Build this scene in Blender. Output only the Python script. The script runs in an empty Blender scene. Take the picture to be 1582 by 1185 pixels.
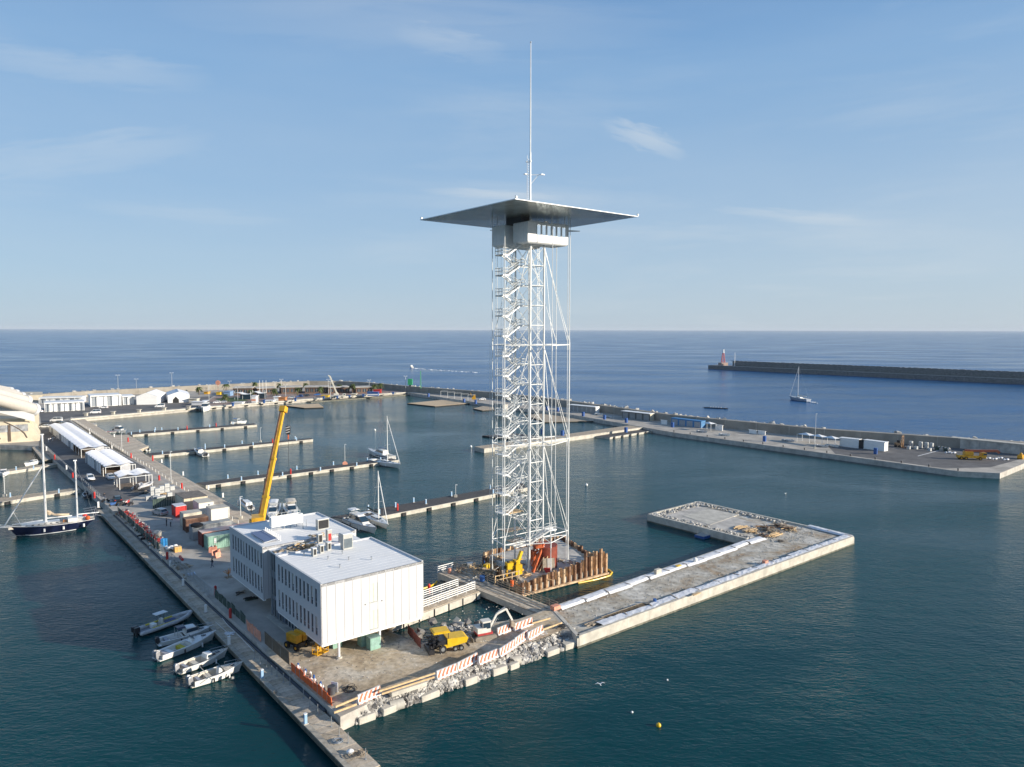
import bpy, math, random
from mathutils import Vector, Matrix
random.seed(7)
R = math.radians
sc = bpy.context.scene
# ------------------------------------------------------------------ camera, sky, sun
F = 1130.0; PITCH = math.atan(83.5 / F); CAMZ = 44.0; ROLL = math.atan(3.2 / 1582)
cd = bpy.data.cameras.new('camera'); cam = bpy.data.objects.new('camera', cd)
sc.collection.objects.link(cam); sc.camera = cam
cd.sensor_width = 36; cd.lens = F / 1582 * 36; cd.clip_start = 1; cd.clip_end = 120000
cam.matrix_world = Matrix.Translation((0, 0, CAMZ)) @ Matrix.Rotation(R(90) - PITCH, 4, 'X') @ Matrix.Rotation(ROLL, 4, 'Z')
SUN_AZ, SUN_EL = 104.0, 15.5
sun_d = bpy.data.lights.new('sun', 'SUN'); sun_d.energy = 4.8; sun_d.angle = R(0.53); sun_d.color = (1, .90, .76)
sun = bpy.data.objects.new('sun', sun_d); sc.collection.objects.link(sun)
sv = Vector((math.sin(R(SUN_AZ)) * math.cos(R(SUN_EL)), math.cos(R(SUN_AZ)) * math.cos(R(SUN_EL)), math.sin(R(SUN_EL))))
sun.rotation_euler = sv.to_track_quat('Z', 'Y').to_euler(); sun.location = (150, 0, 120)
sc.view_settings.view_transform = 'Standard'; sc.view_settings.look = 'None'
sc.view_settings.exposure = 0.62; sc.view_settings.gamma = 1; sc.view_settings.use_curve_mapping = False
wd = bpy.data.worlds.new('World'); sc.world = wd; wd.use_nodes = True
nt = wd.node_tree; N = nt.nodes; L = nt.links
bg = N['Background']; bg.inputs['Strength'].default_value = 0.107
sky = N.new('ShaderNodeTexSky'); sky.sky_type = 'NISHITA'; sky.sun_disc = False
sky.sun_elevation = R(SUN_EL); sky.sun_rotation = R(SUN_AZ); sky.altitude = 40
sky.air_density = 1.0; sky.dust_density = 0.35; sky.ozone_density = 2.2
def wnoise(scale3, scale, detail, lo, hi, dist=0.0, rot=(0, 0, 0), off=(0, 0, 0)):
    tc = N.new('ShaderNodeTexCoord'); mp = N.new('ShaderNodeMapping')
    mp.inputs['Scale'].default_value = scale3; mp.inputs['Rotation'].default_value = rot; mp.inputs['Location'].default_value = off
    L.new(tc.outputs['Generated'], mp.inputs['Vector'])
    n = N.new('ShaderNodeTexNoise'); n.inputs['Scale'].default_value = scale; n.inputs['Detail'].default_value = detail
    n.inputs['Roughness'].default_value = .6; n.inputs['Distortion'].default_value = dist
    L.new(mp.outputs[0], n.inputs['Vector'])
    r = N.new('ShaderNodeMapRange'); r.inputs[1].default_value = lo; r.inputs[2].default_value = hi
    L.new(n.outputs['Fac'], r.inputs[0]); return r.outputs[0]
def wmath(op, a, b):
    m = N.new('ShaderNodeMath'); m.operation = op
    for i, x in enumerate((a, b)):
        if isinstance(x, (int, float)): m.inputs[i].default_value = x
        else: L.new(x, m.inputs[i])
    return m.outputs[0]
c1 = wnoise((1.0, 1.0, 7.0), 2.6, 6, .50, .80, .35, (R(5), R(7), 0), (3.1, 0, .4))
c2 = wnoise((1.0, 1.0, 2.2), 1.1, 3, .42, .66, 0, (0, 0, 0), (1.7, .3, 0))
cl = wmath('MULTIPLY', wmath('MULTIPLY', c1, c2), 0.60)
veil = wmath('MULTIPLY', wnoise((1, 1, 5), 1.2, 5, .35, .8, .2, (R(8), 0, 0), (.4, 2, 1)), .17)
cl = wmath('ADD', cl, veil)
# single cirrus wisps, each an elongated soft patch of sky broken up by fine noise
def wisp(px0, py0, px1, py1, wid, amt, cl):
    def dr(x, y):
        a_, b_ = (x - 791) / F, (592.5 - y) / F; v = Vector((a_, math.cos(PITCH) + b_ * math.sin(PITCH), b_ * math.cos(PITCH) - math.sin(PITCH))); return v.normalized()
    p, q = dr(px0, py0), dr(px1, py1); c = ((p + q) / 2).normalized(); al = (q - p); hl = al.length / 2; al.normalize(); ac = c.cross(al).normalized(); al = ac.cross(c)
    outs = []
    for ax, w_ in ((al, hl), (ac, wid / F)):
        d_ = N.new('ShaderNodeVectorMath'); d_.operation = 'DOT_PRODUCT'; L.new(TCW.outputs['Generated'], d_.inputs[0]); d_.inputs[1].default_value = tuple(ax)
        outs.append(wmath('DIVIDE', d_.outputs['Value'], w_))
    cb = N.new('ShaderNodeCombineXYZ'); L.new(wmath('MULTIPLY', outs[0], 1.1), cb.inputs[0]); L.new(wmath('ADD', wmath('MULTIPLY', outs[1], 1.5), wmath('MULTIPLY', outs[0], .35)), cb.inputs[1]); cb.inputs[2].default_value = px0 * .37
    nz = N.new('ShaderNodeTexNoise'); nz.inputs['Scale'].default_value = 1.5; nz.inputs['Detail'].default_value = 5; nz.inputs['Roughness'].default_value = .62; nz.inputs['Distortion'].default_value = .5; L.new(cb.outputs[0], nz.inputs['Vector'])
    nb = nz.outputs['Fac']; ns_ = nz.outputs['Fac']
    acr = wmath('ADD', outs[1], wmath('MULTIPLY', wmath('SUBTRACT', nb, .5), 2.2))
    r2 = wmath('ADD', wmath('MULTIPLY', outs[0], outs[0]), wmath('MULTIPLY', acr, acr))
    m_ = wmath('MAXIMUM', wmath('SUBTRACT', 1.0, r2), 0.0)
    return wmath('ADD', cl, wmath('MULTIPLY', wmath('MULTIPLY', m_, wmath('ADD', wmath('MULTIPLY', ns_, .8), .2)), amt))
TCW = N.new('ShaderNodeTexCoord')
for a_ in ((925, 185, 1065, 240, 18, .6), (640, 294, 880, 306, 8, .5), (1090, 322, 1370, 345, 9, .42), (-80, 84, 340, 125, 24, .3), (-90, 262, 340, 216, 28, .3), (600, 48, 790, 86, 20, .22), (100, 318, 460, 345, 14, .2), (200, 12, 1100, 44, 44, .2)):
    cl = wisp(*a_, cl)
mx = N.new('ShaderNodeMixRGB'); L.new(cl, mx.inputs[0]); L.new(sky.outputs[0], mx.inputs[1])
mx.inputs[2].default_value = (4.3, 4.6, 4.8, 1)
L.new(mx.outputs[0], bg.inputs['Color'])
# daylight haze layer: pale blue towards the horizon, a little brighter towards the sun's side
tcg = N.new('ShaderNodeTexCoord'); sx = N.new('ShaderNodeSeparateXYZ'); L.new(tcg.outputs['Generated'], sx.inputs[0])
rmp = N.new('ShaderNodeValToRGB'); L.new(sx.outputs['Z'], rmp.inputs[0]); e = rmp.color_ramp.elements
e[0].position = 0.0; e[0].color = (2.35, 3.25, 4.15, 1); e[1].position = 1.0; e[1].color = (.45, 1.05, 2.3, 1)
for p_, c_ in ((.07, (2.1, 3.2, 4.4, 1)), (.16, (1.8, 2.95, 4.4, 1)), (.32, (1.3, 2.5, 4.2, 1)), (.5, (.8, 1.7, 3.4, 1))):
    k = e.new(p_); k.color = c_
side = N.new('ShaderNodeMapRange'); L.new(sx.outputs['X'], side.inputs[0]); side.inputs[1].default_value = -.7; side.inputs[2].default_value = 1.0
fade = N.new('ShaderNodeMapRange'); L.new(sx.outputs['Z'], fade.inputs[0]); fade.inputs[1].default_value = .35; fade.inputs[2].default_value = 0.0
warm = N.new('ShaderNodeMixRGB'); L.new(wmath('MULTIPLY', wmath('MULTIPLY', side.outputs[0], fade.outputs[0]), .75), warm.inputs[0]); L.new(rmp.outputs[0], warm.inputs[1]); warm.inputs[2].default_value = (3.5, 3.95, 4.35, 1)
base = N.new('ShaderNodeMixRGB'); base.inputs[0].default_value = .90; L.new(sky.outputs[0], base.inputs[1]); L.new(warm.outputs[0], base.inputs[2]); L.new(base.outputs[0], mx.inputs[1])

# ------------------------------------------------------------------ helpers
_c, _s, _cr, _sr = math.cos(PITCH), math.sin(PITCH), math.cos(-ROLL), math.sin(-ROLL)
def at(x, y, z=0.0):
    """point of the photograph -> place on the level plane z"""
    a0 = (x - 791) / F; b0 = (592.5 - y) / F
    a = a0 * _cr + b0 * _sr; b = -a0 * _sr + b0 * _cr
    rx, ry, rz = a, _c + b * _s, b * _c - _s
    t = (z - CAMZ) / rz
    return Vector((rx * t, ry * t, z))
def at_depth(x, y, Y):
    a0 = (x - 791) / F; b0 = (592.5 - y) / F
    a = a0 * _cr + b0 * _sr; b = -a0 * _sr + b0 * _cr
    t = Y / (_c + b * _s)
    return Vector((a * t, Y, CAMZ + (b * _c - _s) * t))
def height(x, ybase, ytop, z=1.7):
    p = at(x, ybase, z); return at_depth(x, ytop, p.y).z - z
COL = sc.collection
class MB:
    def __init__(s): s.v = []; s.f = []; s.m = []; s.sm = []
    def add(s, vs, fs, m=0, smooth=False):
        o = len(s.v); s.v += [tuple(v) for v in vs]
        for f in fs: s.f.append(tuple(i + o for i in f)); s.m.append(m); s.sm.append(smooth)
        return s
    def box(s, c, d, rz=0, m=0, rot=None):
        x, y, z = d[0] / 2, d[1] / 2, d[2] / 2
        M = rot or Matrix.Rotation(rz, 3, 'Z'); c = Vector(c)
        vs = [c + M @ Vector((i * x, j * y, k * z)) for i in (-1, 1) for j in (-1, 1) for k in (-1, 1)]
        return s.add(vs, [(0, 1, 3, 2), (4, 6, 7, 5), (0, 4, 5, 1), (2, 3, 7, 6), (0, 2, 6, 4), (1, 5, 7, 3)], m)
    def bx(s, x0, x1, y0, y1, z0, z1, m=0): return s.box(((x0 + x1) / 2, (y0 + y1) / 2, (z0 + z1) / 2), (x1 - x0, y1 - y0, z1 - z0), m=m)
    def beam(s, p, q, w, h=None, m=0, up=(0, 0, 1)):
        p = Vector(p); q = Vector(q); d = q - p; l = d.length; h = h or w
        if l < 1e-6: return s
        d.normalize(); u = Vector(up)
        if abs(d.dot(u)) > .98: u = Vector((1, 0, 0))
        r = d.cross(u).normalized(); u = r.cross(d)
        M = Matrix((d, r, u)).transposed()
        return s.box((p + q) / 2, (l, w, h), rot=M, m=m)
    def tube(s, p, q, r, r2=None, n=6, m=0, cap=True):
        p = Vector(p); q = Vector(q); d = (q - p).normalized(); r2 = r if r2 is None else r2
        u = Vector((0, 0, 1)) if abs(d.z) < .95 else Vector((1, 0, 0))
        a = d.cross(u).normalized(); b = d.cross(a)
        vs = []
        for c, rr in ((p, r), (q, r2)):
            for i in range(n):
                t = 2 * math.pi * i / n; vs.append(c + (a * math.cos(t) + b * math.sin(t)) * rr)
        fs = [(i, (i + 1) % n, n + (i + 1) % n, n + i) for i in range(n)]
        s.add(vs, fs, m, n >= 6)
        if cap: s.add(vs, [tuple(range(n))[::-1], tuple(range(n, 2 * n))], m)
        return s
    def path(s, pts, r, n=5, m=0):
        for a, b in zip(pts[:-1], pts[1:]): s.tube(a, b, r, n=n, m=m)
        return s
    def prism(s, poly, z0, z1, m=0, mt=None):
        n = len(poly); P = [(p[0], p[1]) for p in poly]
        ar = sum(P[i][0] * P[(i + 1) % n][1] - P[(i + 1) % n][0] * P[i][1] for i in range(n))
        if ar < 0: P = P[::-1]
        vs = [(x, y, z0) for x, y in P] + [(x, y, z1) for x, y in P]
        s.add(vs, [(i, (i + 1) % n, n + (i + 1) % n, n + i) for i in range(n)], m)
        s.add(vs, [tuple(range(n))[::-1]], m); s.add(vs, [tuple(range(n, 2 * n))], m if mt is None else mt)
        return s
    def loft(s, rings, m=0, closed=True, caps=True, smooth=True):
        n = len(rings[0]); vs = [v for r in rings for v in r]; fs = []
        for k in range(len(rings) - 1):
            for i in range(n if closed else n - 1):
                j = (i + 1) % n; fs.append((k * n + i, k * n + j, (k + 1) * n + j, (k + 1) * n + i))
        s.add(vs, fs, m, smooth)
        if caps and closed: s.add(rings[0], [tuple(range(n))[::-1]], m); s.add(rings[-1], [tuple(range(n))], m)
        return s
    def sphere(s, c, r, m=0, sc_=(1, 1, 1), n=8, k=5):
        rings = [[(c[0] + r * sc_[0] * math.sin(math.pi * (j + .02) / (k + .04)) * math.cos(2 * math.pi * i / n), c[1] + r * sc_[1] * math.sin(math.pi * (j + .02) / (k + .04)) * math.sin(2 * math.pi * i / n), c[2] - r * sc_[2] * math.cos(math.pi * (j + .02) / (k + .04))) for i in range(n)] for j in range(k + 1)]
        return s.loft(rings, m)
    def rock(s, c, r, m=0, flat=.7):
        a = random.random() * 6.28; t = random.random() * .8
        M = Matrix.Rotation(a, 3, 'Z') @ Matrix.Rotation(t, 3, 'X')
        vs = []
        for i, j, k in ((-1, -1, -1), (1, -1, -1), (1, 1, -1), (-1, 1, -1), (-1, -1, 1), (1, -1, 1), (1, 1, 1), (-1, 1, 1)):
            q = Vector((i * random.uniform(.45, 1), j * random.uniform(.45, 1), k * flat * random.uniform(.5, 1))) * r * .8
            vs.append(Vector(c) + M @ q)
        top = Vector(c) + M @ Vector((random.uniform(-.3, .3) * r, random.uniform(-.3, .3) * r, r * flat * random.uniform(.8, 1.1)))
        vs.append(top)
        return s.add(vs, [(0, 3, 2, 1), (0, 1, 5, 4), (1, 2, 6, 5), (2, 3, 7, 6), (3, 0, 4, 7), (4, 5, 8), (5, 6, 8), (6, 7, 8), (7, 4, 8)], m)
    def build(s, name, mats, parent=None, loc=None, rz=None):
        me = bpy.data.meshes.new(name); me.from_pydata(s.v, [], s.f)
        if not isinstance(mats, (list, tuple)): mats = [mats]
        for mt in mats: me.materials.append(mt)
        me.polygons.foreach_set('material_index', s.m); me.polygons.foreach_set('use_smooth', s.sm); me.update()
        if any(s.sm) and hasattr(me, 'set_sharp_from_angle'): me.set_sharp_from_angle(angle=R(40))
        o = bpy.data.objects.new(name, me); COL.objects.link(o)
        if parent: o.parent = parent
        if loc is not None: o.location = loc
        if rz is not None: o.rotation_euler.z = rz
        return o
def tag(o, label, cat, group=None):
    o['label'] = label; o['category'] = cat
    if group: o['group'] = group
    return o
def thing(name, label, cat, loc=(0, 0, 0), rz=0, group=None):
    o = bpy.data.objects.new(name, None); COL.objects.link(o); o.empty_display_size = .5
    o.location = loc; o.rotation_euler = (0, 0, rz); return tag(o, label, cat, group)
def structure(o): o['kind'] = 'structure'; return o
def stuff(o): o['kind'] = 'stuff'; return o
def copy_tree(o, parent=None):
    c = o.copy(); COL.objects.link(c)
    if parent: c.parent = parent
    for ch in list(o.children): copy_tree(ch, c)
    return c
def dup(o, loc, rz, label, group=None, s=None):
    c = copy_tree(o); c.location = loc; c.rotation_euler = (0, 0, rz); c['label'] = label
    if group: c['group'] = group
    if s: c.scale = (s, s, s)
    return c
def link_copy(o, name, parent, loc, rz=0):
    c = o.copy(); COL.objects.link(c); c.parent = parent; c.location = loc; c.rotation_euler = (0, 0, rz); return c
ORD = []
ORD += ['first', 'second', 'third', 'fourth', 'fifth', 'sixth', 'seventh', 'eighth', 'ninth', 'tenth', 'eleventh', 'twelfth', 'thirteenth', 'fourteenth', 'fifteenth', 'sixteenth', 'seventeenth', 'eighteenth', 'nineteenth', 'twentieth', 'twenty-first', 'twenty-second', 'twenty-third', 'twenty-fourth', 'twenty-fifth', 'twenty-sixth', 'twenty-seventh', 'twenty-eighth', 'twenty-ninth', 'thirtieth', 'thirty-first', 'thirty-second', 'thirty-third', 'thirty-fourth', 'thirty-fifth']
MATS = {}
def mat(name, col, rough=.7, metal=0, var=.15, vs=1.5, bump=0, bs=8, tint=None, spec=.5, detail=6):
    if name in MATS: return MATS[name]
    m = bpy.data.materials.new(name); m.use_nodes = True; n = m.node_tree.nodes; l = m.node_tree.links
    b = n['Principled BSDF']; b.inputs['Roughness'].default_value = rough; b.inputs['Metallic'].default_value = metal
    b.inputs['Specular IOR Level'].default_value = spec
    tc = n.new('ShaderNodeTexCoord')
    if var:
        ns = n.new('ShaderNodeTexNoise'); ns.inputs['Scale'].default_value = vs; ns.inputs['Detail'].default_value = detail; ns.inputs['Roughness'].default_value = .65
        l.new(tc.outputs['Object'], ns.inputs['Vector'])
        rp = n.new('ShaderNodeValToRGB'); e = rp.color_ramp.elements
        dk = [max(0, c * (1 - 1.6 * var)) for c in col]; lt = [min(1, c * (1 + 1.2 * var)) for c in col]
        if tint: dk = list(tint)
        e[0].position = .32; e[0].color = (*dk, 1); e[1].position = .68; e[1].color = (*lt, 1)
        l.new(ns.outputs['Fac'], rp.inputs[0]); l.new(rp.outputs[0], b.inputs['Base Color'])
    else: b.inputs['Base Color'].default_value = (*col, 1)
    if bump:
        n2 = n.new('ShaderNodeTexNoise'); n2.inputs['Scale'].default_value = bs; n2.inputs['Detail'].default_value = 5
        l.new(tc.outputs['Object'], n2.inputs['Vector'])
        bp = n.new('ShaderNodeBump'); bp.inputs['Strength'].default_value = bump; bp.inputs['Distance'].default_value = .1
        l.new(n2.outputs['Fac'], bp.inputs['Height']); l.new(bp.outputs[0], b.inputs['Normal'])
    MATS[name] = m; return m
white = mat('white_paint', (.80, .80, .78), .45, var=.04, vs=.8)
white_cladding = mat('white_cladding', (.56, .565, .57), .42, var=.025, vs=.25)
gelcoat = mat('gelcoat', (.80, .79, .75), .22, var=.03, vs=.6)
cream = mat('cream_vinyl', (.62, .56, .46), .6, var=.08)
steel_white = mat('white_steel', (.74, .75, .73), .4, var=.06, vs=1)
steel_grey = mat('galvanised_steel', (.42, .44, .45), .4, .6, var=.12)
dark = mat('dark_rubber', (.018, .018, .02), .75, var=.3, vs=3)
black = mat('black_plastic', (.03, .03, .034), .35, var=.15)
glass = mat('dark_glass', (.02, .045, .07), .06, var=.1, vs=.5, spec=.9)
sky_glass = mat('pale_glass', (.78, .86, .93), .04, .9, var=.03)
concrete = mat('concrete', (.48, .45, .40), .85, var=.2, vs=.5, bump=.3, bs=5)
concrete_pale = mat('pale_concrete', (.52, .49, .42), .85, var=.16, vs=.6, bump=.25, bs=4)
concrete_wet = mat('wet_stained_concrete', (.14, .135, .10), .6, var=.4, vs=1.2)
asphalt = mat('asphalt', (.125, .122, .12), .9, var=.22, vs=.25, bump=.2, bs=12)
road_grey = mat('worn_concrete_road', (.42, .385, .33), .9, var=.2, vs=.22, bump=.2, bs=6)
deck = mat('weathered_decking', (.50, .42, .32), .85, var=.22, vs=1.2, bump=.3, bs=10)
deck_dark = mat('dark_decking', (.085, .078, .072), .85, var=.3, vs=1.5)
timber = mat('fresh_timber', (.62, .44, .24), .7, var=.18, vs=2)
timber_grey = mat('grey_timber', (.34, .28, .21), .85, var=.3, vs=2)
rust = mat('rusty_steel', (.44, .27, .15), .8, .1, var=.4, vs=1.1, bump=.3, bs=6)
rust_dark = mat('dark_rust', (.22, .12, .07), .85, var=.4, vs=1.5)
yellow = mat('yellow_machine_paint', (.72, .46, .02), .35, var=.1, vs=1)
amber = mat('amber_machine_paint', (.62, .33, .02), .4, var=.15)
crane_yellow = mat('crane_yellow', (.66, .37, .03), .4, var=.1)
orange = mat('safety_orange', (.75, .14, .03), .7, var=.15, vs=3)
salmon = mat('faded_orange_plastic', (.68, .30, .20), .7, var=.2, vs=2)
red = mat('red_paint', (.52, .035, .03), .45, var=.12)
blue = mat('blue_plastic', (.03, .11, .33), .45, var=.12)
pale_blue = mat('pale_blue_pedestal', (.30, .47, .66), .45, var=.08)
navy = mat('navy_hull_paint', (.012, .018, .05), .18, var=.1)
green_box = mat('green_container_paint', (.24, .41, .33), .6, var=.12)
green_dark = mat('dark_green_mesh', (.045, .075, .06), .8, var=.3, vs=3)
green = mat('green_paint', (.03, .30, .13), .5, var=.1)
brick = mat('brown_brick', (.15, .095, .07), .85, var=.2, vs=1)
grass = mat('lawn', (.06, .11, .03), .9, var=.3)
paving = mat('brown_paving', (.30, .22, .185), .9, var=.15, vs=.3)
seawall = mat('sea_wall_concrete', (.30, .275, .235), .9, var=.18, vs=.15, bump=.2, bs=1)
stone = mat('pale_broken_stone', (.49, .47, .43), .9, var=.35, vs=.9)
stone_dark = mat('dark_stone', (.21, .20, .185), .9, var=.3, vs=.9)
fabric = mat('white_geotextile', (.70, .71, .73), .8, var=.08, vs=1.5, bump=.4, bs=3)
tentc = mat('white_tent_membrane', (.78, .79, .81), .5, var=.04, vs=.5)
canvas = mat('beige_canvas', (.66, .52, .36), .8, var=.12)
frond = mat('palm_fronds', (.075, .10, .025), .7, var=.3, vs=4)
trunkm = mat('palm_trunk', (.17, .12, .08), .9, var=.3, vs=5)
skin = mat('skin', (.48, .28, .19), .6, var=.05)
roof_grey = mat('underside_metal', (.46, .47, .42), .26, .8, var=.22, vs=.5, detail=4)
membrane = mat('roof_membrane', (.84, .83, .80), .7, var=.03, vs=.35)
hut_blue = mat('blue_hut_paint', (.05, .20, .42), .6, var=.1)
beige_wall = mat('beige_render', (.60, .53, .40), .85, var=.12, vs=.3)

# ------------------------------------------------------------------ ground material with dirt
def ground_mat(name, c_a, c_b, c_c, scale, bump=.4, fine=3.0):
    m = bpy.data.materials.new(name); m.use_nodes = True; n = m.node_tree.nodes; l = m.node_tree.links
    b = n['Principled BSDF']; b.inputs['Roughness'].default_value = .92; tc = n.new('ShaderNodeTexCoord')
    def ns(sc_, de=8, dist=0):
        q = n.new('ShaderNodeTexNoise'); q.inputs['Scale'].default_value = sc_; q.inputs['Detail'].default_value = de; q.inputs['Roughness'].default_value = .65; q.inputs['Distortion'].default_value = dist
        l.new(tc.outputs['Object'], q.inputs['Vector']); return q.outputs['Fac']
    r = n.new('ShaderNodeValToRGB'); e = r.color_ramp.elements
    e[0].position = .34; e[0].color = (*c_a, 1); e[1].position = .66; e[1].color = (*c_c, 1); k = e.new(.5); k.color = (*c_b, 1)
    l.new(ns(scale, 8, .6), r.inputs[0])
    r2 = n.new('ShaderNodeMapRange'); r2.inputs[1].default_value = .3; r2.inputs[2].default_value = .75; r2.inputs[3].default_value = .55; r2.inputs[4].default_value = 1.25
    l.new(ns(fine, 6), r2.inputs[0])
    mu = n.new('ShaderNodeMixRGB'); mu.blend_type = 'MULTIPLY'; mu.inputs[0].default_value = 1; l.new(r.outputs[0], mu.inputs[1]); l.new(r2.outputs[0], mu.inputs[2])
    l.new(mu.outputs[0], b.inputs['Base Color'])
    bp = n.new('ShaderNodeBump'); bp.inputs['Strength'].default_value = bump; bp.inputs['Distance'].default_value = .25
    l.new(ns(fine * .6, 8), bp.inputs['Height']); l.new(bp.outputs[0], b.inputs['Normal']); return m
gravel = ground_mat('gravel_fill', (.36, .26, .16), (.50, .46, .38), (.70, .67, .60), .19, .35, .8)
dirt = ground_mat('site_dirt', (.36, .27, .17), (.52, .42, .29), (.62, .56, .46), .13, .25, 1.6)

# ------------------------------------------------------------------ water
def water_mat(name, body, near_scale, bump, rough, streak=.0, spec=.5):
    m = bpy.data.materials.new(name); m.use_nodes = True; n = m.node_tree.nodes; l = m.node_tree.links
    b = n['Principled BSDF']; b.inputs['IOR'].default_value = 1.33; b.inputs['Specular IOR Level'].default_value = spec
    tc = n.new('ShaderNodeTexCoord')
    def ns(sc_, de, st=(1, 1, 1), rot=0, dist=0):
        mp = n.new('ShaderNodeMapping'); mp.inputs['Scale'].default_value = st; mp.inputs['Rotation'].default_value = (0, 0, rot)
        l.new(tc.outputs['Object'], mp.inputs['Vector'])
        q = n.new('ShaderNodeTexNoise'); q.inputs['Scale'].default_value = sc_; q.inputs['Detail'].default_value = de; q.inputs['Roughness'].default_value = .55; q.inputs['Distortion'].default_value = dist
        l.new(mp.outputs[0], q.inputs['Vector']); return q.outputs['Fac']
    def ma(op, a, c):
        q = n.new('ShaderNodeMath'); q.operation = op
        for i, x in enumerate((a, c)):
            if isinstance(x, (int, float)): q.inputs[i].default_value = x
            else: l.new(x, q.inputs[i])
        return q.outputs[0]
    patch = ns(.012, 4, (1, 1.9, 1), .5, .5)
    r = n.new('ShaderNodeValToRGB'); e = r.color_ramp.elements
    e[0].position = .35; e[0].color = (*[c * .82 for c in body], 1); e[1].position = .7; e[1].color = (*[c * 1.25 for c in body], 1)
    l.new(patch, r.inputs[0]); l.new(r.outputs[0], b.inputs['Base Color'])
    w = ma('ADD', ma('MULTIPLY', ns(near_scale, 4, (1, 2.2, 1), R(20)), 1.0), ma('MULTIPLY', ns(near_scale * .22, 3, (1, 1.7, 1), R(-15)), 1.6))
    w = ma('ADD', w, ma('MULTIPLY', ns(near_scale * 3.2, 3, (1, 1.5, 1), R(50)), .3))
    amp = n.new('ShaderNodeMapRange'); amp.inputs[1].default_value = .35; amp.inputs[2].default_value = .65; amp.inputs[3].default_value = .4; amp.inputs[4].default_value = 1.3
    l.new(patch, amp.inputs[0])
    bp = n.new('ShaderNodeBump'); bp.inputs['Distance'].default_value = .35
    l.new(ma('MULTIPLY', amp.outputs[0], bump), bp.inputs['Strength']); l.new(w, bp.inputs['Height']); l.new(bp.outputs[0], b.inputs['Normal'])
    ro = n.new('ShaderNodeMapRange'); ro.inputs[1].default_value = .35; ro.inputs[2].default_value = .65; ro.inputs[3].default_value = rough; ro.inputs[4].default_value = rough + streak
    l.new(ns(.006, 5, (1, 2.5, 1), R(35), .4), ro.inputs[0]); l.new(ro.outputs[0], b.inputs['Roughness'])
    return m
sea_m = water_mat('open_sea', (.004, .080, .215), .38, 1.0, .12, .12, .11)
harb_m = water_mat('harbour_water', (.0015, .046, .052), .85, .46, .03, .09, .25)
WALL = [(-330, 380), (-292, 402), (-272, 424), (-254.9, 447.9), (-203.3, 497.0), (-165, 524), (-148.0, 533), (-128, 534), (-107.5, 524.4), (-64.8, 483.6), (-12.4, 442.0), (30.7, 388.3), (71.3, 326.3), (120.4, 279.1), (174.0, 247.0), (330, 150)]
WALL = [(x * 1.021, y * 1.021) for x, y in WALL]
WT = 5.3
S = 60000
sea = MB().add([(-S, -S, -.02), (S, -S, -.02), (S, S, -.02), (-S, S, -.02)], [(0, 1, 2, 3)]).build('sea', sea_m); structure(sea)
hb = MB(); hp = [(x, y) for x, y in WALL] + [(400, -120), (-400, -120), (-400, 360)]
hb.prism(hp, -.6, 0); harbour = structure(hb.build('harbour_water', harb_m))

# ------------------------------------------------------------------ land
def px(pts, z): return [at(x, y, z) for x, y in pts]
QZ = 1.7
def offset(line, d):
    out = []
    for i, p in enumerate(line):
        a = Vector(line[max(0, i - 1)][:2]); b = Vector(line[min(len(line) - 1, i + 1)][:2]); t = (b - a).normalized()
        out.append((p[0] - t.y * d, p[1] + t.x * d))
    return out
# long strip quay, seen from its near tip to the far land
strip_l = px([(526, 1117), (429, 1030), (359, 965), (285, 897.5), (253, 867), (196, 814), (155, 776)], 1.0) + px([(143, 761), (94.5, 719), (61, 689), (0, 687), (-120, 690)], QZ)
prom_l = px([(366, 809), (225.6, 720), (166, 689.5), (108, 647.5)], QZ)
arm_in = [Vector((-18.3, 101.0, 0)), Vector((-12.2, 95.8, 0)), Vector((-4.5, 102.4, 0)), Vector((.9, 104.2, 0)), Vector((5.9, 108.6, 0))]
far_in = px([(108, 647.5), (305, 630), (470, 617), (628, 606)], QZ)
E0, E1 = at(540, 1121, 0), at(885, 998, 0); ed = (E1 - E0).normalized(); en = Vector((-ed.y, ed.x, 0)); EL = (E1 - E0).length
RWP = [(0, 1.2), (4.5, 1.5), (11, 1.0), (18, 1.8), (24, 2.7), (28, 3.3), (34, 3.4), (60, 3.4)]
def RW(s):
    for (a, x), (b, y) in zip(RWP[:-1], RWP[1:]):
        if s <= b: return x + (y - x) * max(0, s - a) / (b - a)
RUB = [E0 + ed * (EL + .5) + en * 1.0] + [E0 + ed * s_ + en * RW(s_) for s_ in (EL - 1.5, 28, 24, 18, 11, 4.5, 2.6)] + [E0 + ed * 2.2 + en * .1]
strip = strip_l + [Vector((-300, 300, 0)), Vector((-330, 378, 0))] + [Vector((x, y, 0)) for x, y in WALL[1:9]] + far_in[::-1][0:] + prom_l[::-1][1:] + [Vector((-40, 128.5, 0))] + arm_in + RUB
# body in concrete with its waterline band, surface sheets on top
mb = MB(); mb.prism(strip, -3, QZ, m=0, mt=1); quay = structure(mb.build('quay', [concrete, road_grey]))
def sheet(name, pts, z, m): return structure(MB().prism(pts, z - .003, z).build(name, m))
asph = [at(60, 690, QZ), at(147, 764, QZ), at(185, 776, QZ), at(240, 757, QZ), at(224, 722, QZ), at(165, 690, QZ), at(106, 649, QZ), at(60, 655, QZ)]
sheet('road', [(p.x, p.y) for p in asph], QZ + .006, asphalt)
fa = px([(64, 656), (112, 645), (305, 628.4), (330, 612), (190, 618), (60, 632)], QZ)
sheet('parking_area', fa, QZ + .006, asphalt)
pl = px([(306, 628.3), (470, 615.4), (628, 604.6), (590, 601.5), (470, 604), (335, 611)], QZ)
sheet('plaza', pl, QZ + .006, paving)
sheet('lawn_ground', px([(330, 616), (366, 613.5), (385, 619), (345, 621)], QZ), QZ + .010, grass)
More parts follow.
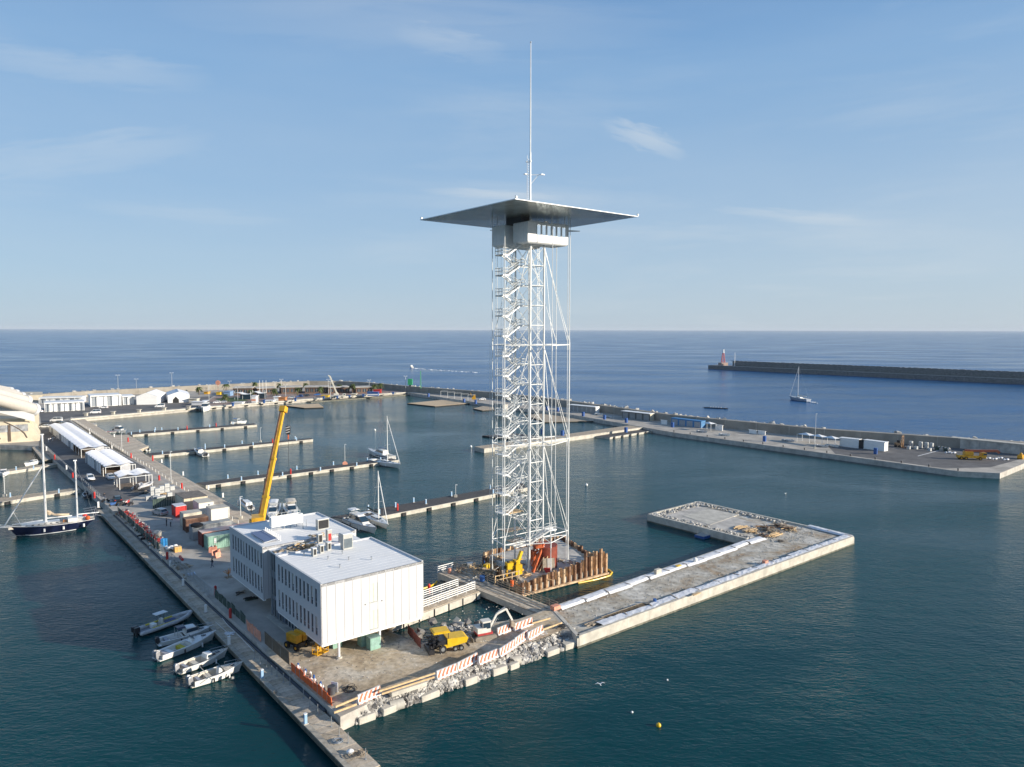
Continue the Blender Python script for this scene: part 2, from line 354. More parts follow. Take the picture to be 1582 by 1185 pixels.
dp = [at(450, 1000, QZ), at(420, 985, QZ), at(410, 1010, QZ), at(516, 1096, QZ), at(560, 1085, QZ), at(690, 1030, QZ), at(840, 985, QZ), at(872, 972, QZ), Vector((5.7, 108.2, 0)), Vector((.9, 103.9, 0)), Vector((-4.5, 102.1, 0)), Vector((-12.2, 95.6, 0)), Vector((-18.5, 100.8, 0)), Vector((-27, 104, 0))]
sheet('ground', [(p.x, p.y) for p in dp], QZ + .008, dirt)
# concrete coping of the far quay edge and waterline stain
mb = MB()
for a, b in zip(far_in[:-1], far_in[1:]): mb.beam(Vector((a.x, a.y, QZ - .2)), Vector((b.x, b.y, QZ - .2)), 1.6, .75)
structure(mb.build('quay_coping', concrete_pale))
# ---- breakwater quay with its sea wall
bw_in = px([(628, 606), (760, 625), (880, 640), (1040, 668), (1200, 690), (1480, 728), (1545, 731), (1582, 716)], QZ) + [Vector((176, 243, QZ))]
bwp = [(p.x, p.y) for p in bw_in] + WALL[::-1][2:7]
mb = MB(); mb.prism(bwp, -3, QZ, 0, 1); structure(mb.build('breakwater_quay', [concrete, road_grey]))
sheet('breakwater_paving', px([(1290, 701), (1460, 723.5), (1530, 722), (1640, 692), (1370, 685), (1280, 690)], QZ), QZ + .006, asphalt)
ln = px([(1418, 704.5), (1460, 693.5)], QZ + .02); sheet_l = MB().beam(ln[0], ln[1], .35, .01).build('painted_line', white); structure(sheet_l)
wt = thing('sea_wall', 'long grey concrete sea wall closing the harbour towards the open sea', 'sea wall')
mb = MB(); mb2 = MB()
inn = offset(WALL, -1.2); out = offset(WALL, 1.6)
for i in range(len(WALL) - 1):
    a, b, c, d = inn[i], inn[i + 1], out[i + 1], out[i]
    mb.add([(a[0], a[1], 0), (b[0], b[1], 0), (c[0], c[1], -2), (d[0], d[1], -2), (a[0], a[1], WT), (b[0], b[1], WT), (c[0], c[1], WT), (d[0], d[1], WT)],
           [(0, 1, 5, 4), (2, 3, 7, 6), (4, 5, 6, 7)])
mb.build('wall', seawall, wt)
for i in range(len(WALL) - 1):
    a, b = Vector((*inn[i], WT)), Vector((*inn[i + 1], WT)); n_ = max(1, int((b - a).length / 12))
    for k in range(n_ + 1):
        p = a.lerp(b, k / n_); d_ = (b - a).normalized(); mb2.beam(p + Vector((d_.y * .03, -d_.x * .03, -3.6)), p + Vector((d_.y * .03, -d_.x * .03, 0)), .16, .12)
stuff(mb2.build('joint', concrete, wt))
mb = MB(); o2 = offset(WALL, 6)
for i in range(len(WALL) - 1):
    a, b = Vector((*o2[i], 0)), Vector((*o2[i + 1], 0)); t = (b - a); nrm = Vector((-t.y, t.x, 0)).normalized(); n_ = int(t.length * 1.5)
    for k in range(n_):
        s_ = random.uniform(-4, 5); z = 4.9 - abs(s_ + 3.4) * .62 + random.uniform(-.5, .4)
        mb.rock(a + t * random.random() + nrm * s_ + Vector((0, 0, z)), random.uniform(.8, 1.7))
tag(stuff(mb.build('breakwater_rocks', stone)), 'pale rubble mound of rocks along the seaward side of the sea wall', 'rocks')
# far jetty
jt = thing('outer_breakwater', 'far dark breakwater with a raised parapet running out to the right', 'breakwater')
a, b = at(1094, 570, 0), at(1700, 600, 0); d = (b - a).normalized(); nrm = Vector((-d.y, d.x, 0))
mb = MB(); mb.prism([a, b, b + nrm * 16, a + nrm * 16], -2, 4.2); mb.build('quay_body', stone_dark, jt)
a2 = a + d * 26 + nrm * 8; b2 = b + nrm * 8
Lj = (b2 - a2).length
mb = MB(); mb.prism([a2, b2, b2 + nrm * 4, a2 + nrm * 4], 4.2, 9.6)
for i in range(60):
    p = a2 + d * (i * Lj / 60); mb.box((p + nrm * 1 + Vector((0, 0, 9.75))), (Lj / 60 * random.uniform(.4, .95), .6, random.uniform(.3, .7)), rz=math.atan2(d.y, d.x))
mb.build('parapet', stone_dark, jt)
mb = MB(); mb.prism([a + nrm * .5, b + nrm * .5, b + nrm * 3, a + nrm * 3], 4.2, 4.35); mb.build('coping', concrete_pale, jt)
lt = thing('harbour_light', 'red lattice light tower with white lantern at the end of the far breakwater', 'light tower', a + d * 14 + nrm * 8 + Vector((0, 0, 4.2)))
MB().box((0, 0, 1.8), (11, 9, 3.6), rz=.3).build('base', mat('pink_stone', (.42, .30, .25), .8), lt)
mb = MB()
for i in range(4):
    an = math.pi / 4 + i * math.pi / 2; c_ = Vector((math.cos(an), math.sin(an), 0))
    c2 = Vector((math.cos(an + math.pi / 2), math.sin(an + math.pi / 2), 0))
    mb.tube(c_ * 3.4 + Vector((0, 0, 3.6)), c_ * 1.3 + Vector((0, 0, 16)), .3)
    for k in range(4):
        f0, f1 = k / 4, (k + 1) / 4
        mb.tube(c_ * (3.4 - 2.1 * f0) + Vector((0, 0, 3.6 + 12.4 * f0)), c2 * (3.4 - 2.1 * f1) + Vector((0, 0, 3.6 + 12.4 * f1)), .18)
mb.build('lattice', red, lt); lt.scale = (.75, .75, .9); MB().tube((0, 0, 16), (0, 0, 20), 1.3, n=8).tube((0, 0, 15.6), (0, 0, 16), 2.2, n=8).build('lantern', white, lt)
p = at(1130, 572, 0) + nrm * 6
tag(MB().tube((0, 0, 0), (0, 0, 15), .35, .2).tube((-.9, 0, 9), (.9, 0, 9), .15).build('signal_mast', white, loc=(p.x, p.y, 4.2)), 'thin white mast on the far breakwater right of the red light tower', 'mast')
# ------------------------------------------------------------------ near floating walkway
def plank_deck(root, A, B, C, D, step, z, m, name='plank', th=.08, gap=.03, edge=0.0):
    """deck between edge A->B and edge D->C, boards laid across"""
    n_ = max(2, int(((B - A).length + (C - D).length) / 2 / step))
    d = (B - A).normalized(); ang = math.atan2(d.y, d.x)
    for i in range(n_):
        f0, f1 = i / n_, (i + 1) / n_ - gap / max(.1, (B - A).length / n_) / n_
        q = [A.lerp(B, f0), A.lerp(B, f1), D.lerp(C, f1), D.lerp(C, f0)]
        c = sum(q, Vector((0, 0, 0))) / 4
        j = random.uniform(0, .02)
        MB().prism([(v.x - c.x, v.y - c.y) for v in q], -th, j).build(name, m[i % len(m)] if isinstance(m, list) else m, root, loc=(c.x, c.y, z))
deck2 = mat('weathered_decking_pale', (.56, .48, .37), .85, var=.2, vs=1.4, bump=.3)
deck3 = mat('weathered_decking_brown', (.44, .36, .26), .85, var=.25, vs=1.4, bump=.3)
wk = thing('floating_walkway', 'long planked concrete walkway running beside the quay towards the bottom of the picture', 'walkway')
WZ = 1.0
A, B = at(150, 788, WZ), at(546, 1200, WZ)
D, C = at(173, 791, WZ), at(429, 1030.5, WZ)
dwk = (B - A).normalized(); nl = Vector((-dwk.y, dwk.x, 0))
wid = (C - A).dot(nl); Dq = A + nl * wid; Cq = B + nl * wid
mb = MB(); mb.prism([A, B, Cq, Dq], .35, WZ - .10, 0); mb.build('float_body', [concrete_wet], wk)
L_ = (B - A).length
mb = MB()
k = 0.
while k < L_:
    mb.prism([A + dwk * k + nl * .9, A + dwk * (k + 5.2) + nl * .9, A + dwk * (k + 5.2) + nl * (wid - .5), A + dwk * k + nl * (wid - .5)], -.8, .36); k += 7.5
mb.build('float', dark, wk)
plank_deck(wk, A + nl * .62, B + nl * .62, Cq - nl * .05, Dq - nl * .05, 1.25, WZ, [deck, deck2, deck, deck3], gap=.07)
n_ = int(L_ / 6.2); edge_m = mat('worn_edge', (.40, .36, .29), .9, var=.2)
for i in range(n_):
    a = A + dwk * (L_ * i / n_ + .03); b = A + dwk * (L_ * (i + 1) / n_ - .03)
    MB().prism([(a + nl * 0), b, b + nl * .58, a + nl * .58], WZ - .62, WZ + .05).build('edge_beam', edge_m, wk)
# ------------------------------------------------------------------ small repeated things
def pedestal(m, stripes=True):
    t = thing('service_pedestal', 'x', 'pedestal', group='service pedestals on the pontoons')
    MB().box((0, 0, .55), (.30, .30, 1.1)).build('post', m, t)
    if stripes: MB().box((0, 0, 1.13), (.34, .34, .07)).build('cap', white, t)
    MB().box((0, 0, .04), (.55, .55, .08)).build('foot', concrete, t)
    return t
ped0 = pedestal(pale_blue); ped1 = pedestal(white); ped1.name = 'water_pedestal'
used = set()
def put(o, loc, rz, label, group=None, s=None):
    if o.name in used:
        return dup(o, loc, rz, label, group, s)
    used.add(o.name); o.location = loc; o.rotation_euler = (0, 0, rz); o['label'] = label
    if group: o['group'] = group
    if s: o.scale = (s, s, s)
    return o
fx = thing('fire_point', 'x', 'fire point', group='red fire points along the quays')
MB().tube((0, 0, .05), (0, 0, 1.15), .2, n=8).build('cabinet', red, fx); MB().sphere((0, 0, 1.2), .2).build('cap', red, fx)
def mkbollard():
    t = thing('mooring_bollard', 'x', 'bollard', group='mooring bollards')
    MB().tube((0, 0, 0), (0, 0, .35), .13, .1, n=8).tube((0, 0, .35), (0, 0, .45), .2, .18, n=8).build('body', black, t); return t
bol = mkbollard()
def stan():
    t = thing('stanchion', 'x', 'post', group='steel stanchions lining the near walkway')
    MB().tube((0, 0, 0), (0, 0, 1.15), .045, n=6).build('post', steel_grey, t); MB().tube((0, 0, 0), (0, 0, .04), .13, n=8).build('base', steel_grey, t); return t
st0 = stan()
for i, (x, y) in enumerate([(194, 806), (208, 822), (232, 848), (263, 876), (283, 905), (247, 858), (318, 946), (354, 996), (405, 1048), (472, 1118)]):
    p = at(x, y, WZ + .05)
    put(ped0 if i > 7 else ped1, p, R(39), ('tall blue service pedestal with white lettering strip, %s from the near end of the walkway' % ORD[9 - i]) if i > 7 else 'slim pale service pedestal, %s from the near end of the walkway edge' % ORD[9 - i] if i not in (5,) else 'slim pale service pedestal on the walkway beside the timber pallets')
for i, (x, y) in enumerate([(393, 1018), (402, 1027), (412, 1033), (420, 1042), (428, 1045), (438, 1054), (448, 1058), (469, 1079), (479, 1092), (491, 1103), (512, 1123), (524, 1137), (538, 1148), (565, 1173)]):
    put(st0, at(x, y, WZ), 0, 'thin steel stanchion on the near walkway, %s counted from the building shadow' % ORD[i])
mb = MB(); pts = []
for (x, y) in [(338, 948), (352, 966), (372, 985), (393, 1007)]: pts.append(at(x, y, WZ + .08))
tag(mb.path(pts, .035).build('mooring_line', white), 'long white mooring line lying on the shaded walkway', 'rope')
tag(MB().path([at(x, y, 1.1) for x, y in ((333, 961), (351, 977), (356, 983))], .03).build('mooring_line', white), 'short white rope lying along the shaded walkway by the crumpled sheet', 'rope')
mb = MB(); c = at(355, 979, WZ + .1)
for k in range(26): mb.rock(c + Vector((random.uniform(-.7, .7), random.uniform(-.4, .4), random.uniform(0, .15))), random.uniform(.12, .32), flat=.4)
tag(mb.build('crumpled_sheet', fabric), 'crumpled white sheet lying on the shaded walkway', 'sheet')
for x, y, lb, mt_, rr in ((541, 1161, 'small white bag on the walkway near the bottom edge', white, .35),):
    tag(MB().sphere(at(x, y, WZ + .2), rr, sc_=(1.2, 1, .7)).build('bag', mt_), lb, 'bag')
def coil(x, y, z, lb, m, r=.55, n_=5):
    mb = MB(); c = at(x, y, z)
    for k in range(n_):
        rr = r * random.uniform(.5, 1); ox, oy = random.uniform(-.4, .4), random.uniform(-.4, .4)
        pts = [c + Vector((ox + rr * math.cos(t * .7), oy + rr * math.sin(t * .7), .05 + .04 * k)) for t in range(10)]
        mb.path(pts, .035, n=4)
    tag(mb.build('rope_coil', m), lb, 'rope')
coil(553, 1166, WZ, 'brown tangled rope on the walkway beside the small white bag', timber_grey, .7, 7)
coil(519, 1145, WZ, 'grey tangled rope lying on the walkway beyond the white bag', steel_grey, .6)
coil(429, 1072, WZ, 'small dark rope heap on the walkway between the two blue pedestals', timber_grey, .3, 3)
# ------------------------------------------------------------------ pontoons
def pontoon(name, label, front, back, z, deckm, face, fend=None, nboards=6.0, mooring=True):
    """front = [px start, px end] of the near top edge, back = far edge"""
    t = thing(name, label, 'pontoon')
    A, B = at(*front[0], z), at(*front[1], z); D, C = at(*back[0], z), at(*back[1], z)
    mb = MB(); mb.prism([A, B, C, D], -.3, z - .06, 0, 0); mb.build('float_body', face, t)
    d = (B - A).normalized(); n1 = Vector((-d.y, d.x, 0)); ln_ = (B - A).length
    w_ = abs((D - A).dot(n1))
    sgn = 1 if (D - A).dot(n1) > 0 else -1; n1 = n1 * sgn
    mb = MB(); i0 = A + n1 * .25; 
    plank_deck(t, A + n1 * .3, B + n1 * .3, C - n1 * .15, D - n1 * .15, nboards, z + .02, deckm, 'deck_section')
    mb = MB().beam(A + Vector((0, 0, z * 0)), B, .35, .22); mb.build('kerb', concrete_pale, t)
    if fend:
        nf = max(2, int(ln_ / fend))
        base = MB().box((0, 0, 0), (1.1, .35, .8)).build('fender', dark, t)
        ang = math.atan2(d.y, d.x)
        for i in range(nf):
            p = A + d * (ln_ * (i + .5) / nf) - n1 * .2; p.z = .42
            if i == 0: base.location = p; base.rotation_euler.z = ang
            else: link_copy(base, 'fender', t, p, ang)
    return t, A, B, d, n1
FP = [
    ('farthest of the four finger pontoons inside the marina, short, with pale front face', [(205, 672), (397, 656.5)], [(196, 668.5), (392, 654)]),
    ('third nearest finger pontoon inside the marina, dark deck and black fenders', [(234, 704.5), (483.5, 679)], [(226, 700.5), (481, 676.8)]),
    ('second nearest finger pontoon inside the marina, with a motor cruiser at its outer end', [(318, 750.5), (616, 711)], [(303, 746), (604, 708)]),
    ('nearest finger pontoon inside the marina, ending behind the tower', [(560, 804), (816, 753.5)], [(509, 799), (806, 746)])]
PNAME = ['farthest', 'third nearest', 'second nearest', 'nearest']
pon = []
for i, (lb, fr, bk) in enumerate(FP):
    pon.append(pontoon('finger_pontoon', lb, fr, bk, .85, deck_dark, concrete_pale, 6.5 if i > 1 else 9))
PEDS = [
    [(203, 671), (216, 667.5), (239, 667), (250, 664), (275, 664), (324, 659.5), (360, 655), (240, 664)],
    [(251, 701), (317, 693.5), (347, 691), (374, 685), (391, 687.5), (456, 678), (458, 680), (317, 690)],
    [(352, 739), (373, 742), (398.5, 733), (436.5, 735), (458.5, 725), (495, 727), (515, 718), (551, 719.5), (567.5, 712), (588, 709)],
    [(569, 787), (586, 794), (549, 792), (658, 778), (639, 775.5), (697.5, 766), (757, 755), (762, 762), (611, 783)]]
REDS = [[(289, 663), (334, 658.5)], [(421, 684)], [(449, 732)], [(614, 788)]]
for k in range(4):
    for j, (x, y) in enumerate(sorted(PEDS[k])):
        put(ped0, at(x, y + .5, .9), R(39), 'light blue service pedestal, %s from the left on the %s finger pontoon' % (ORD[j], PNAME[k]))
    for j, (x, y) in enumerate(REDS[k]):
        put(fx, at(x, y + .8, .9), 0, 'red fire point on the %s finger pontoon%s' % (PNAME[k], ['', ', towards its outer end'][j]), s=1.25)
def thin_post(x, y, h, lb, z=.9):
    t = thing('lamp_pole', lb, 'light pole', at(x, y, z), group='slim lamp poles on the pontoons and promenade')
    MB().tube((0, 0, 0), (0, 0, h), .06, n=6).build('pole', steel_white, t); MB().box((.2, 0, h), (.5, .25, .14)).build('lamp', white, t); MB().box((0, 0, .3), (.7, .7, .6)).build('base', concrete_pale, t)
thin_post(402.5, 683, 5.5, 'slim lamp pole with white base on the third nearest finger pontoon')
thin_post(533, 716, 6.2, 'slim lamp pole on the second nearest finger pontoon right of the crane boom')
thin_post(704, 768, 3.2, 'slim lamp pole on the nearest finger pontoon left of the tower')
tag(MB().tube(at(533, 716.5, 1.0), at(533, 716.5, 1.15), .8, n=10).build('lifebuoy', salmon), 'pink lifebuoy at the foot of the lamp pole on the second nearest finger pontoon', 'lifebuoy')
# promenade between tents and marina
pr = thing('promenade', 'long planked promenade pontoon between the tents and the marina basin', 'promenade')
PA, PB = at(109, 647.5, 1.25), Vector((-38, 129.5, 1.25)); dd = (PB - PA).normalized(); pn = Vector((-dd.y, dd.x, 0))
PC, PD = PB + pn * 5.2, PA + pn * 5.2
MB().prism([PA, PB, PC, PD], .2, 1.13).build('float_body', concrete_pale, pr)
plank_deck(pr, PA + pn * .05, PB + pn * .05, PC - pn * .05, PD - pn * .05, 2.4, 1.25, [deck, deck2, deck])
plat = [at(150, 672, 1.24), at(229, 689, 1.24), at(214, 692.5, 1.24), at(222, 698.5, 1.24), at(190, 690, 1.24)]
prp = thing('mooring_platform', 'wide planked platform jutting from the promenade into the marina beside the tents', 'platform')
MB().prism(plat, .2, 1.2).build('float_body', concrete_pale, prp)
P_ = [at(152, 673, 1.3), at(198, 671.5, 1.3), at(229, 689.5, 1.3), at(206, 698, 1.3)]
MB().prism(P_, .3, 1.18).build('deck_base', deck, prp)
plank_deck(prp, P_[0], P_[3], P_[2], P_[1], 3.0, 1.27, [deck, deck2])
tag(MB().prism(px([(128, 654), (149, 653.5), (150, 656), (131, 657)], .8), .1, .8).build('small_raft', concrete_pale), 'small pale raft in the far left corner of the marina basin', 'raft')
tag(MB().prism(px([(211, 688.5), (230, 688), (230, 690.5), (213, 691)], .9), .1, .9).build('small_raft', concrete_pale), 'small pale raft beside the platform off the promenade', 'raft')
q = px([(283.5, 737), (318, 753), (391, 799)], 1.3)
# promenade posts, pedestals and fire points
rp = thing('promenade_railing', 'thin post and wire railing along the promenade beside the tents', 'railing')
m0 = MB()
n_ = 70
for i in range(n_ + 1):
    p = PA.lerp(PB, i / n_) + pn * .25
    m0.tube(p, p + Vector((0, 0, 1.1)), .05, n=4)
stuff(m0.build('post', steel_white, rp)); MB().tube(PA + pn * .25 + Vector((0, 0, 1.08)), PB + pn * .25 + Vector((0, 0, 1.08)), .025, n=4).build('wire', steel_white, rp)
for j, (x, y) in enumerate([(198, 683), (236, 712), (202.5, 708), (246, 744), (281, 756), (351, 793)]):
    put(fx, at(x, y, 1.3), 0, 'red fire point on the promenade, %s from the far end' % ORD[j], s=1.3)
for j, (x, y) in enumerate([(176.5, 675), (139, 672), (173, 693), (250, 715), (283, 734.5), (322, 756.5), (344.5, 768.5), (332, 787), (368, 781)]):
    put(ped1, at(x, y, 1.3), R(39), 'white service pedestal on the promenade, %s from its far end' % ORD[j], 'white pedestals on the promenade')
for x, y, h, j in ((138.5, 676, 3.6, 0), (188.5, 697, 6.5, 1), (264.6, 749, 9.2, 2), (372, 801, 5.0, 3)):
    thin_post(x, y, h, 'slim lamp pole at the promenade, %s from its far end' % ORD[j], 1.3)
# basin pontoons at the right
pontoon('concrete_pier', 'wide low concrete pier behind the tower linking to the breakwater quay', [(748, 693.5), (1019, 657)], [(733, 690), (1003, 653)], 1.5, deck3, concrete_pale)
pontoon('side_pontoon', 'narrow dark pontoon with black fenders alongside the wide concrete pier', [(942, 676), (1025, 663)], [(921, 673.5), (1006, 661)], .7, deck_dark, concrete_pale, 5)
def raft(pts, z, lb, m, name='work_raft'):
    t = thing(name, lb, 'raft'); P4 = px(pts, z)
    MB().prism(P4, -.1, z - .1).build('hull', dark, t); plank_deck(t, P4[0], P4[1], P4[2], P4[3], 4.0, z, m, 'deck_section'); return t
tan_deck = mat('tan_decking', (.58, .44, .28), .85, var=.2)
raft([(745, 673), (840, 684), (880, 679), (790, 669)], .6, 'low dark raft just behind the wide concrete pier, seen through the tower', deck_dark)
raft([(629, 623), (672, 627.5), (736, 622), (690, 617)], .6, 'tan decked raft moored in the far middle of the marina basin', tan_deck)
raft([(731, 631), (745, 634), (800, 630), (760, 624)], .6, 'dark raft moored left of the tower near the breakwater quay', deck3)
raft([(812, 641), (842, 652), (930, 650), (870, 637)], .5, 'brown raft moored against the breakwater quay right of the tower', deck3)
raft([(440, 626.5), (470, 630), (500, 629), (492, 623.5)], .6, 'tan square raft at the quay behind the crane boom', tan_deck)
raft([(1104, 674.5), (1157, 682.5), (1172, 680.5), (1120, 672.5)], .5, 'low brown raft against the breakwater quay, leftmost of three on the right', deck3)
raft([(1198, 686.5), (1240, 693), (1247, 690.5), (1208, 684.5)], .5, 'low brown raft against the breakwater quay, middle one of three on the right', deck3)
raft([(1313, 705), (1362, 712.5), (1380, 704), (1332, 698)], .7, 'large brown raft against the breakwater quay below the white containers', deck3)
pontoon('low_pontoon', 'long narrow concrete pontoon with black fenders at the right end of the breakwater quay', [(1410, 713.5), (1533, 731)], [(1415, 710), (1541, 728)], .7, concrete, concrete_pale, 6)
tag(MB().prism(px([(470, 618.5), (628, 608), (640, 609), (480, 621)], .5), .0, .5).build('fender_pontoon', concrete_wet), 'thin stained pontoon along the foot of the far marina quay', 'pontoon')
# ------------------------------------------------------------------ big L-shaped caisson pier
arm = thing('caisson_pier', 'new L-shaped concrete pier filled with gravel and edged with white sheeting', 'pier')
AZ = 1.75
a0, a1 = at(892, 983, AZ), at(1320, 828, AZ); dv = (a1 - a0).normalized(); du = Vector((-dv.y, dv.x, 0))
La = (a1 - a0).length
Wd = (at(999, 793, AZ) - a0).dot(dv); 
wA = (at(1156, 832.7, AZ) - a0).dot(du); xin = (at(1156, 832.7, AZ) - a0).dot(dv); yfar = (at(1078.6, 774, AZ) - a0).dot(du)
xl = (at(1000, 795, AZ) - a0).dot(dv); w0 = (at(850, 938, AZ) - a0).dot(du)
def AP(x, y, z=AZ): return a0 + dv * x + du * y + Vector((0, 0, z - AZ))
print('pier', La, w0, wA, xin, yfar, xl)
ring = [AP(0, 0), AP(La, 0), AP(La, yfar), AP(xin - 1.5, yfar), AP(xin - 1.5, wA), AP(-1.2, w0)]
# long arm body and head
W1 = (w0 + wA) / 2
Pn, Pf = at(1000, 794, AZ), at(1078.6, 774, AZ)
corn_in = at(1156, 832.7, AZ)
poly = [AP(0, 0), a1, Pf, Pn, corn_in, at(850, 938, AZ)]
MB().prism(poly, -2, AZ - .35, 0, 1).build('caisson', [concrete_pale, gravel], arm)
# side wall panels, each casting bay a piece
def wall_run(p, q, seg, inward, th=.55, z0=-1, z1=AZ, nm='wall_panel', m=concrete_pale):
    ln_ = (q - p).length; n_ = max(1, round(ln_ / seg)); d_ = (q - p).normalized()
    for i in range(n_):
        s0 = p + d_ * (ln_ * i / n_ + .015); s1 = p + d_ * (ln_ * (i + 1) / n_ - .015)
        MB().prism([s0, s1, s1 + inward * th, s0 + inward * th], z0, z1).build(nm, m, arm)
for (p, q) in zip(poly, poly[1:] + poly[:1]):
    cen = (q - p).normalized(); inw = Vector((-cen.y, cen.x, 0))
    wall_run(p - inw * .06 + cen * .3, q - inw * .06 - cen * .3, 5.0, inw)
# stained waterline
mb = MB()
for (p, q) in zip(poly, poly[1:] + poly[:1]):
    cen = (q - p).normalized(); inw = Vector((-cen.y, cen.x, 0)); mb.prism([p - inw * .075, q - inw * .075, q, p], -1, .28)
mb.build('tide_stain', concrete_wet, arm)
# gravel berms around the head
mb = MB(); cc = [Pf, Pn, corn_in]
for a_, b_ in ((Pn, Pf), (Pn, corn_in), (Pf, Pf + (a1 - Pf) * .62)):
    d_ = (b_ - a_); n1 = Vector((-d_.y, d_.x, 0)).normalized()
    if n1.dot(at(1090, 800, AZ) - a_) < 0: n1 = -n1
    for k in range(int(d_.length * 7)):
        mb.rock(a_ + d_ * random.random() + n1 * random.uniform(.8, 2.6) + Vector((0, 0, -.25 + random.uniform(0, .2))), random.uniform(.15, .4))
stuff(mb.build('gravel_berm', stone, arm))
slab = thing('cast_slab', 'pale grey freshly cast slab in the gravel head of the L-shaped pier', 'slab')
s4 = [at(1020, 797, 1.5), at(1077, 781.5, 1.5), at(1180, 812, 1.5), at(1135, 823, 1.5)]
MB().prism(s4, 1.3, 1.50).build('slab_base', concrete, slab)
MB().prism([at(1055, 797, 1.52), at(1095, 786, 1.52), at(1142, 795, 1.52), at(1097, 811, 1.52)], 1.4, 1.55).build('slab_fresh', concrete_pale, slab)
# white geotextile strips as crumpled runs of sheets
def sheeting(p, q, w_, nrm_, lb, seg=5.5):
    t = thing('geotextile_strip', lb, 'sheeting'); ln_ = (q - p).length; n_ = round(ln_ / seg); d_ = (q - p) / n_
    for i in range(n_):
        nx, ny = 8, 4; MB().box((p + d_ * (i + 1.0) + nrm_ * w_ * .5 + Vector((0, 0, .10))), (.16, w_ * random.uniform(.5, .9), .07), rz=math.atan2(d_.y, d_.x) + random.uniform(-.5, .5)).build('fold_line', timber_grey, t)  # dark bars laid across the sheet stand in for its shaded folds
        vs = []; ww = w_ * random.uniform(.8, 1.1); sk = random.uniform(-.25, .25)
        for a_ in range(nx + 1):
            for b_ in range(ny + 1):
                z = .04 + random.uniform(-.03, .05) + (.03 if b_ in (1, 2) else 0)
                if b_ == ny: z = -.22
                vs.append(p + d_ * (i + a_ / nx * 1.02) + nrm_ * (ww * b_ / ny - .05 + random.uniform(-.06, .06) + sk * a_ / nx) + Vector((0, 0, z)))
        fs = [(a_ * (ny + 1) + b_, (a_ + 1) * (ny + 1) + b_, (a_ + 1) * (ny + 1) + b_ + 1, a_ * (ny + 1) + b_ + 1) for a_ in range(nx) for b_ in range(ny)]
        MB().add(vs, fs, 0).build('sheet', fabric, t)
    return t
sheeting(AP(5.5, .35), AP(La - .3, .35), 1.9, du, 'crumpled white sheeting strip along the outer edge of the L-shaped pier')
ib = at(850, 938, AZ); ie = corn_in + (corn_in - ib).normalized() * 3.2; idir = (ie - ib).normalized(); inn_ = Vector((idir.y, -idir.x, 0))
sheeting(ib + idir * 1 + inn_ * .3, ie + inn_ * .3, 1.7, inn_, 'crumpled white sheeting strip along the inner edge of the L-shaped pier facing the tower')
eh = at(1252, 811, AZ); hd = (a1 - eh).normalized(); hn = Vector((hd.y, -hd.x, 0)); hn = hn if hn.dot(a0 - a1) > 0 else -hn
sheeting(eh, a1 - hd * .5, 1.5, hn, 'short white sheeting strip across the outer end of the L-shaped pier')
# things lying on the pier
def pk(name, lb, cat, x, y, z, mb, m, rz=R(39)):
    p = at(x, y, z); o = mb.build(name, m, loc=p, rz=rz); return tag(o, lb, cat)
def block_box(w_, d_, h_): return MB().box((0, 0, h_ / 2), (w_, d_, h_))
pk('block', 'pale concrete block standing on the inner white strip of the pier', 'block', 1016, 886, 1.85, block_box(1.3, .6, .8), concrete_pale)
pk('bag', 'white lump on the inner sheeting strip of the pier halfway along', 'bag', 1074, 867.5, 1.85, MB().sphere((0, 0, .3), .45), white)
pk('tray', 'flat yellow tray lying on the inner white strip of the pier', 'tray', 1048, 874, 1.95, block_box(1.1, .6, .12), yellow)
pk('crate', 'pinkish crate standing on the gravel of the pier near its outer strip', 'crate', 1182, 871.5, 1.5, block_box(.9, .7, .7), salmon)
pk('crate', 'pinkish crate at the tower end of the inner white strip', 'crate', 858, 941, 1.8, block_box(1.3, .9, .6), salmon)
pk('drum', 'small blue drum at the near end of the outer white strip', 'drum', 1011.5, 931, 1.6, MB().tube((0, 0, 0), (0, 0, .6), .28, n=10), blue)
pk('plank', 'short yellow plank on the outer white strip of the pier', 'plank', 1076, 918, 1.95, block_box(1.8, .5, .12), timber)
for x, y, l_, lb, m_ in ((960, 951, 13, 'long dark timber bundle lying on the gravel at the near end of the pier', timber_grey), (972, 945, 9, 'second long dark timber bundle beside the outer strip of the pier', deck3)):
    t = thing('timber_bundle', lb, 'timber', at(x, y, 1.5), math.atan2(dv.y, dv.x), None)
    for k in range(4): MB().box((random.uniform(-.6, .6), k * .28, .12), (l_, .2, .16)).build('beam', m_, t)
mb = MB()
for k in range(1100):
    s_ = random.uniform(1, La - 3); w_ = random.uniform(2.2, W1 - 2.2); mb.rock(AP(s_, w_, AZ - .34), random.uniform(.04, .13), m=random.choice((0, 0, 0, 1)))
for k in range(300):
    p = at(random.uniform(1160, 1260), random.uniform(812, 836), AZ - .33)
    mb.rock(p, random.uniform(.06, .2))
tag(stuff(mb.build('loose_stones', [stone, stone_dark])), 'loose stones scattered over the gravel top of the L-shaped pier', 'stones')
def woodpile(x, y, z, lb, n_, l_, ms, spread=.9, rz0=R(39), rzv=.25, box=(.18, .1)):
    t = thing('timber_pile', lb, 'timber', at(x, y, z), rz0)
    for k in range(n_):
        lay = k // 6
        MB().box((random.uniform(-.2, .2) * l_, random.uniform(-spread, spread), .07 + lay * .12), (l_ * random.uniform(.6, 1), box[0], box[1]), rz=random.uniform(-rzv, rzv)).build('beam', random.choice(ms), t)
    return t
woodpile(1144, 816, 1.5, 'neat stack of yellow formwork timber on the pier head, farther one', 16, 3.6, [timber], .8, R(39), .03)
woodpile(1196, 827, 1.5, 'neat stack of yellow formwork timber on the pier head, nearer one', 16, 3.8, [timber], .7, R(39), .03)
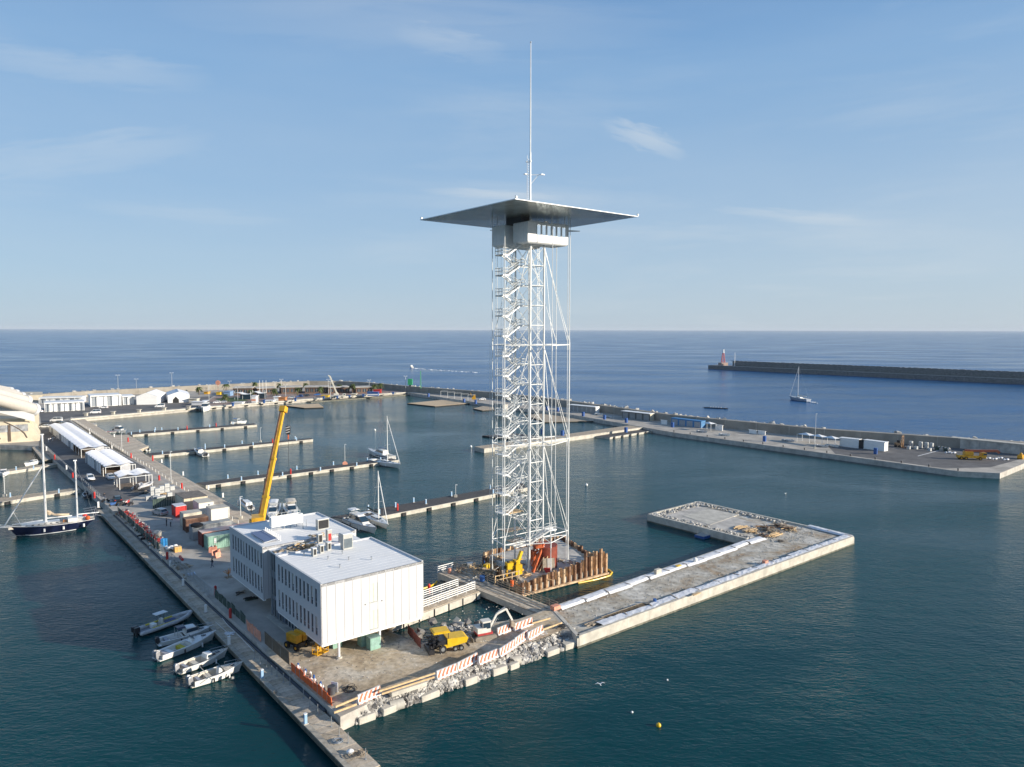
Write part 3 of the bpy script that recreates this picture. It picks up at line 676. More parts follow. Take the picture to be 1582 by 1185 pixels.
woodpile(1160, 820.5, 1.5, 'untidy pile of brown boards between the two yellow timber stacks', 22, 3.6, [timber_grey, timber, deck3], 1.1, R(50), .5)
woodpile(1190, 820, 1.5, 'large jumble of dark and brown scrap timber at the middle of the pier head', 34, 3.4, [timber_grey, rust, deck3, rust_dark], 2.2, R(30), 1.2)
woodpile(1210, 815, 1.5, 'dark scrap pile behind the yellow timber at the pier head', 26, 3, [rust_dark, dark, timber_grey], 1.8, R(30), 1.4)
woodpile(1222, 819, 1.5, 'pale scrap boards at the right end of the jumble on the pier head', 16, 3, [timber, timber_grey], 1.3, R(60), .6)
woodpile(1179, 828, 1.5, 'small pile of dark scrap at the near corner of the pier head jumble', 14, 2, [rust_dark, timber_grey], .9, R(30), 1.4)
coil(1204, 836, 1.5, 'loose black cable loops on the pier gravel below the timber stacks', dark, .6, 4)
coil(869, 968, 1.9, 'black hose coil at the near end of the pier', dark, .6, 5)
fr = thing('blue_raft', 'small blue modular raft with grey top floating inside the L-shaped pier', 'raft', at(1088, 829, .1), R(39))
for i in range(6):
    for j in range(4): MB().box((-1.5 + i * .6, -.9 + j * .6, .2), (.56, .56, .5)).build('float_cube', blue, fr)
MB().box((-.2, 0, .5), (3.0, 2.0, .06)).build('deck', concrete, fr); MB().tube((-1.4, .8, .5), (-1.4, .8, 1.4), .04).build('post', steel_grey, fr)
tag(MB().tube(at(1094.5, 825, .6), at(1094.5, 825, .6) + Vector((.1, .05, .7)), .32, .25, n=8).build('lifebuoy', salmon), 'pink lifebuoy bundle standing on the small blue raft', 'lifebuoy')
# ------------------------------------------------------------------ jersey barriers, rubble edge
def jersey(ms):
    t = thing('jersey_barrier', 'x', 'barrier', group='red and white striped barriers along the site road')
    L2, pr_ = 2.9, [(-.33, 0), (.33, 0), (.30, .12), (.13, .42), (.10, 1.05), (-.10, 1.05), (-.13, .42), (-.30, .12)]
    rings = [[(x, a_, b_) for a_, b_ in pr_] for x in (-L2 / 2, L2 / 2)]
    MB().loft(rings, smooth=False).build('body', concrete_pale if False else white_b, t)
    for k in range(5):
        x0 = -1.35 + k * .6
        for sgn in (-1, 1):
            vs = [(x0, sgn * .145, .42), (x0 + .3, sgn * .145, .42), (x0 + .62, sgn * .112, 1.04), (x0 + .32, sgn * .112, 1.04)]
            vs = [(min(1.43, max(-1.43, a)), b, c) for a, b, c in vs]
            MB().add(vs, [(0, 1, 2, 3)] if sgn < 0 else [(3, 2, 1, 0)]).build('stripe', stripe_m, t)
        vs = [(x0 - .2, -.338, .0), (x0 + .1, -.338, .0), (x0 + .3, -.15, .42), (x0, -.15, .42)]
        vs = [(min(1.43, max(-1.43, a)), b - .004, c) for a, b, c in vs]
        MB().add(vs, [(0, 1, 2, 3)]).build('stripe', stripe_m, t)
    return t
white_b = mat('barrier_white', (.72, .70, .66), .8, var=.14, vs=1.5)
stripe_m = mat('barrier_red', (.56, .17, .09), .8, var=.2, vs=2)
jb = jersey(None)
bar = [((552, 1088), (587, 1072)), ((674, 1050), (705, 1037)), ((706, 1037), (737, 1020)), ((739, 1027), (768, 1014)), ((771, 1015), (795, 999)), ((795, 998), (815, 984)), ((815, 989), (838, 976)), ((768, 982), (792, 972)), ((794, 975), (822, 964))]
BL = ['nearest striped barrier, standing alone close to the corner of the quay', 'striped barrier at the left end of the row of six along the rubble edge'] + ['striped barrier, %s from the left in the row along the rubble edge' % ORD[k] for k in (1, 2, 3, 4, 5)] + ['faded striped barrier on the inner road side beside the excavator bucket', 'faded striped barrier at the right end of the inner pair by the pontoon']
for i, (p_, q_) in enumerate(bar):
    p, q = at(*p_, QZ), at(*q_, QZ); d_ = q - p
    o = put(jb, (p + q) / 2, math.atan2(d_.y, d_.x), BL[i]); o.scale = (max(.8, d_.length / 2.95), 1, 1.0)
# rubble edge from corner to the pier
mb = MB()
for k in range(5200):
    s_ = random.uniform(.8, EL + 2.2); w_ = random.random()
    if random.random() < .25 * (math.sin(s_ * .9) + 1): w_ *= .8
    z = .35 + 1.5 * w_ ** .8 + random.uniform(-.15, .15) + .25 * math.sin(s_ * 1.3) * math.sin(s_ * .37 + w_ * 3); r_ = random.choice((.12, .16, .22, .3, .42, .5))
    mb.rock(E0 + ed * s_ + en * (-.15 + (RW(s_) + .1) * w_) + Vector((0, 0, min(z, 1.75) - .3)), r_, m=random.choice((0, 0, 1)))
tag(stuff(mb.build('rubble', [stone, stone_dark])), 'broken concrete rubble covering the sloping quay edge below the striped barriers', 'rubble')
MB_ = [(.6, 2.6, 0), (3.6, 2.2, 1), (8.6, 3.2, 2), (19.2, 2.8, 3), (28.2, 2.8, 4), (31.5, 2.9, 5), (22.0, 1.9, 6), (15.0, 2.2, 7)]
for s_, l_, k in MB_:
    c = E0 + ed * (s_ + l_ / 2) + en * .15
    o = MB().box((0, 0, 0), (l_ * .8, 1.0, .95), rot=Matrix.Rotation(random.uniform(-.1, .12), 3, 'X') @ Matrix.Rotation(random.uniform(-.05, .05), 3, 'Y')).build('concrete_block', concrete_pale, loc=(c.x - en.x * .25, c.y - en.y * .25, .28 + .1 * (k % 2)), rz=math.atan2(ed.y, ed.x) + random.uniform(-.05, .05))
    bv = o.modifiers.new('b', 'BEVEL'); bv.width = .08; bv.segments = 1
    tag(o, 'stained concrete block lying at the waterline of the rubble edge, %s from the near corner' % ORD[[0, 1, 2, 5, 6, 7, 4, 3][k]], 'block')
pk('concrete_pipe', 'thick concrete pipe piece lying at the waterline, nearer one of two', 'pipe', 613, 1089, .5, MB().tube((-.8, 0, 0), (.8, 0, .1), .62, n=14), concrete_pale, R(20))
pk('concrete_pipe', 'thick concrete pipe piece lying at the waterline, farther one of two', 'pipe', 796, 1021, .5, MB().tube((-.7, 0, 0), (.7, 0, .1), .6, n=14), concrete_pale, R(20))
def tyre(x, y, z, lb, r=.6, rz=0, tilt=.4):
    n = 14; rings = []
    for i in range(n + 1):
        t = 2 * math.pi * i / n; c = Vector((math.cos(t), 0, math.sin(t)))
        rings.append([c * (r - .2 + .17 * math.cos(s_)) + Vector((0, .2 * math.sin(s_), 0)) for s_ in (0, 1.05, 2.1, 3.14, 4.2, 5.2)])
    o = MB().loft(rings, caps=False).build('tyre', dark, loc=at(x, y, z)); o.rotation_euler = (tilt, 0, rz); tag(o, lb, 'tyre')
tyre(623, 1086, .55, 'old black tyre fender at the waterline beside the nearer pipe piece', .7, R(40), -.5)
tyre(727, 1044, .5, 'old black tyre fender below the row of striped barriers', .7, R(30), -.4)
tyre(733, 1042, .6, 'second black tyre beside the one below the striped barriers', .6, R(60), -.3)
tyre(790, 1025, .55, 'old black tyre fender beside the farther pipe piece', .65, R(35), -.4)
tyre(832, 1003, .6, 'black tyre on the rubble near the pier joint', .55, R(35), -.4)
for i, (p_, q_, lb) in enumerate([((518, 1092), (552, 1078), 'upper pale timber rail at the near quay corner'), ((516, 1101), (551, 1088), 'lower pale timber rail at the near quay corner'), ((585, 1068), (672, 1040), 'upper of two long timber rails between the lone barrier and the barrier row'), ((590, 1072), (671, 1046), 'lower of two long timber rails between the lone barrier and the barrier row'), ((838, 973), (868, 962), 'short timber rail between the barrier row and the pier'), ((822, 963), (850, 955), 'short yellow timber rail on the inner side of the road')]):
    z = QZ + (.9 if 'upper' in lb else .45)
    tag(MB().beam(at(*p_, z), at(*q_, z), .16, .2).build('timber_rail', timber), lb, 'rail')
pk('long_slab', 'long pale concrete slab lying on the rubble beside the timber rails', 'slab', 630, 1066, 1.6, block_box(4.6, .9, .5), concrete_pale, R(36))
# ------------------------------------------------------------------ the white two-block building
C0 = at(496.8, 997, 4.2); BR = R(39)
bd = thing('office_building', 'white two-block office building on slim columns beside the quay, with tall narrow windows', 'building', (C0.x, C0.y, 0), BR)
ZB, ZT, BW_ = 4.2, 12.1, 15.1
louvre = mat('pale_green_door', (.62, .64, .55), .5, var=.04)
def block(y0, y1, wy0):
    MB().bx(.14, BW_ - .02, y0 + .14, y1, ZB, ZT - .45, 0).build('wall', white_cladding, bd)
    # roof sheet with standing seams and parapet
    MB().bx(.14, BW_ - .02, y0 + .14, y1 - .02, ZT - .45, ZT - .18).build('roof', membrane, bd)
    n_ = 15
    for k in range(1, n_):
        y = y0 + (y1 - y0) * k / n_; MB().bx(.3, BW_ - .2, y - .025, y + .025, ZT - .18, ZT - .173).build('roof_seam', membrane, bd)
    for nm, a in (('parapet', (0, .28, y0, y1)), ('parapet', (BW_ - .26, BW_, y0, y1)), ('parapet', (.28, BW_ - .26, y1 - .28, y1)), ('parapet', (.28, BW_ - .26, y0, y0 + .12))):
        MB().bx(*a, ZT - .45, ZT + (.0 if a[3] - a[2] > .2 else -.1)).build(nm, white_cladding, bd)
    # window wall facing the walkway: cladding strips between openings, glass set back
    def strip(a, b, c, d): MB().bx(0, .14, a, b, c, d).build('cladding_panel', white_cladding, bd)
    rows = [(5.02, 7.45), (8.72, 11.1)]
    strip(y0, y1, ZB, rows[0][0]); strip(y0, y1, rows[0][1], rows[1][0]); strip(y0, y1, rows[1][1], ZT - .45)
    ys = [wy0 + k * 1.235 for k in range(11)]
    for (z0, z1) in rows:
        strip(y0, ys[0], z0, z1); strip(ys[-1] + .62, y1, z0, z1)
        for k in range(10): strip(ys[k] + .62, ys[k + 1], z0, z1)
        for k in range(11):
            w_ = MB().bx(.10, .135, ys[k], ys[k] + .62, z0, z1).build('window', glass, bd)
            MB().bx(.05, .1, ys[k], ys[k] + .04, z0, z1).bx(.05, .1, ys[k] + .58, ys[k] + .62, z0, z1).bx(.05, .1, ys[k] + .04, ys[k] + .58, z0 + .62, z0 + .69).build('frame', steel_grey, w_)
            if (k * 7 + int(z0)) % 5 == 0: MB().bx(.085, .098, ys[k] + .1, ys[k] + .52, z0 + .9, z1 - .1).build('blind', concrete, w_)
block(0, 15.0, 1.15); block(20.0, 34.6, 20.35)
def front(y):
    js = [0, .8] + [.8 + 1.2 * k for k in range(1, 12)] + [BW_]
    for a, b in zip(js[:-1], js[1:]):
        if abs(a - 6.8) < .01 and y < 1:
            for z0, z1 in ((ZB, 4.35), (6.95, 8.0), (10.6, ZT - .1)): MB().bx(a + .012, b - .012, y - .0, y + .14, z0, z1).build('facade_panel', white_cladding, bd)
            for z0, z1 in ((4.37, 6.93), (8.02, 10.58)):
                dr = MB().bx(a + .03, b - .03, y + .04, y + .13, z0, z1).build('service_door', louvre, bd)
                MB().bx((a + b) / 2 - .012, (a + b) / 2 + .012, y + .02, y + .04, z0, z1).build('gap', steel_grey, dr)
                MB().bx(a + .03, b - .03, y - .05, y + .04, z0 - .0, z0 + .07).build('sill', steel_grey, dr)
        else: MB().bx(a + .02, b - .02, y, y + .14, ZB, ZT - .1).build('facade_panel', white_cladding, bd)
    MB().bx(.02, BW_ - .03, y + .08, y + .13, ZB + .01, ZT - .11).build('joint_backing', mat('joint_grey', (.12, .125, .13), .7), bd)
front(0); front(20.0)
for x, z in ((6.15, 8.0), (8.6, 7.95)): MB().tube((x, -.05, z), (x, .02, z), .07, n=8).build('vent', dark, bd)
# edge beam and soffit
MB().bx(.1, BW_ - .25, .15, .55, ZB - .36, ZB - .004).build('edge_beam', white, bd)
MB().bx(.1, .45, .6, 14.8, ZB - .3, ZB - .004).bx(.1, .45, 20.2, 34.3, ZB - .3, ZB - .004).build('edge_beam', white, bd)
for x in (3.8, 10.2): MB().bx(x, x + .25, .6, 14.8, ZB - .5, ZB - .006).build('soffit_beam', steel_grey, bd)
for x, y in ((2.5, -.0 + .35), (8.4, .35), (8.4, 6.5), (2.4, 22), (2.4, 32), (9.5, 22), (9.5, 32), (13.2, 33)):
    c_ = MB().tube((x, y, QZ - .2), (x, y, ZB - .36), .17, n=14).build('column', white, bd)
    MB().tube((x, y, QZ), (x, y, QZ + .22), .42, .38, n=14).build('footing', concrete_pale, c_)
# recessed link between the blocks, and glazed ground floor
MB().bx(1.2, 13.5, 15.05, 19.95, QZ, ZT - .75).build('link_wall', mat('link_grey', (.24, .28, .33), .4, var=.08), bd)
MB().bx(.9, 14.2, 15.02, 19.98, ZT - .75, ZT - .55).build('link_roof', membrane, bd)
for k in range(5):
    y = 15.35 + k * 1.0; MB().tube((.95, y, QZ), (.95, y, ZT - .76), .09, n=8).build('downpipe', steel_grey, bd)
for k, (z0, z1) in enumerate(((1.9, 4.3), (5.0, 7.5), (8.6, 11.0))):
    for j in range(2):
        MB().bx(1.14, 1.19, 15.6 + j * 2.2, 17.2 + j * 2.2, z0, z1).build('window', glass, bd)
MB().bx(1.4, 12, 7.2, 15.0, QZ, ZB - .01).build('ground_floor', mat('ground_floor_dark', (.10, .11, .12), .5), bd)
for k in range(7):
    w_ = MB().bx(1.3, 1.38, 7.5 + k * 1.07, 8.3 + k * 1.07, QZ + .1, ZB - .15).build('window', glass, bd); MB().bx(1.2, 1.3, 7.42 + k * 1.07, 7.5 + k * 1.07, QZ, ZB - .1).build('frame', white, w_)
MB().bx(.2, 14, 6.9, 20, QZ, QZ + .14).build('plinth', concrete_pale, bd)
# roof equipment, all standing on the roof
def on_roof(x, y, z=0): return C0.x + x * math.cos(BR) - y * math.sin(BR), C0.y + x * math.sin(BR) + y * math.cos(BR), ZT - .18 + z
def roof_unit(name, lb, cat, x, y, parts, rz=0, z=0):
    t = thing(name, lb, cat, on_roof(x, y, z), BR + rz)
    for nm, mb, m in parts: mb.build(nm, m, t)
    return t
acm = mat('ac_casing', (.42, .42, .39), .5, var=.06)
def ac(lb, x, y, w_, d_, h_, fan=True, face=None, rz=0, z=0):
    t = roof_unit('air_conditioner', lb, 'air conditioner', x, y, [('casing', MB().bx(-w_ / 2, w_ / 2, -d_ / 2, d_ / 2, .1, h_), acm), ('grille', MB().bx(-w_ / 2 + .12, w_ / 2 - .12, -d_ / 2 - .03, -d_ / 2, .25, h_ * (.7 if face else .92)), dark if not face else face), ('top_rim', MB().bx(-w_ / 2 - .03, w_ / 2 + .03, -d_ / 2 - .03, d_ / 2 + .03, h_, h_ + .06), white)], rz, z)
    MB().bx(-w_ / 2, w_ / 2, -d_ / 2 + .1, -d_ / 2 + .2, 0, .1).bx(-w_ / 2, w_ / 2, d_ / 2 - .2, d_ / 2 - .1, 0, .1).build('feet', steel_grey, t); return t
ac('large grey air handling unit with dark grille standing on the nearer roof', 9.6, 12.2, 1.5, 1.0, 2.3, face=mat('unit_grille', (.10, .13, .15), .5))
ac('white and grey cooling unit with two fans on the farther roof beside the timber', 11.3, 24.2, 1.9, .9, 1.7)
for k, (x, y) in enumerate(((4.4, 11.9), (5.8, 12.6), (7.2, 13.2))): ac('small grey condenser on the nearer roof edge, %s from the left' % ORD[k], x, y, .55, .8, 1.15, rz=R(0))
ac('red and black compressor unit in the roof gap between the blocks', 9.6, 18.2, .7, .7, 1.9, face=red, z=-.35)
ac('grey condenser beside the red compressor in the roof gap', 8.2, 18.4, .7, .7, 1.4, z=-.35)
roof_unit('gas_cylinder', 'small grey rounded tank on the link roof right of the red compressor', 'tank', 10.9, 17.0, [('shell', MB().tube((0, 0, 0), (0, 0, 1.1), .3, n=12).sphere((0, 0, 1.1), .3), steel_grey)], z=-.35)
scr = roof_unit('plant_screen', 'big white boxed plant screen raised on a steel frame at the far roof', 'plant screen', 7.2, 28.9, [('panel', MB().bx(-2.6, 2.6, -.55, -.45, .5, 2.0), white), ('side_panel', MB().bx(-2.6, -2.5, -.45, .5, .5, 2.0), white), ('side_panel', MB().bx(2.5, 2.6, -.45, .5, .5, 2.0), white), ('back_panel', MB().bx(-2.5, 2.5, .4, .5, .5, 2.0), white)])
mb = MB()
for k in range(6): mb.beam((-2.6 + k * 1.04, -.4, 0), (-2.6 + k * 1.04, -.4, .5), .08).beam((-2.6 + k * 1.04, .6, 2.0), (-2.6 + k * 1.04, .6, 2.35), .08)
mb.beam((-2.6, .6, 2.35), (2.6, .6, 2.35), .06); mb.beam((-2.6, -.4, .46), (2.8, -.4, .46), .1); mb.beam((2.7, -1.6, 0), (2.7, -1.6, 1.2), .05).build('frame', steel_grey, scr)
sp = roof_unit('solar_array', 'row of tilted solar panels in a white frame on the far block beside its edge', 'solar panels', 2.2, 25.2, [])
for k in range(8): MB().box((0, -2.6 + k * .75, .3), (2.1, .62, .05), rot=Matrix.Rotation(.25, 3, 'X')).build('solar_panel', mat('solar_blue', (.10, .14, .24), .15, var=.05), sp); 
for k in range(9): MB().beam((-1.1, -3 + k * .75, .15), (1.2, -3 + k * .75, .45), .05).build('bracket', white, sp)
for k in range(9): MB().beam((1.35, -3 + k * .75, 0), (1.35, -3 + k * .75, .8), .12).build('upright', white, sp)
def roof_pile(x, y, lb, n_, l_, ms, z=0):
    t = thing('timber_pile', lb, 'timber', on_roof(x, y, z), BR)
    for k in range(n_): MB().box((random.uniform(-1.1, 1.1), random.uniform(-.8, .8), .08 + k // 5 * .11), (l_ * random.uniform(.5, 1), .16, .08), rz=random.uniform(-1.5, 1.5)).build('board', random.choice(ms), t)
roof_pile(5.4, 17.2, 'untidy heap of formwork boards on the link roof between the blocks', 34, 2.0, [timber, timber, timber_grey], -.3)
roof_pile(3.3, 17.6, 'flat pallet and loose boards at the left of the link roof', 18, 1.8, [timber, timber_grey, concrete_pale], -.35)
roof_pile(5.0, 15.4, 'low heap of boards on the link roof close to the nearer block', 16, 1.8, [timber, canvas], -.3)
roof_pile(8.7, 20.8, 'upright crate of boards beside the compressor on the farther roof edge', 16, 1.0, [timber, canvas])
for k, (x, y) in enumerate(((5.3, 9.2), (7.4, 7.1), (9.9, 5.2), (5.0, 4.9), (9.0, 26.5), (12.3, 28), (3.3, 12.8), (7.9, 10.1))):
    tag(MB().tube((0, 0, 0), (0, 0, .4), .08, n=6).tube((0, 0, .4), (0, 0, .46), .14, n=6).build('roof_vent', steel_grey, loc=on_roof(x, y)), 'short vent pipe on the white office roof, %s of eight scattered ones' % ORD[k], 'vent pipe', 'short vent pipes on the office roof')
tag(MB().box((0, 0, .05), (1.5, .9, .1)).build('hatch_board', timber_grey, loc=on_roof(1.7, 18.2, -.36), rz=BR), 'brown board lying at the left end of the link roof by the pipes', 'board')
# lights under
def lid(x, y, w_, d_, h_, lb):
    t = thing('site_cabinet', lb, 'cabinet', at(x, y, QZ), BR); MB().bx(-w_ / 2, w_ / 2, -d_ / 2, d_ / 2, 0, h_).build('body', green_box, t); MB().bx(-w_ / 2 - .04, w_ / 2 + .04, -d_ / 2 - .04, d_ / 2 + .04, h_, h_ + .08).build('lid', mat('cabinet_lid', (.2, .3, .27), .5), t)
    MB().bx(-w_ / 2 + .2, w_ / 2 - .2, -d_ / 2 - .02, -d_ / 2, .3, h_ - .3).build('door', mat('cabinet_door', (.26, .42, .36), .5), t)
lid(577, 1001, 1.5, 1.2, 1.6, 'pale green metal cabinet beneath the raised office block, by the right column')
lid(562, 996, 1.3, 1.2, 1.7, 'second green cabinet beneath the raised office block, deeper in shade')
lid(519, 999, 1.3, 1.0, 1.4, 'green cabinet beneath the raised office block just behind the left column')
# ------------------------------------------------------------------ the tower
TC = Vector((3.05, 128.61)); TR = R(38)
tw = thing('control_tower', 'tall white lattice control tower with zigzag stair, cabins and a thin square roof', 'tower', (TC.x, TC.y, 0), TR)
def tl(w):  # world point to tower local
    d = Vector((w[0] - TC.x, w[1] - TC.y)); return Vector((d.x * math.cos(TR) + d.y * math.sin(TR), -d.x * math.sin(TR) + d.y * math.cos(TR), w[2] if len(w) > 2 else 0))
SX, SY = 1.55, 2.05
cor = [(-SX, -SY), (SX, -SY), (SX, SY), (-SX, SY)]
LV = [7.1 + 3.42 * k for k in range(16)]; TOPZ = 58.4
for i, (x, y) in enumerate(cor): MB().tube((x, y, QZ), (x, y, TOPZ + (5.2 if i in (0, 2) else .5)), .17 if i else .2, n=10).build('column', steel_white, tw)
bp = MB()
for (x, y) in cor: bp.tube((x, y, QZ - .1), (x, y, QZ + .35), .5, .3, n=10)
bp.build('base_plates', steel_white, tw)
zz = [QZ + .3] + LV
for k, z in enumerate(LV):
    for i in range(4):
        a, b = cor[i], cor[(i + 1) % 4]; MB().tube((*a, z), (*b, z), .085, n=6).build('ring_beam', steel_white, tw)
for k in range(len(zz) - 1):
    for i in range(4):
        a, b = cor[i], cor[(i + 1) % 4]
        MB().tube((*a, zz[k]), (*b, zz[k + 1]), .038, n=5).tube((*b, zz[k]), (*a, zz[k + 1]), .038, n=5).build('cross_brace', steel_white, tw)
# cable ladder inside
mb = MB(); lx, ly = -.9, -1.2
for s_ in (-.22, .22): mb.beam((lx + s_, ly, 3), (lx + s_, ly, TOPZ), .06, .1)
for k in range(110): mb.beam((lx - .22, ly, 3 + k * .5), (lx + .22, ly, 3 + k * .5), .05)
mb.build('cable_ladder', steel_grey, tw)
mb = MB(); lx, ly = .55, -1.7
for s_ in (-.2, .2): mb.beam((lx + s_, ly, 4), (lx + s_, ly, TOPZ), .05, .05)
for k in range(180): mb.beam((lx - .2, ly, 4 + k * .3), (lx + .2, ly, 4 + k * .3), .04)
mb.build('ladder', steel_white, tw)
# outer slender masts
def tower_pt(xp, yb): return tl(at(xp, yb, QZ))
MP = {k: tower_pt(*v) for k, v in dict(L1=(760.6, 879), L2=(779.2, 890), R1=(850.8, 886), R4=(874.2, 872), R3=(877, 864), R2=(857, 857.4), X=(768, 862)).items()}
RZ_ = 63.25
order = ['L1', 'L2', 'R1', 'R4', 'R3', 'R2', 'X']
rad = dict(L1=.07, L2=.08, R1=.055, R4=.05, R3=.075, R2=.06, X=.04)
for k in order:
    p = MP[k]; MB().tube((p.x, p.y, QZ), (p.x, p.y, RZ_ - 3), rad[k], n=8).tube((p.x, p.y, RZ_ - 3), (p.x, p.y, RZ_), .05, n=6).tube((p.x, p.y, QZ - .1), (p.x, p.y, QZ + .9), rad[k] * 2.1, rad[k] * 1.4, n=8).build('outer_mast', steel_white, tw)
    if k in ('L1', 'L2', 'R3', 'R2'):
        q = p * 1.04; MB().tube((q.x, q.y + .25, QZ), (q.x, q.y + .25, 41.7), .035, n=5).build('stay_rod', steel_white, tw)
NODEZ = [LV[0], LV[5], LV[10]]
near_c = dict(L1=3, L2=0, R1=1, R4=1, R3=1, R2=2, X=3)
for j, z in enumerate(NODEZ):
    for a, b in zip(order, order[1:] + order[:1]):
        if (a, b) == ('R4', 'R3'): continue
        MB().tube((MP[a].x, MP[a].y, z), (MP[b].x, MP[b].y, z), .075, n=6).build('outrigger_beam', steel_white, tw)
    for k in order:
        p = MP[k]; c = cor[near_c[k]]
        if k != 'X':
            MB().tube((p.x, p.y, z), (*c, z), .09, n=6).build('outrigger_beam', steel_white, tw)
            MB().tube((p.x, p.y, z - .9), (p.x, p.y, z + 1.1), rad[k] * 2.0, rad[k] * 1.3, n=8).build('node_casting', steel_white, tw)
            zt = (NODEZ + [TOPZ])[j + 1]
            MB().tube((p.x, p.y, z + .5), (*c, zt), .04, n=5).build('stay_cable', steel_white, tw)
            if k in ('L2', 'R3', 'R2', 'L1'): MB().tube((p.x + .18, p.y + .1, z + .5), (c[0] + .05, c[1] + .25, zt), .04, n=5).build('stay_cable', steel_white, tw)
# stair: two flights per storey between a right and a left landing
XR, XL, YF, YB = -2.45, -5.15, -.75, .45
def flight(x0, z0, x1, z1, y0, w_):
    mb = MB(); 
    for y in (y0, y0 + w_): mb.beam((x0, y, z0), (x1, y, z1), .06, .22)
    n_ = 9
    for k in range(n_):
        f = (k + .5) / n_; mb.box((x0 + (x1 - x0) * f, y0 + w_ / 2, z0 + (z1 - z0) * f + .05), (.27, w_, .05))
    return mb
def rails(x0, z0, x1, z1, ys):
    mb = MB()
    for y in ys:
        mb.tube((x0, y, z0 + 1.05), (x1, y, z1 + 1.05), .05, n=4); mb.tube((x0, y, z0 + .6), (x1, y, z1 + .6), .035, n=4)
        for k in range(5): f = k / 4; mb.tube((x0 + (x1 - x0) * f, y, z0 + (z1 - z0) * f), (x0 + (x1 - x0) * f, y, z0 + (z1 - z0) * f + 1.05), .04, n=4)
    return mb
def landing(x0, x1, sgn):
    mb = MB().bx(x0, x1, YF, YB + 1.0, -.12, -.02)
    mb.beam((x0, YF, -.12), (x1, YF, -.12), .07, .26).beam((x0, YB + 1, -.12), (x1, YB + 1, -.12), .07, .26)
    xe = x1 if sgn > 0 else x0
    for z in (.55, 1.05): mb.tube((xe, YF, z), (xe, YB + 1, z), .055, n=4)
    for y in (YF, YB + 1.0):
        for z in (.55, 1.05): mb.tube((x0, y, z), (x1, y, z), .055, n=4)
    for y in (YF, (YF + YB + 1) / 2, YB + 1): mb.tube((xe, y, -.1), (xe, y, 1.07), .065, n=4)
    for y in (YF, YB + 1): mb.tube(((x0 + x1) / 2, y, -.1), ((x0 + x1) / 2, y, 1.07), .055, n=4)
    return mb
HS = 3.42
fA = flight(XR, HS, XL, HS / 2, YF, .95); fB = flight(XL, HS / 2, XR, 0, YB + .05, .9)
rA = rails(XR, HS, XL, HS / 2, (YF, YF + .95)); rB = rails(XL, HS / 2, XR, 0, (YB + .05, YB + .95))
lR = landing(XR, -1.75, 1); lL = landing(XL - 1.25, XL, -1)
proto = None
for k in range(14):
    z = LV[1] + HS * k - HS * .0
    if k == 0:
        pA, pB, pR, pL = fA.build('stair_flight', steel_white, tw), fB.build('stair_flight', steel_white, tw), lR.build('landing', steel_white, tw), lL.build('landing', steel_white, tw)
        ra = rA.build('handrail', steel_white, pA); rb = rB.build('handrail', steel_white, pB)
        for o in (pA, pB, pR): o.location.z = z
        pL.location.z = z + HS / 2
    else:
        for o, nm in ((pA, 1), (pB, 1), (pR, 1), (pL, 1)):
            c = copy_tree(o, tw); c.location.z = z + (HS / 2 if o is pL else 0)
for x in (XL - 1.2, XL): 
    for y in (YF, YB + 1): MB().tube((x, y, LV[1]), (x, y, TOPZ), .03, n=4).build('stair_hanger', steel_white, tw)
# base stair sloping up to the right, platforms
Q1, Q2, Q3, Q4 = tl(at(798, 846, 6.3)), tl(at(820, 840, 6.5)), tl(at(849, 820, 8.6)), tl(at(860, 818, 8.6))
wd_ = Vector((0, .95, 0)); mb = MB(); mr = MB()
for o_ in (Vector((0, 0, 0)), wd_):
    for a_, b_ in ((Q1, Q2), (Q2, Q3), (Q3, Q4)):
        mb.beam(a_ + o_, b_ + o_, .07, .24)
        for h_ in (.55, 1.05): mr.tube(a_ + o_ + Vector((0, 0, h_)), b_ + o_ + Vector((0, 0, h_)), .03, n=4)
        for k in range(5): c = a_.lerp(b_, k / 4) + o_; mr.tube(c, c + Vector((0, 0, 1.05)), .028, n=4)
for k in range(11): c = Q2.lerp(Q3, (k + .5) / 11) + wd_ / 2; mb.box(c, (.3, .9, .05))
for a_, b_ in ((Q1, Q2), (Q3, Q4)): mb.beam(a_ + wd_ / 2, b_ + wd_ / 2, .9, .06)
mb.build('base_stair', steel_white, tw); mr.build('handrail', steel_white, tw)
MB().bx(-4.6, -1.2, -1.6, .6, 6.9, 7.05).build('platform', timber_grey, tw); MB().bx(-3.6, .2, 1.9, 3.6, 7.9, 8.05).build('platform', timber_grey, tw)
MB().bx(-5, -2, -1.0, 1.0, 12.1, 12.2).build('platform', timber, tw)
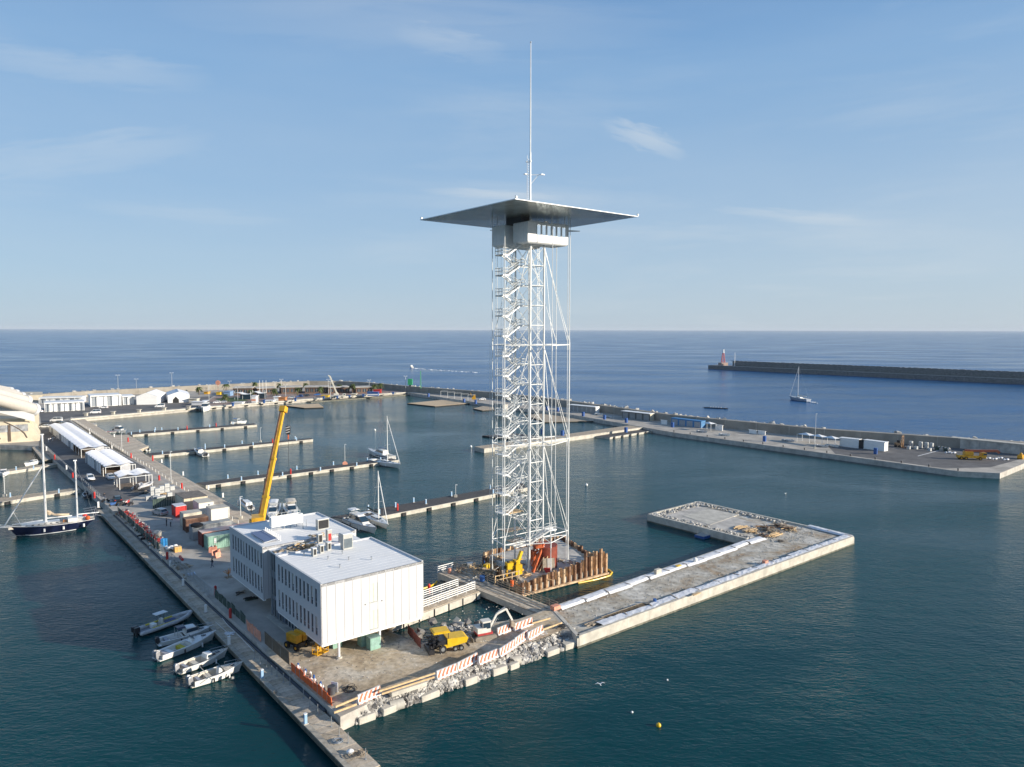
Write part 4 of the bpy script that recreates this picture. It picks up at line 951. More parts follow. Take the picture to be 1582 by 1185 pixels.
# cabins
def cabin(x0, x1, y0, y1, z0, z1, nm):
    r_ = .25
    def ring(z, s_): return [(x0 + a, y0 + b, z) for a, b in ()]
    prof = [(z0, .3), (z0 + .18, .06), (z0 + .35, 0), (z1 - .12, 0), (z1, .1)]
    rings = [[(x0 + s_, y0 + s_, z), (x1 - s_, y0 + s_, z), (x1 - s_, y1 - s_, z), (x0 + s_, y1 - s_, z)] for z, s_ in prof]
    return MB().loft(rings, smooth=False).build(nm, mat('cabin_cladding', (.76, .77, .76), .45, var=.04), tw)
X0, Y0, X1, Y1 = -3.35, -3.55, 5.75, .45; CZ0, CZ1 = 58.5, 62.1
cabin(X0, X1, Y0, Y1, CZ0, CZ1, 'cabin'); cabin(-4.45, 3.6, 1.5, 4.85, 58.3, 61.9, 'cabin')
for k in range(6):
    x = X0 + 2.0 + k * 1.13
    w_ = MB().bx(x, x + .78, Y0 - .02, Y0 + .02, 59.95, 61.65).build('window', sky_glass, tw)
    MB().bx(x - .06, x, Y0 - .06, Y0 - .0, 59.9, 61.7).bx(x + .78, x + .86, Y0 - .06, Y0, 59.9, 61.7).bx(x, x + .78, Y0 - .06, Y0, 61.65, 61.72).build('frame', steel_white, w_)
for x in (X0 + 1.2, X0 + 4.4): MB().bx(x, x + .02, Y0 - .006, Y0, 58.9, 59.9).build('panel_joint', steel_grey, tw)
for y in (Y0 + 1.1, Y0 + 2.4): MB().bx(X0 - .006, X0, y, y + .02, 58.9, 62.0).build('panel_joint', steel_grey, tw)
for y in (2.4, 3.6): MB().bx(-4.456, -4.45, y, y + .02, 58.7, 61.8).build('panel_joint', steel_grey, tw)
mb = MB()
mb.beam((X0 + .2, Y0 - .1, CZ1 + .05), (X1, Y0 - .1, CZ1 + .05), .08)
for k in range(6): mb.tube((X0 + .8 + k * 1.55, Y0 + .3, CZ1), (X0 + .8 + k * 1.55, Y0 + .3, RZ_), .05, n=5)
mb.build('roof_struts', steel_white, tw)
MB().bx(-2.9, -.6, -1.2, 3.0, 62.1, RZ_ - .2).build('plant_core', mat('plant_core_dark', (.07, .07, .075), .6), tw)
MB().bx(-.8, .2, 0, 1, 62.2, 62.8).bx(1, 1.6, -3, -2.6, 62.1, 62.5).build('roof_equipment', steel_grey, tw)
ta, tb = tl(at_depth(757, 356, 132)), tl(at_depth(896, 353.5, 133)); tm = (ta + tb) / 2; td = (tb - ta).normalized(); tn = Vector((-td.y, td.x, 0)) * 2.6
MB().prism([ta, tm - tn, tb, tm + tn], 61.55, 61.7).build('outrigger_plate', roof_grey, tw)
# thin square roof
rot = R(15 - 15); h = 13.5; RC = tl(Vector((2.6, 129.2, 0))); rr = R(.5)
def rp_(x, y, z): return (RC.x + x * math.cos(rr) - y * math.sin(rr), RC.y + x * math.sin(rr) + y * math.cos(rr), z)
q4 = [(-h, -h), (h, -h), (h, h), (-h, h)]
rf = MB(); lo = [rp_(x * .18, y * .18, RZ_ - .25) for x, y in q4]; ed_ = [rp_(x, y, RZ_ + .02) for x, y in q4]; ed2 = [rp_(x, y, RZ_ + .14) for x, y in q4]; up = [rp_(0, 0, RZ_ + .9)]
rf.add(lo + ed_, [(0, 3, 2, 1)] + [(i, (i + 1) % 4, 4 + (i + 1) % 4, 4 + i) for i in range(4)], 0)
rf.add(ed_ + ed2, [(i, (i + 1) % 4, 4 + (i + 1) % 4, 4 + i) for i in range(4)], 1)
rf.add(ed2 + up, [(i, (i + 1) % 4, 4) for i in range(4)], 1)
rf.build('roof', [roof_grey, white], tw)
for i in range(4):
    c = Vector(rp_(q4[i][0] * .99, q4[i][1] * .99, RZ_ + .1)); MB().tube(c, c + Vector((0, 0, .5)), .07, n=6).box(c + Vector((.2, 0, .3)), (.18, .18, .22)).build('obstruction_light', steel_grey, tw)
# mast on top
ms = MB().tube((.2, .2, RZ_ - .2), (.2, .2, 74.5), .19, .16, n=10).tube((.2, .2, 74.5), (.2, .2, 83), .12, .11, n=8).tube((.2, .2, 83), (.2, .2, 92.9), .10, .07, n=8).build('mast', steel_white, tw)
mb = MB(); mb.beam((-.6, .8, 70.7), (1.9, -1.0, 70.7), .14, .1).beam((.2, .2, 69.0), (1.3, -.6, 70.6), .1, .1).box((1.9, -1.0, 70.75), (.7, .5, .15)).box((-.5, .7, 70.8), (.5, .5, .12))
for k in range(22): mb.box((.2 - .35, .2 + .25, 64.5 + k * .42), (.12, .3, .06))
mb.tube((-.25, .5, 64), (-.25, .5, 74), .04).tube((.2, .2, 72.8), (-.3, .6, 72.8), .05).sphere((-.3, .6, 72.9), .16).sphere((.2, .2, 73.0), .26); mb.build('antenna_bracket', steel_white, ms)
MB().sphere((.2, .2, 92.95), .14).build('mast_light', steel_grey, ms)
# ------------------------------------------------------------------ cofferdam round the tower base
cf = thing('sheet_pile_cofferdam', 'rusty sheet pile enclosure with concrete base around the foot of the tower', 'cofferdam')
FL, FR, BRr = at(805, 922, 0), at(938, 887, 0), at(868, 843, 0)
BL_ = FL + (BRr - FR)
for p in (FL, FR, BRr, BL_): p.z = 0
cx = (FL + BRr) / 2
MB().prism([FL.lerp(cx, .03), FR.lerp(cx, .03), BRr.lerp(cx, .03), BL_.lerp(cx, .03)], -1, 1.35).build('fill', gravel, cf)
MB().prism([FL.lerp(cx, .12), FR.lerp(cx, .25), BRr.lerp(cx, .10), BL_.lerp(cx, .12)], 1.2, QZ).build('base_slab', concrete, cf)
def piles(p, q, n_, h0, h1, inw, jit):
    d_ = (q - p); ln_ = d_.length; d_.normalize(); w_ = ln_ / n_; ang = math.atan2(d_.y, d_.x)
    for k in range(n_):
        f = (k + .5) / n_; c = p.lerp(q, f); hh = h0 + (h1 - h0) * f + random.uniform(-jit, jit)
        off = 0 if k % 2 == 0 else .34
        s_ = w_ * .5
        pr_ = [(-s_ * 1.0, .17), (-s_ * .55, -.17), (s_ * .55, -.17), (s_ * 1.0, .17), (s_ * .95, .20), (s_ * .5, -.11), (-s_ * .5, -.11), (-s_ * .95, .20)]
        if k % 2: pr_ = [(a, -b) for a, b in pr_]
        ca, sa = math.cos(ang), math.sin(ang)
        pts = [(c.x + a * ca - b * sa + inw.x * off, c.y + a * sa + b * ca + inw.y * off) for a, b in pr_]
        o = MB().prism(pts, -2, hh, 0).build('sheet_pile', random.choice([rust, rust, rust_b, rust_dark]) if k % 2 == 0 else random.choice([rust_dark, rust_b]), cf)
        if k % 2 == 0: MB().tube(c - inw * .19 + Vector((0, 0, hh - .8)), c - inw * .16 + Vector((0, 0, hh - .8)), .1, n=6).build('lifting_hole', dark, o)
rust_b = mat('pale_rust', (.56, .40, .25), .85, .05, var=.35, vs=1.3)
iu = (BL_ - FL).normalized(); iv = (FR - FL).normalized()
piles(FL, FL.lerp(FR, .72), 22, 2.2, 3.4, iu, .18); piles(FL.lerp(FR, .72), FR, 9, 4.4, 4.3, iu, .7)
piles(FR, FR.lerp(BRr, .35), 8, 3.8, 2.2, -iv, .3); piles(FR.lerp(BRr, .35), BRr, 16, 2.0, 2.3, -iv, .35)
piles(BRr, BL_, 22, 2.2, 2.2, -iu, .4); piles(BL_, FL, 30, 1.7, 1.5, iv, .3)
MB().beam(FL + Vector((0, 0, .35)) - iu * .45, FR + Vector((0, 0, .35)) - iu * .45, .4, .3).build('waler', rust_b, cf)
tag(MB().path([FL.lerp(FR, f) - iu * (.9 + .3 * math.sin(f * 9)) + Vector((0, 0, .08)) for f in (.62, .7, .78, .86, .94, 1.0)] + [FR + iv * 1.2 + Vector((0, 0, .08)), FR + iv * 1.4 + iu * 1.5 + Vector((0, 0, .08)), FR + iu * 3 + iv * .4 + Vector((0, 0, .08))], .17, n=8).build('floating_boom', yellow), 'yellow floating boom around the right corner of the sheet piles', 'boom')
tag(MB().path([at(675, 898, .3), at(672, 902, .1), at(664, 906, .1), at(655, 909, .1), at(640, 913, .1)], .16, n=8).build('floating_boom', yellow), 'yellow hose floating between the office building and the tower pontoon', 'boom')
# machines and materials at the tower foot
def cyl_shed():
    t = thing('orange_drum', 'big orange and red drum housing standing inside the tower base', 'drum', (TC.x + 1.1, TC.y + .9, QZ))
    MB().tube((0, 0, 0), (0, 0, 4.0), 2.2, n=20).build('shell', rust_red, t)
    for k in range(10):
        an = k * .63; MB().bx(-.03, .03, -.03, .03, 0, 4).build('rib', red, t); t.children[-1].location = (2.22 * math.cos(an), 2.22 * math.sin(an), 0)
    return t
rust_red = mat('red_orange_steel', (.22, .04, .02), .6, var=.25, vs=1)
cyl_shed()
rg = thing('piling_rig', 'bright orange drilling rig with lattice parts leaning at the tower foot', 'rig', at(828, 882, QZ), R(20))
bo = mat('bright_orange', (.52, .11, .03), .6, var=.3)
MB().bx(-.2, 1.4, .6, 2.2, .4, 3.2).build('body', bo, rg); MB().beam((-.9, -.8, .1), (1.6, .5, 4.6), .45, .35).build('boom', bo, rg)
MB().beam((-.2, -.6, .1), (2.6, .3, 3.9), .2, .2).beam((.2, -1.0, .1), (3.2, .1, 3.9), .18, .18).build('timber_prop', timber, rg)
mb = MB()
for k in range(12): mb.beam((-.2 + random.uniform(0, 2), .3, 2.8 + random.uniform(0, 1.6)), (-.2 + random.uniform(0, 2), .5, 2.8 + random.uniform(0, 1.8)), .12)
mb.build('lattice', white, rg); MB().bx(0, 1.1, -.1, .6, 4.0, 4.8).build('head', bo, rg)
for k, (dx, dy, m_) in enumerate(((1.6, -.9, timber_grey), (2.4, -.8, concrete), (2.9, -.6, timber_grey))):
    p = at(828, 882, QZ)
    o = MB().box((0, 0, 1.2), (.85, .09, 2.4)).build('leaning_board', m_, loc=(p.x + dx, p.y + dy, QZ)); o.rotation_euler = (-.3, .05, .2); tag(o, ['tall brown board leaning beside the orange rig', 'tall grey board leaning beside the orange rig', 'brown board leaning farthest right of the orange rig'][k], 'board')
yr = thing('yellow_rig', 'yellow hydraulic machine with tangled hoses standing left of the tower shaft', 'machine', at(793, 889, QZ), R(25))
MB().bx(-1.3, -.2, -.5, .6, 1.3, 2.4).bx(.1, 1.1, -.4, .5, 1.6, 2.7).box((-.1, .1, 2.3), (1.0, .5, .5)).build('body', yellow, yr)
mb = MB()
for k in range(16): mb.box((random.uniform(-1.5, 1.5), random.uniform(-.8, .8), random.uniform(.4, 3.1)), (random.uniform(.15, .6), random.uniform(.15, .5), random.uniform(.1, .5)), rz=random.uniform(0, 2), m=k % 3)
mb.build('fittings', [amber, black, yellow], yr)
MB().beam((.6, 0, 1.6), (1.7, .3, 4.0), .5, .5).build('arm', yellow, yr); MB().bx(.1, 1.3, -.9, -.3, .3, 2.0).build('engine_box', yellow, yr)
for dx in (-1.2, -.3, .7): MB().beam((dx, .1, 0), (dx + .1, .1, 1.4), .25, .25).build('leg', amber, yr)
mb = MB()
for k in range(6): mb.path([(random.uniform(-1.2, 1.2), random.uniform(-.8, .6), random.uniform(.6, 3)) for _ in range(4)], .05, n=4)
mb.build('hoses', black, yr)
wf = thing('timber_edge_guard', 'pale timber guard frame at the left corner of the tower base', 'guard rail', at(779, 898, QZ), R(35))
for x in (-1.8, -.2, 1.6, 3.0): MB().beam((x, 0, 0), (x, 0, 1.3), .12).build('post', timber, wf)
for z in (.5, 1.2): MB().beam((-1.9, 0, z), (3.2, 0, z), .18, .08).build('rail', timber, wf)
for k in range(5): MB().beam((-1.8 + k, -.8, .1), (-.9 + k, 1.2, .12), .16).build('board', timber_grey, wf)
# ---- pontoon with gangway beside the tower
pt = thing('work_pontoon', 'long timber-decked work pontoon running past the tower towards the site road', 'pontoon')
A, B = at(676, 885, 1.25), at(836, 951, 1.25); d_ = (B - A).normalized(); n1 = Vector((-d_.y, d_.x, 0))
if n1.dot(at(700, 870, 1.25) - A) < 0: n1 = -n1
w_ = 3.6
MB().prism([A, B, B + n1 * w_, A + n1 * w_], .25, 1.15).build('float_body', concrete_pale, pt)
ln_ = (B - A).length
for k in range(5): MB().prism([A + d_ * (k * ln_ / 5 + 1.8) - n1 * .03, A + d_ * ((k + 1) * ln_ / 5) - n1 * .03, A + d_ * ((k + 1) * ln_ / 5) + n1, A + d_ * (k * ln_ / 5 + 1.8) + n1], -.2, .3).build('float', dark, pt)
for k in range(9):
    o = n1 * (w_ * (k + .05) / 9); o2 = n1 * (w_ * (k + .9) / 9)
    for j in range(5):
        MB().prism([A + d_ * (j * ln_ / 5 + .02) + o, A + d_ * ((j + 1) * ln_ / 5 - .04) + o, A + d_ * ((j + 1) * ln_ / 5 - .04) + o2, A + d_ * (j * ln_ / 5 + .02) + o2], 1.16, 1.25 + random.uniform(0, .03)).build('plank', [deck2, timber_grey, deck2][(k + j) % 3], pt)
def guard(p, q, lb, m=timber_grey, n_=8, h_=1.1, r_=.05, rails_=3, nm='guard_rail'):
    t = thing(nm, lb, 'guard rail'); 
    for k in range(n_ + 1): c = p.lerp(q, k / n_); MB().beam(c, c + Vector((0, 0, h_)), r_ * 2).build('post', m, t)
    for k in range(rails_): z = Vector((0, 0, h_ * (k + 1) / rails_)); MB().beam(p + z, q + z, .04, .13).build('rail', m, t)
guard(A + n1 * w_, A + n1 * w_ + d_ * ln_, 'timber guard rail between the work pontoon and the cofferdam', n_=14)
guard(A, A + n1 * w_, 'white guard rail across the far end of the work pontoon', white, 3)
GA, GB = at(655, 946, 1.3), at(742, 914, 1.3); gd = (GB - GA).normalized(); gn = Vector((-gd.y, gd.x, 0))
if gn.dot(at(690, 890, 1.3) - GA) < 0: gn = -gn
GA = GA - gd * 6; gl = (GB - GA).length
gw = thing('access_pontoon', 'concrete access pontoon running from behind the office building to the work pontoon', 'pontoon')
MB().prism([GA, GB, GB + gn * 4.6, GA + gn * 4.6], .1, 1.2).build('float_body', concrete_pale, gw)
plank_deck(gw, GA + gn * .2, GB + gn * .2, GB + gn * 4.4, GA + gn * 4.4, 1.6, 1.3, [deck3, deck])
for k in range(6): MB().beam(GA + gd * (gl * (k + .7) / 6) - gn * .06 + Vector((0, 0, .3 - 1.2 - .6)), GA + gd * (gl * (k + .7) / 6) - gn * .06 + Vector((0, 0, -.1)), .22, .1).build('fender_pile', dark, gw)
guard(GA + gd * 2 + gn * 4.2, GB + gn * 4.2 - gd * 1, 'white four-rail guard along the far side of the access pontoon', white, 8, 1.35, .05, 4)
guard(GA + gd * 2 + gn * 1.2, GB + gn * 1.2, 'white four-rail guard along the near side of the access pontoon', white, 8, 1.35, .05, 4)
put(fx, at(663, 918, 1.35), 0, 'red and white fire post at the building end of the access pontoon')
tag(MB().tube((0, 0, 0), (0, 0, .9), .45, n=12).build('drum', blue, loc=at(745, 897.5, 1.3)), 'blue drum on the work pontoon where the access pontoon joins', 'drum')
tag(MB().tube((0, 0, 0), (0, 0, .8), .3, n=10).build('marker_drum', salmon, loc=at(694.5, 885, 1.3)), 'small orange drum on the far end of the work pontoon', 'drum')
tag(MB().tube((0, 0, 0), (0, 0, .9), .3, n=10).build('marker_drum', orange, loc=at(791, 905, QZ)), 'orange marker at the timber guard frame on the tower base corner', 'drum')
for i, (p_, q_) in enumerate((((724, 897), (757.5, 870)), ((722, 902), (776, 872)))):
    a_ = at(*p_, 1.4); b_ = at_depth(*q_, 128); tag(MB().path([a_, (a_ + b_) / 2 - Vector((0, 0, .5)), b_], .04, n=4).build('mooring_rope', white), ['upper', 'lower'][i] + ' pale rope stretched from the access pontoon up to the tower', 'rope')
woodpile(735, 878, QZ, 'scattered dark boards on the left part of the tower base', 20, 3.2, [timber_grey, deck_dark, timber], 1.8, R(50), .9)
woodpile(760, 886, QZ, 'low pile of boards between the blue drum and the tower legs', 14, 2.6, [timber_grey, timber], 1.2, R(20), 1.1)
woodpile(722, 874, QZ, 'short upright timber offcuts near the left piles', 10, 1.4, [timber, timber_grey], 1.0, R(60), 1.2)
coil(763, 884, QZ, 'black hose coil on the tower base by the left masts', dark, .7, 5)

for k, (x, y, n_, l_, lb) in enumerate([(812, 888, 9, 1.6, 'short boards scattered in front of the yellow machine'), (840, 893, 8, 1.8, 'short boards lying on the slab right of the leaning boards'), (870, 868, 8, 2.0, 'pale battens on the slab beside the right masts'), (800, 872, 10, 2.2, 'boards stacked behind the yellow machine'), (745, 884, 12, 2.4, 'loose boards by the left masts'), (712, 880, 10, 2.0, 'boards on the slab edge next to the work pontoon'), (770, 862, 9, 2.0, 'boards by the far left row of sheet piles')]):
    woodpile(x, y, QZ, lb, n_, l_, [timber_grey, timber, rust], 1.2, R(30 * k), 1.3)
for k, (x, y, m_) in enumerate([(726, 876, steel_grey), (752, 878, yellow), (788, 876, blue), (884, 872, concrete), (846, 884, red)]):
    pk('site_box', ['grey', 'yellow', 'blue', 'pale', 'red'][k] + ' equipment box standing among boards on the tower base', 'box', x, y, QZ, block_box(1.1, .7, .8), m_, R(20 + 35 * k))
# ------------------------------------------------------------------ people
def person_mesh(pose):
    J = dict(pel=(0, 0, .95), waist=(0, 0, 1.12), chest=(0, .0, 1.38), neck=(0, 0, 1.5), head=(0, .01, 1.64), top=(0, .0, 1.76),
             shl=(-.19, 0, 1.43), ell=(-.25, -.03, 1.17), hal=(-.25, .06, .93), shr=(.19, 0, 1.43), elr=(.25, -.03, 1.17), har=(.25, .06, .93),
             hil=(-.1, 0, .9), knl=(-.11, .03, .5), anl=(-.12, -.02, .08), tol=(-.13, .14, .04), hir=(.1, 0, .9), knr=(.11, .03, .5), anr=(.12, -.02, .08), tor=(.13, .14, .04))
    if pose == 'walk':
        J.update(knl=(-.1, .2, .52), anl=(-.11, .28, .1), tol=(-.11, .43, .07), knr=(.1, .0, .5), anr=(.11, -.32, .14), tor=(.11, -.2, .04), hal=(-.26, -.15, .98), har=(.26, .2, 1.0))
    if pose == 'bend':
        J.update(chest=(0, .2, 1.32), neck=(0, .28, 1.42), head=(0, .36, 1.5), top=(0, .42, 1.58), shl=(-.19, .2, 1.36), shr=(.19, .2, 1.36), ell=(-.23, .3, 1.1), elr=(.23, .3, 1.1), hal=(-.15, .48, .98), har=(.15, .48, .98))
    RD = dict(pel=.145, waist=.13, chest=.155, neck=.06, head=.1, top=.07, shl=.075, ell=.05, hal=.04, shr=.075, elr=.05, har=.04, hil=.1, knl=.065, anl=.045, tol=.035, hir=.1, knr=.065, anr=.045, tor=.035)
    E_ = [('pel', 'waist'), ('waist', 'chest'), ('chest', 'neck'), ('neck', 'head'), ('head', 'top'), ('chest', 'shl'), ('shl', 'ell'), ('ell', 'hal'), ('chest', 'shr'), ('shr', 'elr'), ('elr', 'har'), ('pel', 'hil'), ('hil', 'knl'), ('knl', 'anl'), ('anl', 'tol'), ('pel', 'hir'), ('hir', 'knr'), ('knr', 'anr'), ('anr', 'tor')]
    ks = list(J); me = bpy.data.meshes.new('body'); me.from_pydata([J[k] for k in ks], [(ks.index(a), ks.index(b)) for a, b in E_], [])
    o = bpy.data.objects.new('tmp', me); COL.objects.link(o)
    o.modifiers.new('s', 'SKIN')
    for i, k in enumerate(ks):
        v = me.skin_vertices[0].data[i]; v.radius = (RD[k], RD[k]); v.use_root = (k == 'pel')
    sb = o.modifiers.new('u', 'SUBSURF'); sb.levels = 1; sb.render_levels = 1
    dg = bpy.context.evaluated_depsgraph_get(); dg.update(); m2 = bpy.data.meshes.new_from_object(o.evaluated_get(dg)); bpy.data.objects.remove(o)
    m2.name = 'body'
    return m2, J
PM = {k: person_mesh(k) for k in ('stand', 'walk', 'bend')}
def person(x, y, z, rz, lb, top, legs, hair=dark, pose='stand', depth=None):
    m0, J = PM[pose]; me = m0.copy(); me.materials.clear()
    for m_ in (top, legs, skin, black): me.materials.append(m_)
    for p in me.polygons:
        c = p.center; p.material_index = 2 if (c.z > 1.5 or (abs(c.x) > .2 and c.z < 1.02 and pose != 'bend')) else 3 if c.z < .1 else 1 if c.z < 1.0 else 0
        p.use_smooth = True
    loc = at(x, y, z)
    t = thing('person', lb, 'person', loc, rz); b = bpy.data.objects.new('body', me); COL.objects.link(b); b.parent = t
    h_ = J['head']; MB().sphere((h_[0], h_[1] - .02, h_[2] + .05), .115, sc_=(1, 1.05, .95)).build('hair', hair, t)
    MB().bx(h_[0] - .02, h_[0] + .02, h_[1] + .09, h_[1] + .135, h_[2] - .03, h_[2] + .01).build('nose', skin, t)
    return t
cl_dark = mat('dark_clothes', (.03, .033, .045), .9); cl_jean = mat('jeans', (.06, .08, .13), .9); cl_white = mat('white_shirt', (.6, .6, .6), .9); cl_grey = mat('grey_shirt', (.2, .21, .23), .9); cl_org = mat('orange_vest', (.75, .2, .04), .8); cl_yel = mat('yellow_helmet', (.8, .6, .05), .4)
person(328, 877, QZ, R(140), 'man in dark clothes walking alone across the shaded yard beside the office building', cl_dark, cl_jean, pose='walk')
person(257.5, 813, QZ, R(100), 'person in black standing left of another by the red shed', cl_dark, cl_dark)
person(263.5, 813.5, QZ, R(-80), 'person in white shirt bending beside the one in black', cl_white, cl_dark, pose='bend')
person(161.5, 772, QZ, R(20), 'person with dark top standing by parked motorcycles near the ketch', cl_dark, cl_jean)
person(856, 879, QZ, R(60), 'worker in dark clothes standing on the tower base behind the sheet piles', cl_dark, cl_jean)
person(748, 874, QZ, R(-60), 'worker in blue overalls with dark helmet at the left of the tower base', cl_dark, blue)
for i, (x, y) in enumerate([(75, 683.5), (78, 683), (81.5, 681.5), (84, 681), (88, 679)]):
    person(x, y, QZ, R(40 * i), 'person in white standing in the group by the far tent wall, %s from the left' % ORD[i], cl_white, cl_grey if i % 2 else cl_white)
person(807, 817, 12.2 if False else 12.2, 0, 'worker in orange on the lower stair platform of the tower', cl_org, cl_jean) if False else None
# ------------------------------------------------------------------ cars
def car(body, lb, x, y, heading, kind='car', L_=4.3, W_=1.78, H_=1.48, z=QZ):
    t = thing('parked_car' if kind != 'van' else 'van', lb, 'car' if kind != 'van' else 'van', at(x, y, z), heading)
    if kind == 'wagon': prof = [(-2.15, .3), (-2.2, .75), (-2.05, 1.0), (2.0 - .75, .98), (1.95, .85), (2.15, .6), (2.12, .3)]; cab = [(-2.02, .98), (-1.75, 1.42), (-1.3, 1.5), (.2, 1.48), (1.15, .97)]
    elif kind == 'van': prof = [(-2.4, .3), (-2.42, 1.2), (-2.35, 1.3), (1.6, 1.25), (2.2, 1.0), (2.4, .7), (2.35, .3)]; cab = [(-2.35, 1.28), (-2.2, 2.0), (-1.9, 2.08), (.7, 2.05), (1.6, 1.24)]
    else: prof = [(-2.05, .3), (-2.1, .7), (-1.95, .98), (1.15, .96), (1.85, .82), (2.05, .58), (2.02, .3)]; cab = [(-1.85, .95), (-1.3, 1.4), (-.9, 1.47), (.2, 1.45), (1.1, .95)]
    def ext(pr_, w0, w1, top=None):
        rings = [];
        hs = [(-w0, 0), (-w0 + .08, 1), (w0 - .08, 1), (w0, 0)]
        zmax = max(b for a, b in pr_); zmin = min(b for a, b in pr_)
        for s_ in (-1, 1): rings.append([(a, s_ * (w0 + (w1 - w0) * (b - zmin) / (zmax - zmin)), b) for a, b in pr_])
        mb = MB(); n = len(pr_); mb.loft(rings, smooth=False); return mb
    bd_ = ext(prof, W_ / 2, W_ / 2 - .06).build('body', body, t); bv = bd_.modifiers.new('b', 'BEVEL'); bv.width = .07; bv.segments = 2
    ext(cab, W_ / 2 - .12, W_ / 2 - .28).build('windows', glass, t)
    zt = max(b for a, b in cab); xs = [a for a, b in cab if b > zt - .12]
    MB().bx(min(xs) - .1, max(xs) + .12, -W_ / 2 + .28, W_ / 2 - .28, zt - .03, zt + .035).build('roof', body, t)
    mb = MB()
    for s_ in (-1, 1):
        for (a, b), (c, d) in ((cab[0], cab[1]), (cab[-2], cab[-1])): mb.beam((a, s_ * (W_ / 2 - .13), b), (c, s_ * (W_ / 2 - .27) if c != cab[-1][0] else s_ * (W_ / 2 - .13), d), .08)
        m_ = (cab[0][0] + cab[-1][0]) / 2; mb.beam((m_, s_ * (W_ / 2 - .12), .95), (m_, s_ * (W_ / 2 - .26), zt), .07)
    mb.build('pillars', body, t)
    wx = (prof[-1][0] - .75, prof[0][0] + .75)
    for a in wx:
        for s_ in (-1, 1):
            w_ = MB().tube((a, s_ * (W_ / 2 - .2), .32), (a, s_ * (W_ / 2 + .01), .32), .32, n=14).build('wheel', dark, t); MB().tube((a, s_ * (W_ / 2), .32), (a, s_ * (W_ / 2 + .02), .32), .19, n=10).build('rim', steel_grey, w_)
    for s_ in (-1, 1):
        MB().box((prof[-1][0] - .01, s_ * .62, .65), (.12, .3, .14)).build('headlight', sky_glass, t); MB().box((prof[0][0] - .03, s_ * .65, .8), (.08, .25, .16)).build('tail_light', red, t)
    return t
car_w = mat('white_car_paint', (.75, .75, .75), .18, var=.02); car_k = mat('black_car_paint', (.02, .022, .028), .12, var=.02); car_s = mat('silver_car_paint', (.5, .51, .52), .25, .3, var=.02); car_b = mat('blue_car_paint', (.04, .12, .35), .2, var=.02)
U_ = R(129)  # heading of the long quay
car(car_s, 'silver estate car parked facing away beside the red shed', 247, 795, U_ + R(15), 'wagon')
car(car_k, 'small black hatchback on the road beside the moored ketch', 181.5, 775, U_ - R(5))
car(car_w, 'white car driving on the road beside the white tents', 139.5, 741.5, U_ + R(180), 'wagon')
car(car_w, 'white car parked in the shade under the front canopy of the nearer tents', 171, 740, U_ + R(180), 'car')
car(car_w, 'white car on the road left of the far end of the tents', 69.5, 661, R(185))
car(car_w, 'white van parked behind the far end of the tents', 87, 651.5, R(190), 'van'); car(car_k, 'black car parked beyond the far end of the tents', 89, 655, R(190)); car(car_s, 'silver car nearest the far end of the tents', 95, 657, R(190))
car(car_w, 'white van on the quay of the far marina corner', 147.5, 639, R(200), 'van'); car(car_w, 'white low car in front of the white pavilion', 160, 631, R(190))
car(car_w, 'white pickup-like van parked before the gable tents', 247, 629.5, R(195), 'van')
car(car_w, 'white car half hidden at the left edge beyond the striped building', 60, 637, R(170))
for i, (x, y, m_, lb) in enumerate([(450, 615.5, car_s, 'silver car on the plaza left of the blue one'), (463, 613.5, car_b, 'bright blue car on the marina plaza by the palms'), (473, 612.5, car_k, 'dark car parked right of the bright blue one'), (490, 611, car_b, 'small blue car parked left of the white crane'), (335, 623, car_w, 'white car on the far quay left of the lawn'), (345, 622.5, car_s, 'grey car on the far quay beside the white one'), (745, 606 + 12, car_w, 'white car against the sea wall left of the tower')]):
    car(m_, lb, x, y, R(200))
# motorcycles
def moto(x, y, rz, lb, m_):
    t = thing('motorcycle', lb, 'motorcycle', at(x, y, QZ), rz, None)
    for a in (-.65, .65): MB().tube((a, -.06, .32), (a, .06, .32), .32, n=12).build('wheel', dark, t)
    MB().beam((-.6, 0, .5), (.5, 0, .7), .28, .4).beam((.5, 0, .7), (.65, 0, 1.05), .12).beam((.6, -.35, 1.05), (.6, .35, 1.05), .05).box((-.35, 0, .85), (.7, .26, .12)).build('body', m_, t)
for i, (x, y, r_) in enumerate([(190, 781, 60), (193.5, 780, 70), (197, 779, 75), (202, 781, 80), (175, 782, 40), (163, 776, 30)]): moto(x, y, R(r_), 'parked motor scooter by the corner of the quay near the ketch, %s of six from the right' % ORD[[2, 1, 3, 0, 4, 5][i]] if False else 'parked motor scooter at the quay near the ketch stern, %s from the left' % ORD[[2, 3, 4, 5, 1, 0][i]], [black, white, red, black, blue, black][i])
# ------------------------------------------------------------------ construction machines
pv = thing('asphalt_paver', 'yellow asphalt paver with canopy and black screed on the site road', 'paver', at(689, 1003, QZ), R(22)); pv.scale = (.82, .82, .88)
hop = [(-.1, .7), (3.1, 1.1), (3.4, 1.75), (3.0, 2.0), (-.1, 2.05)]
MB().loft([[(a, s_, b) for a, b in hop] for s_ in (-1.25, 1.25)], smooth=False).build('hopper', yellow, pv)
MB().bx(-1.4, -.1, -1.15, 1.15, .8, 1.9).build('body', black, pv)
MB().bx(-1.2, -.1, -1.27, -1.15, .7, 1.2).bx(-.1, .9, -1.29, -1.25, 1.0, 1.9).build('side_panel', yellow, pv)
MB().box((-1.0, 0, 3.05), (2.7, 2.4, .22)).box((-1.0, 0, 3.18), (2.3, 2.0, .08)).build('canopy', yellow, pv)
for a in (-2.1, .1):
    for b in (-1.05, 1.05): MB().beam((a, b, 1.7), (a, b, 3), .09).build('canopy_post', black, pv)
mb = MB()
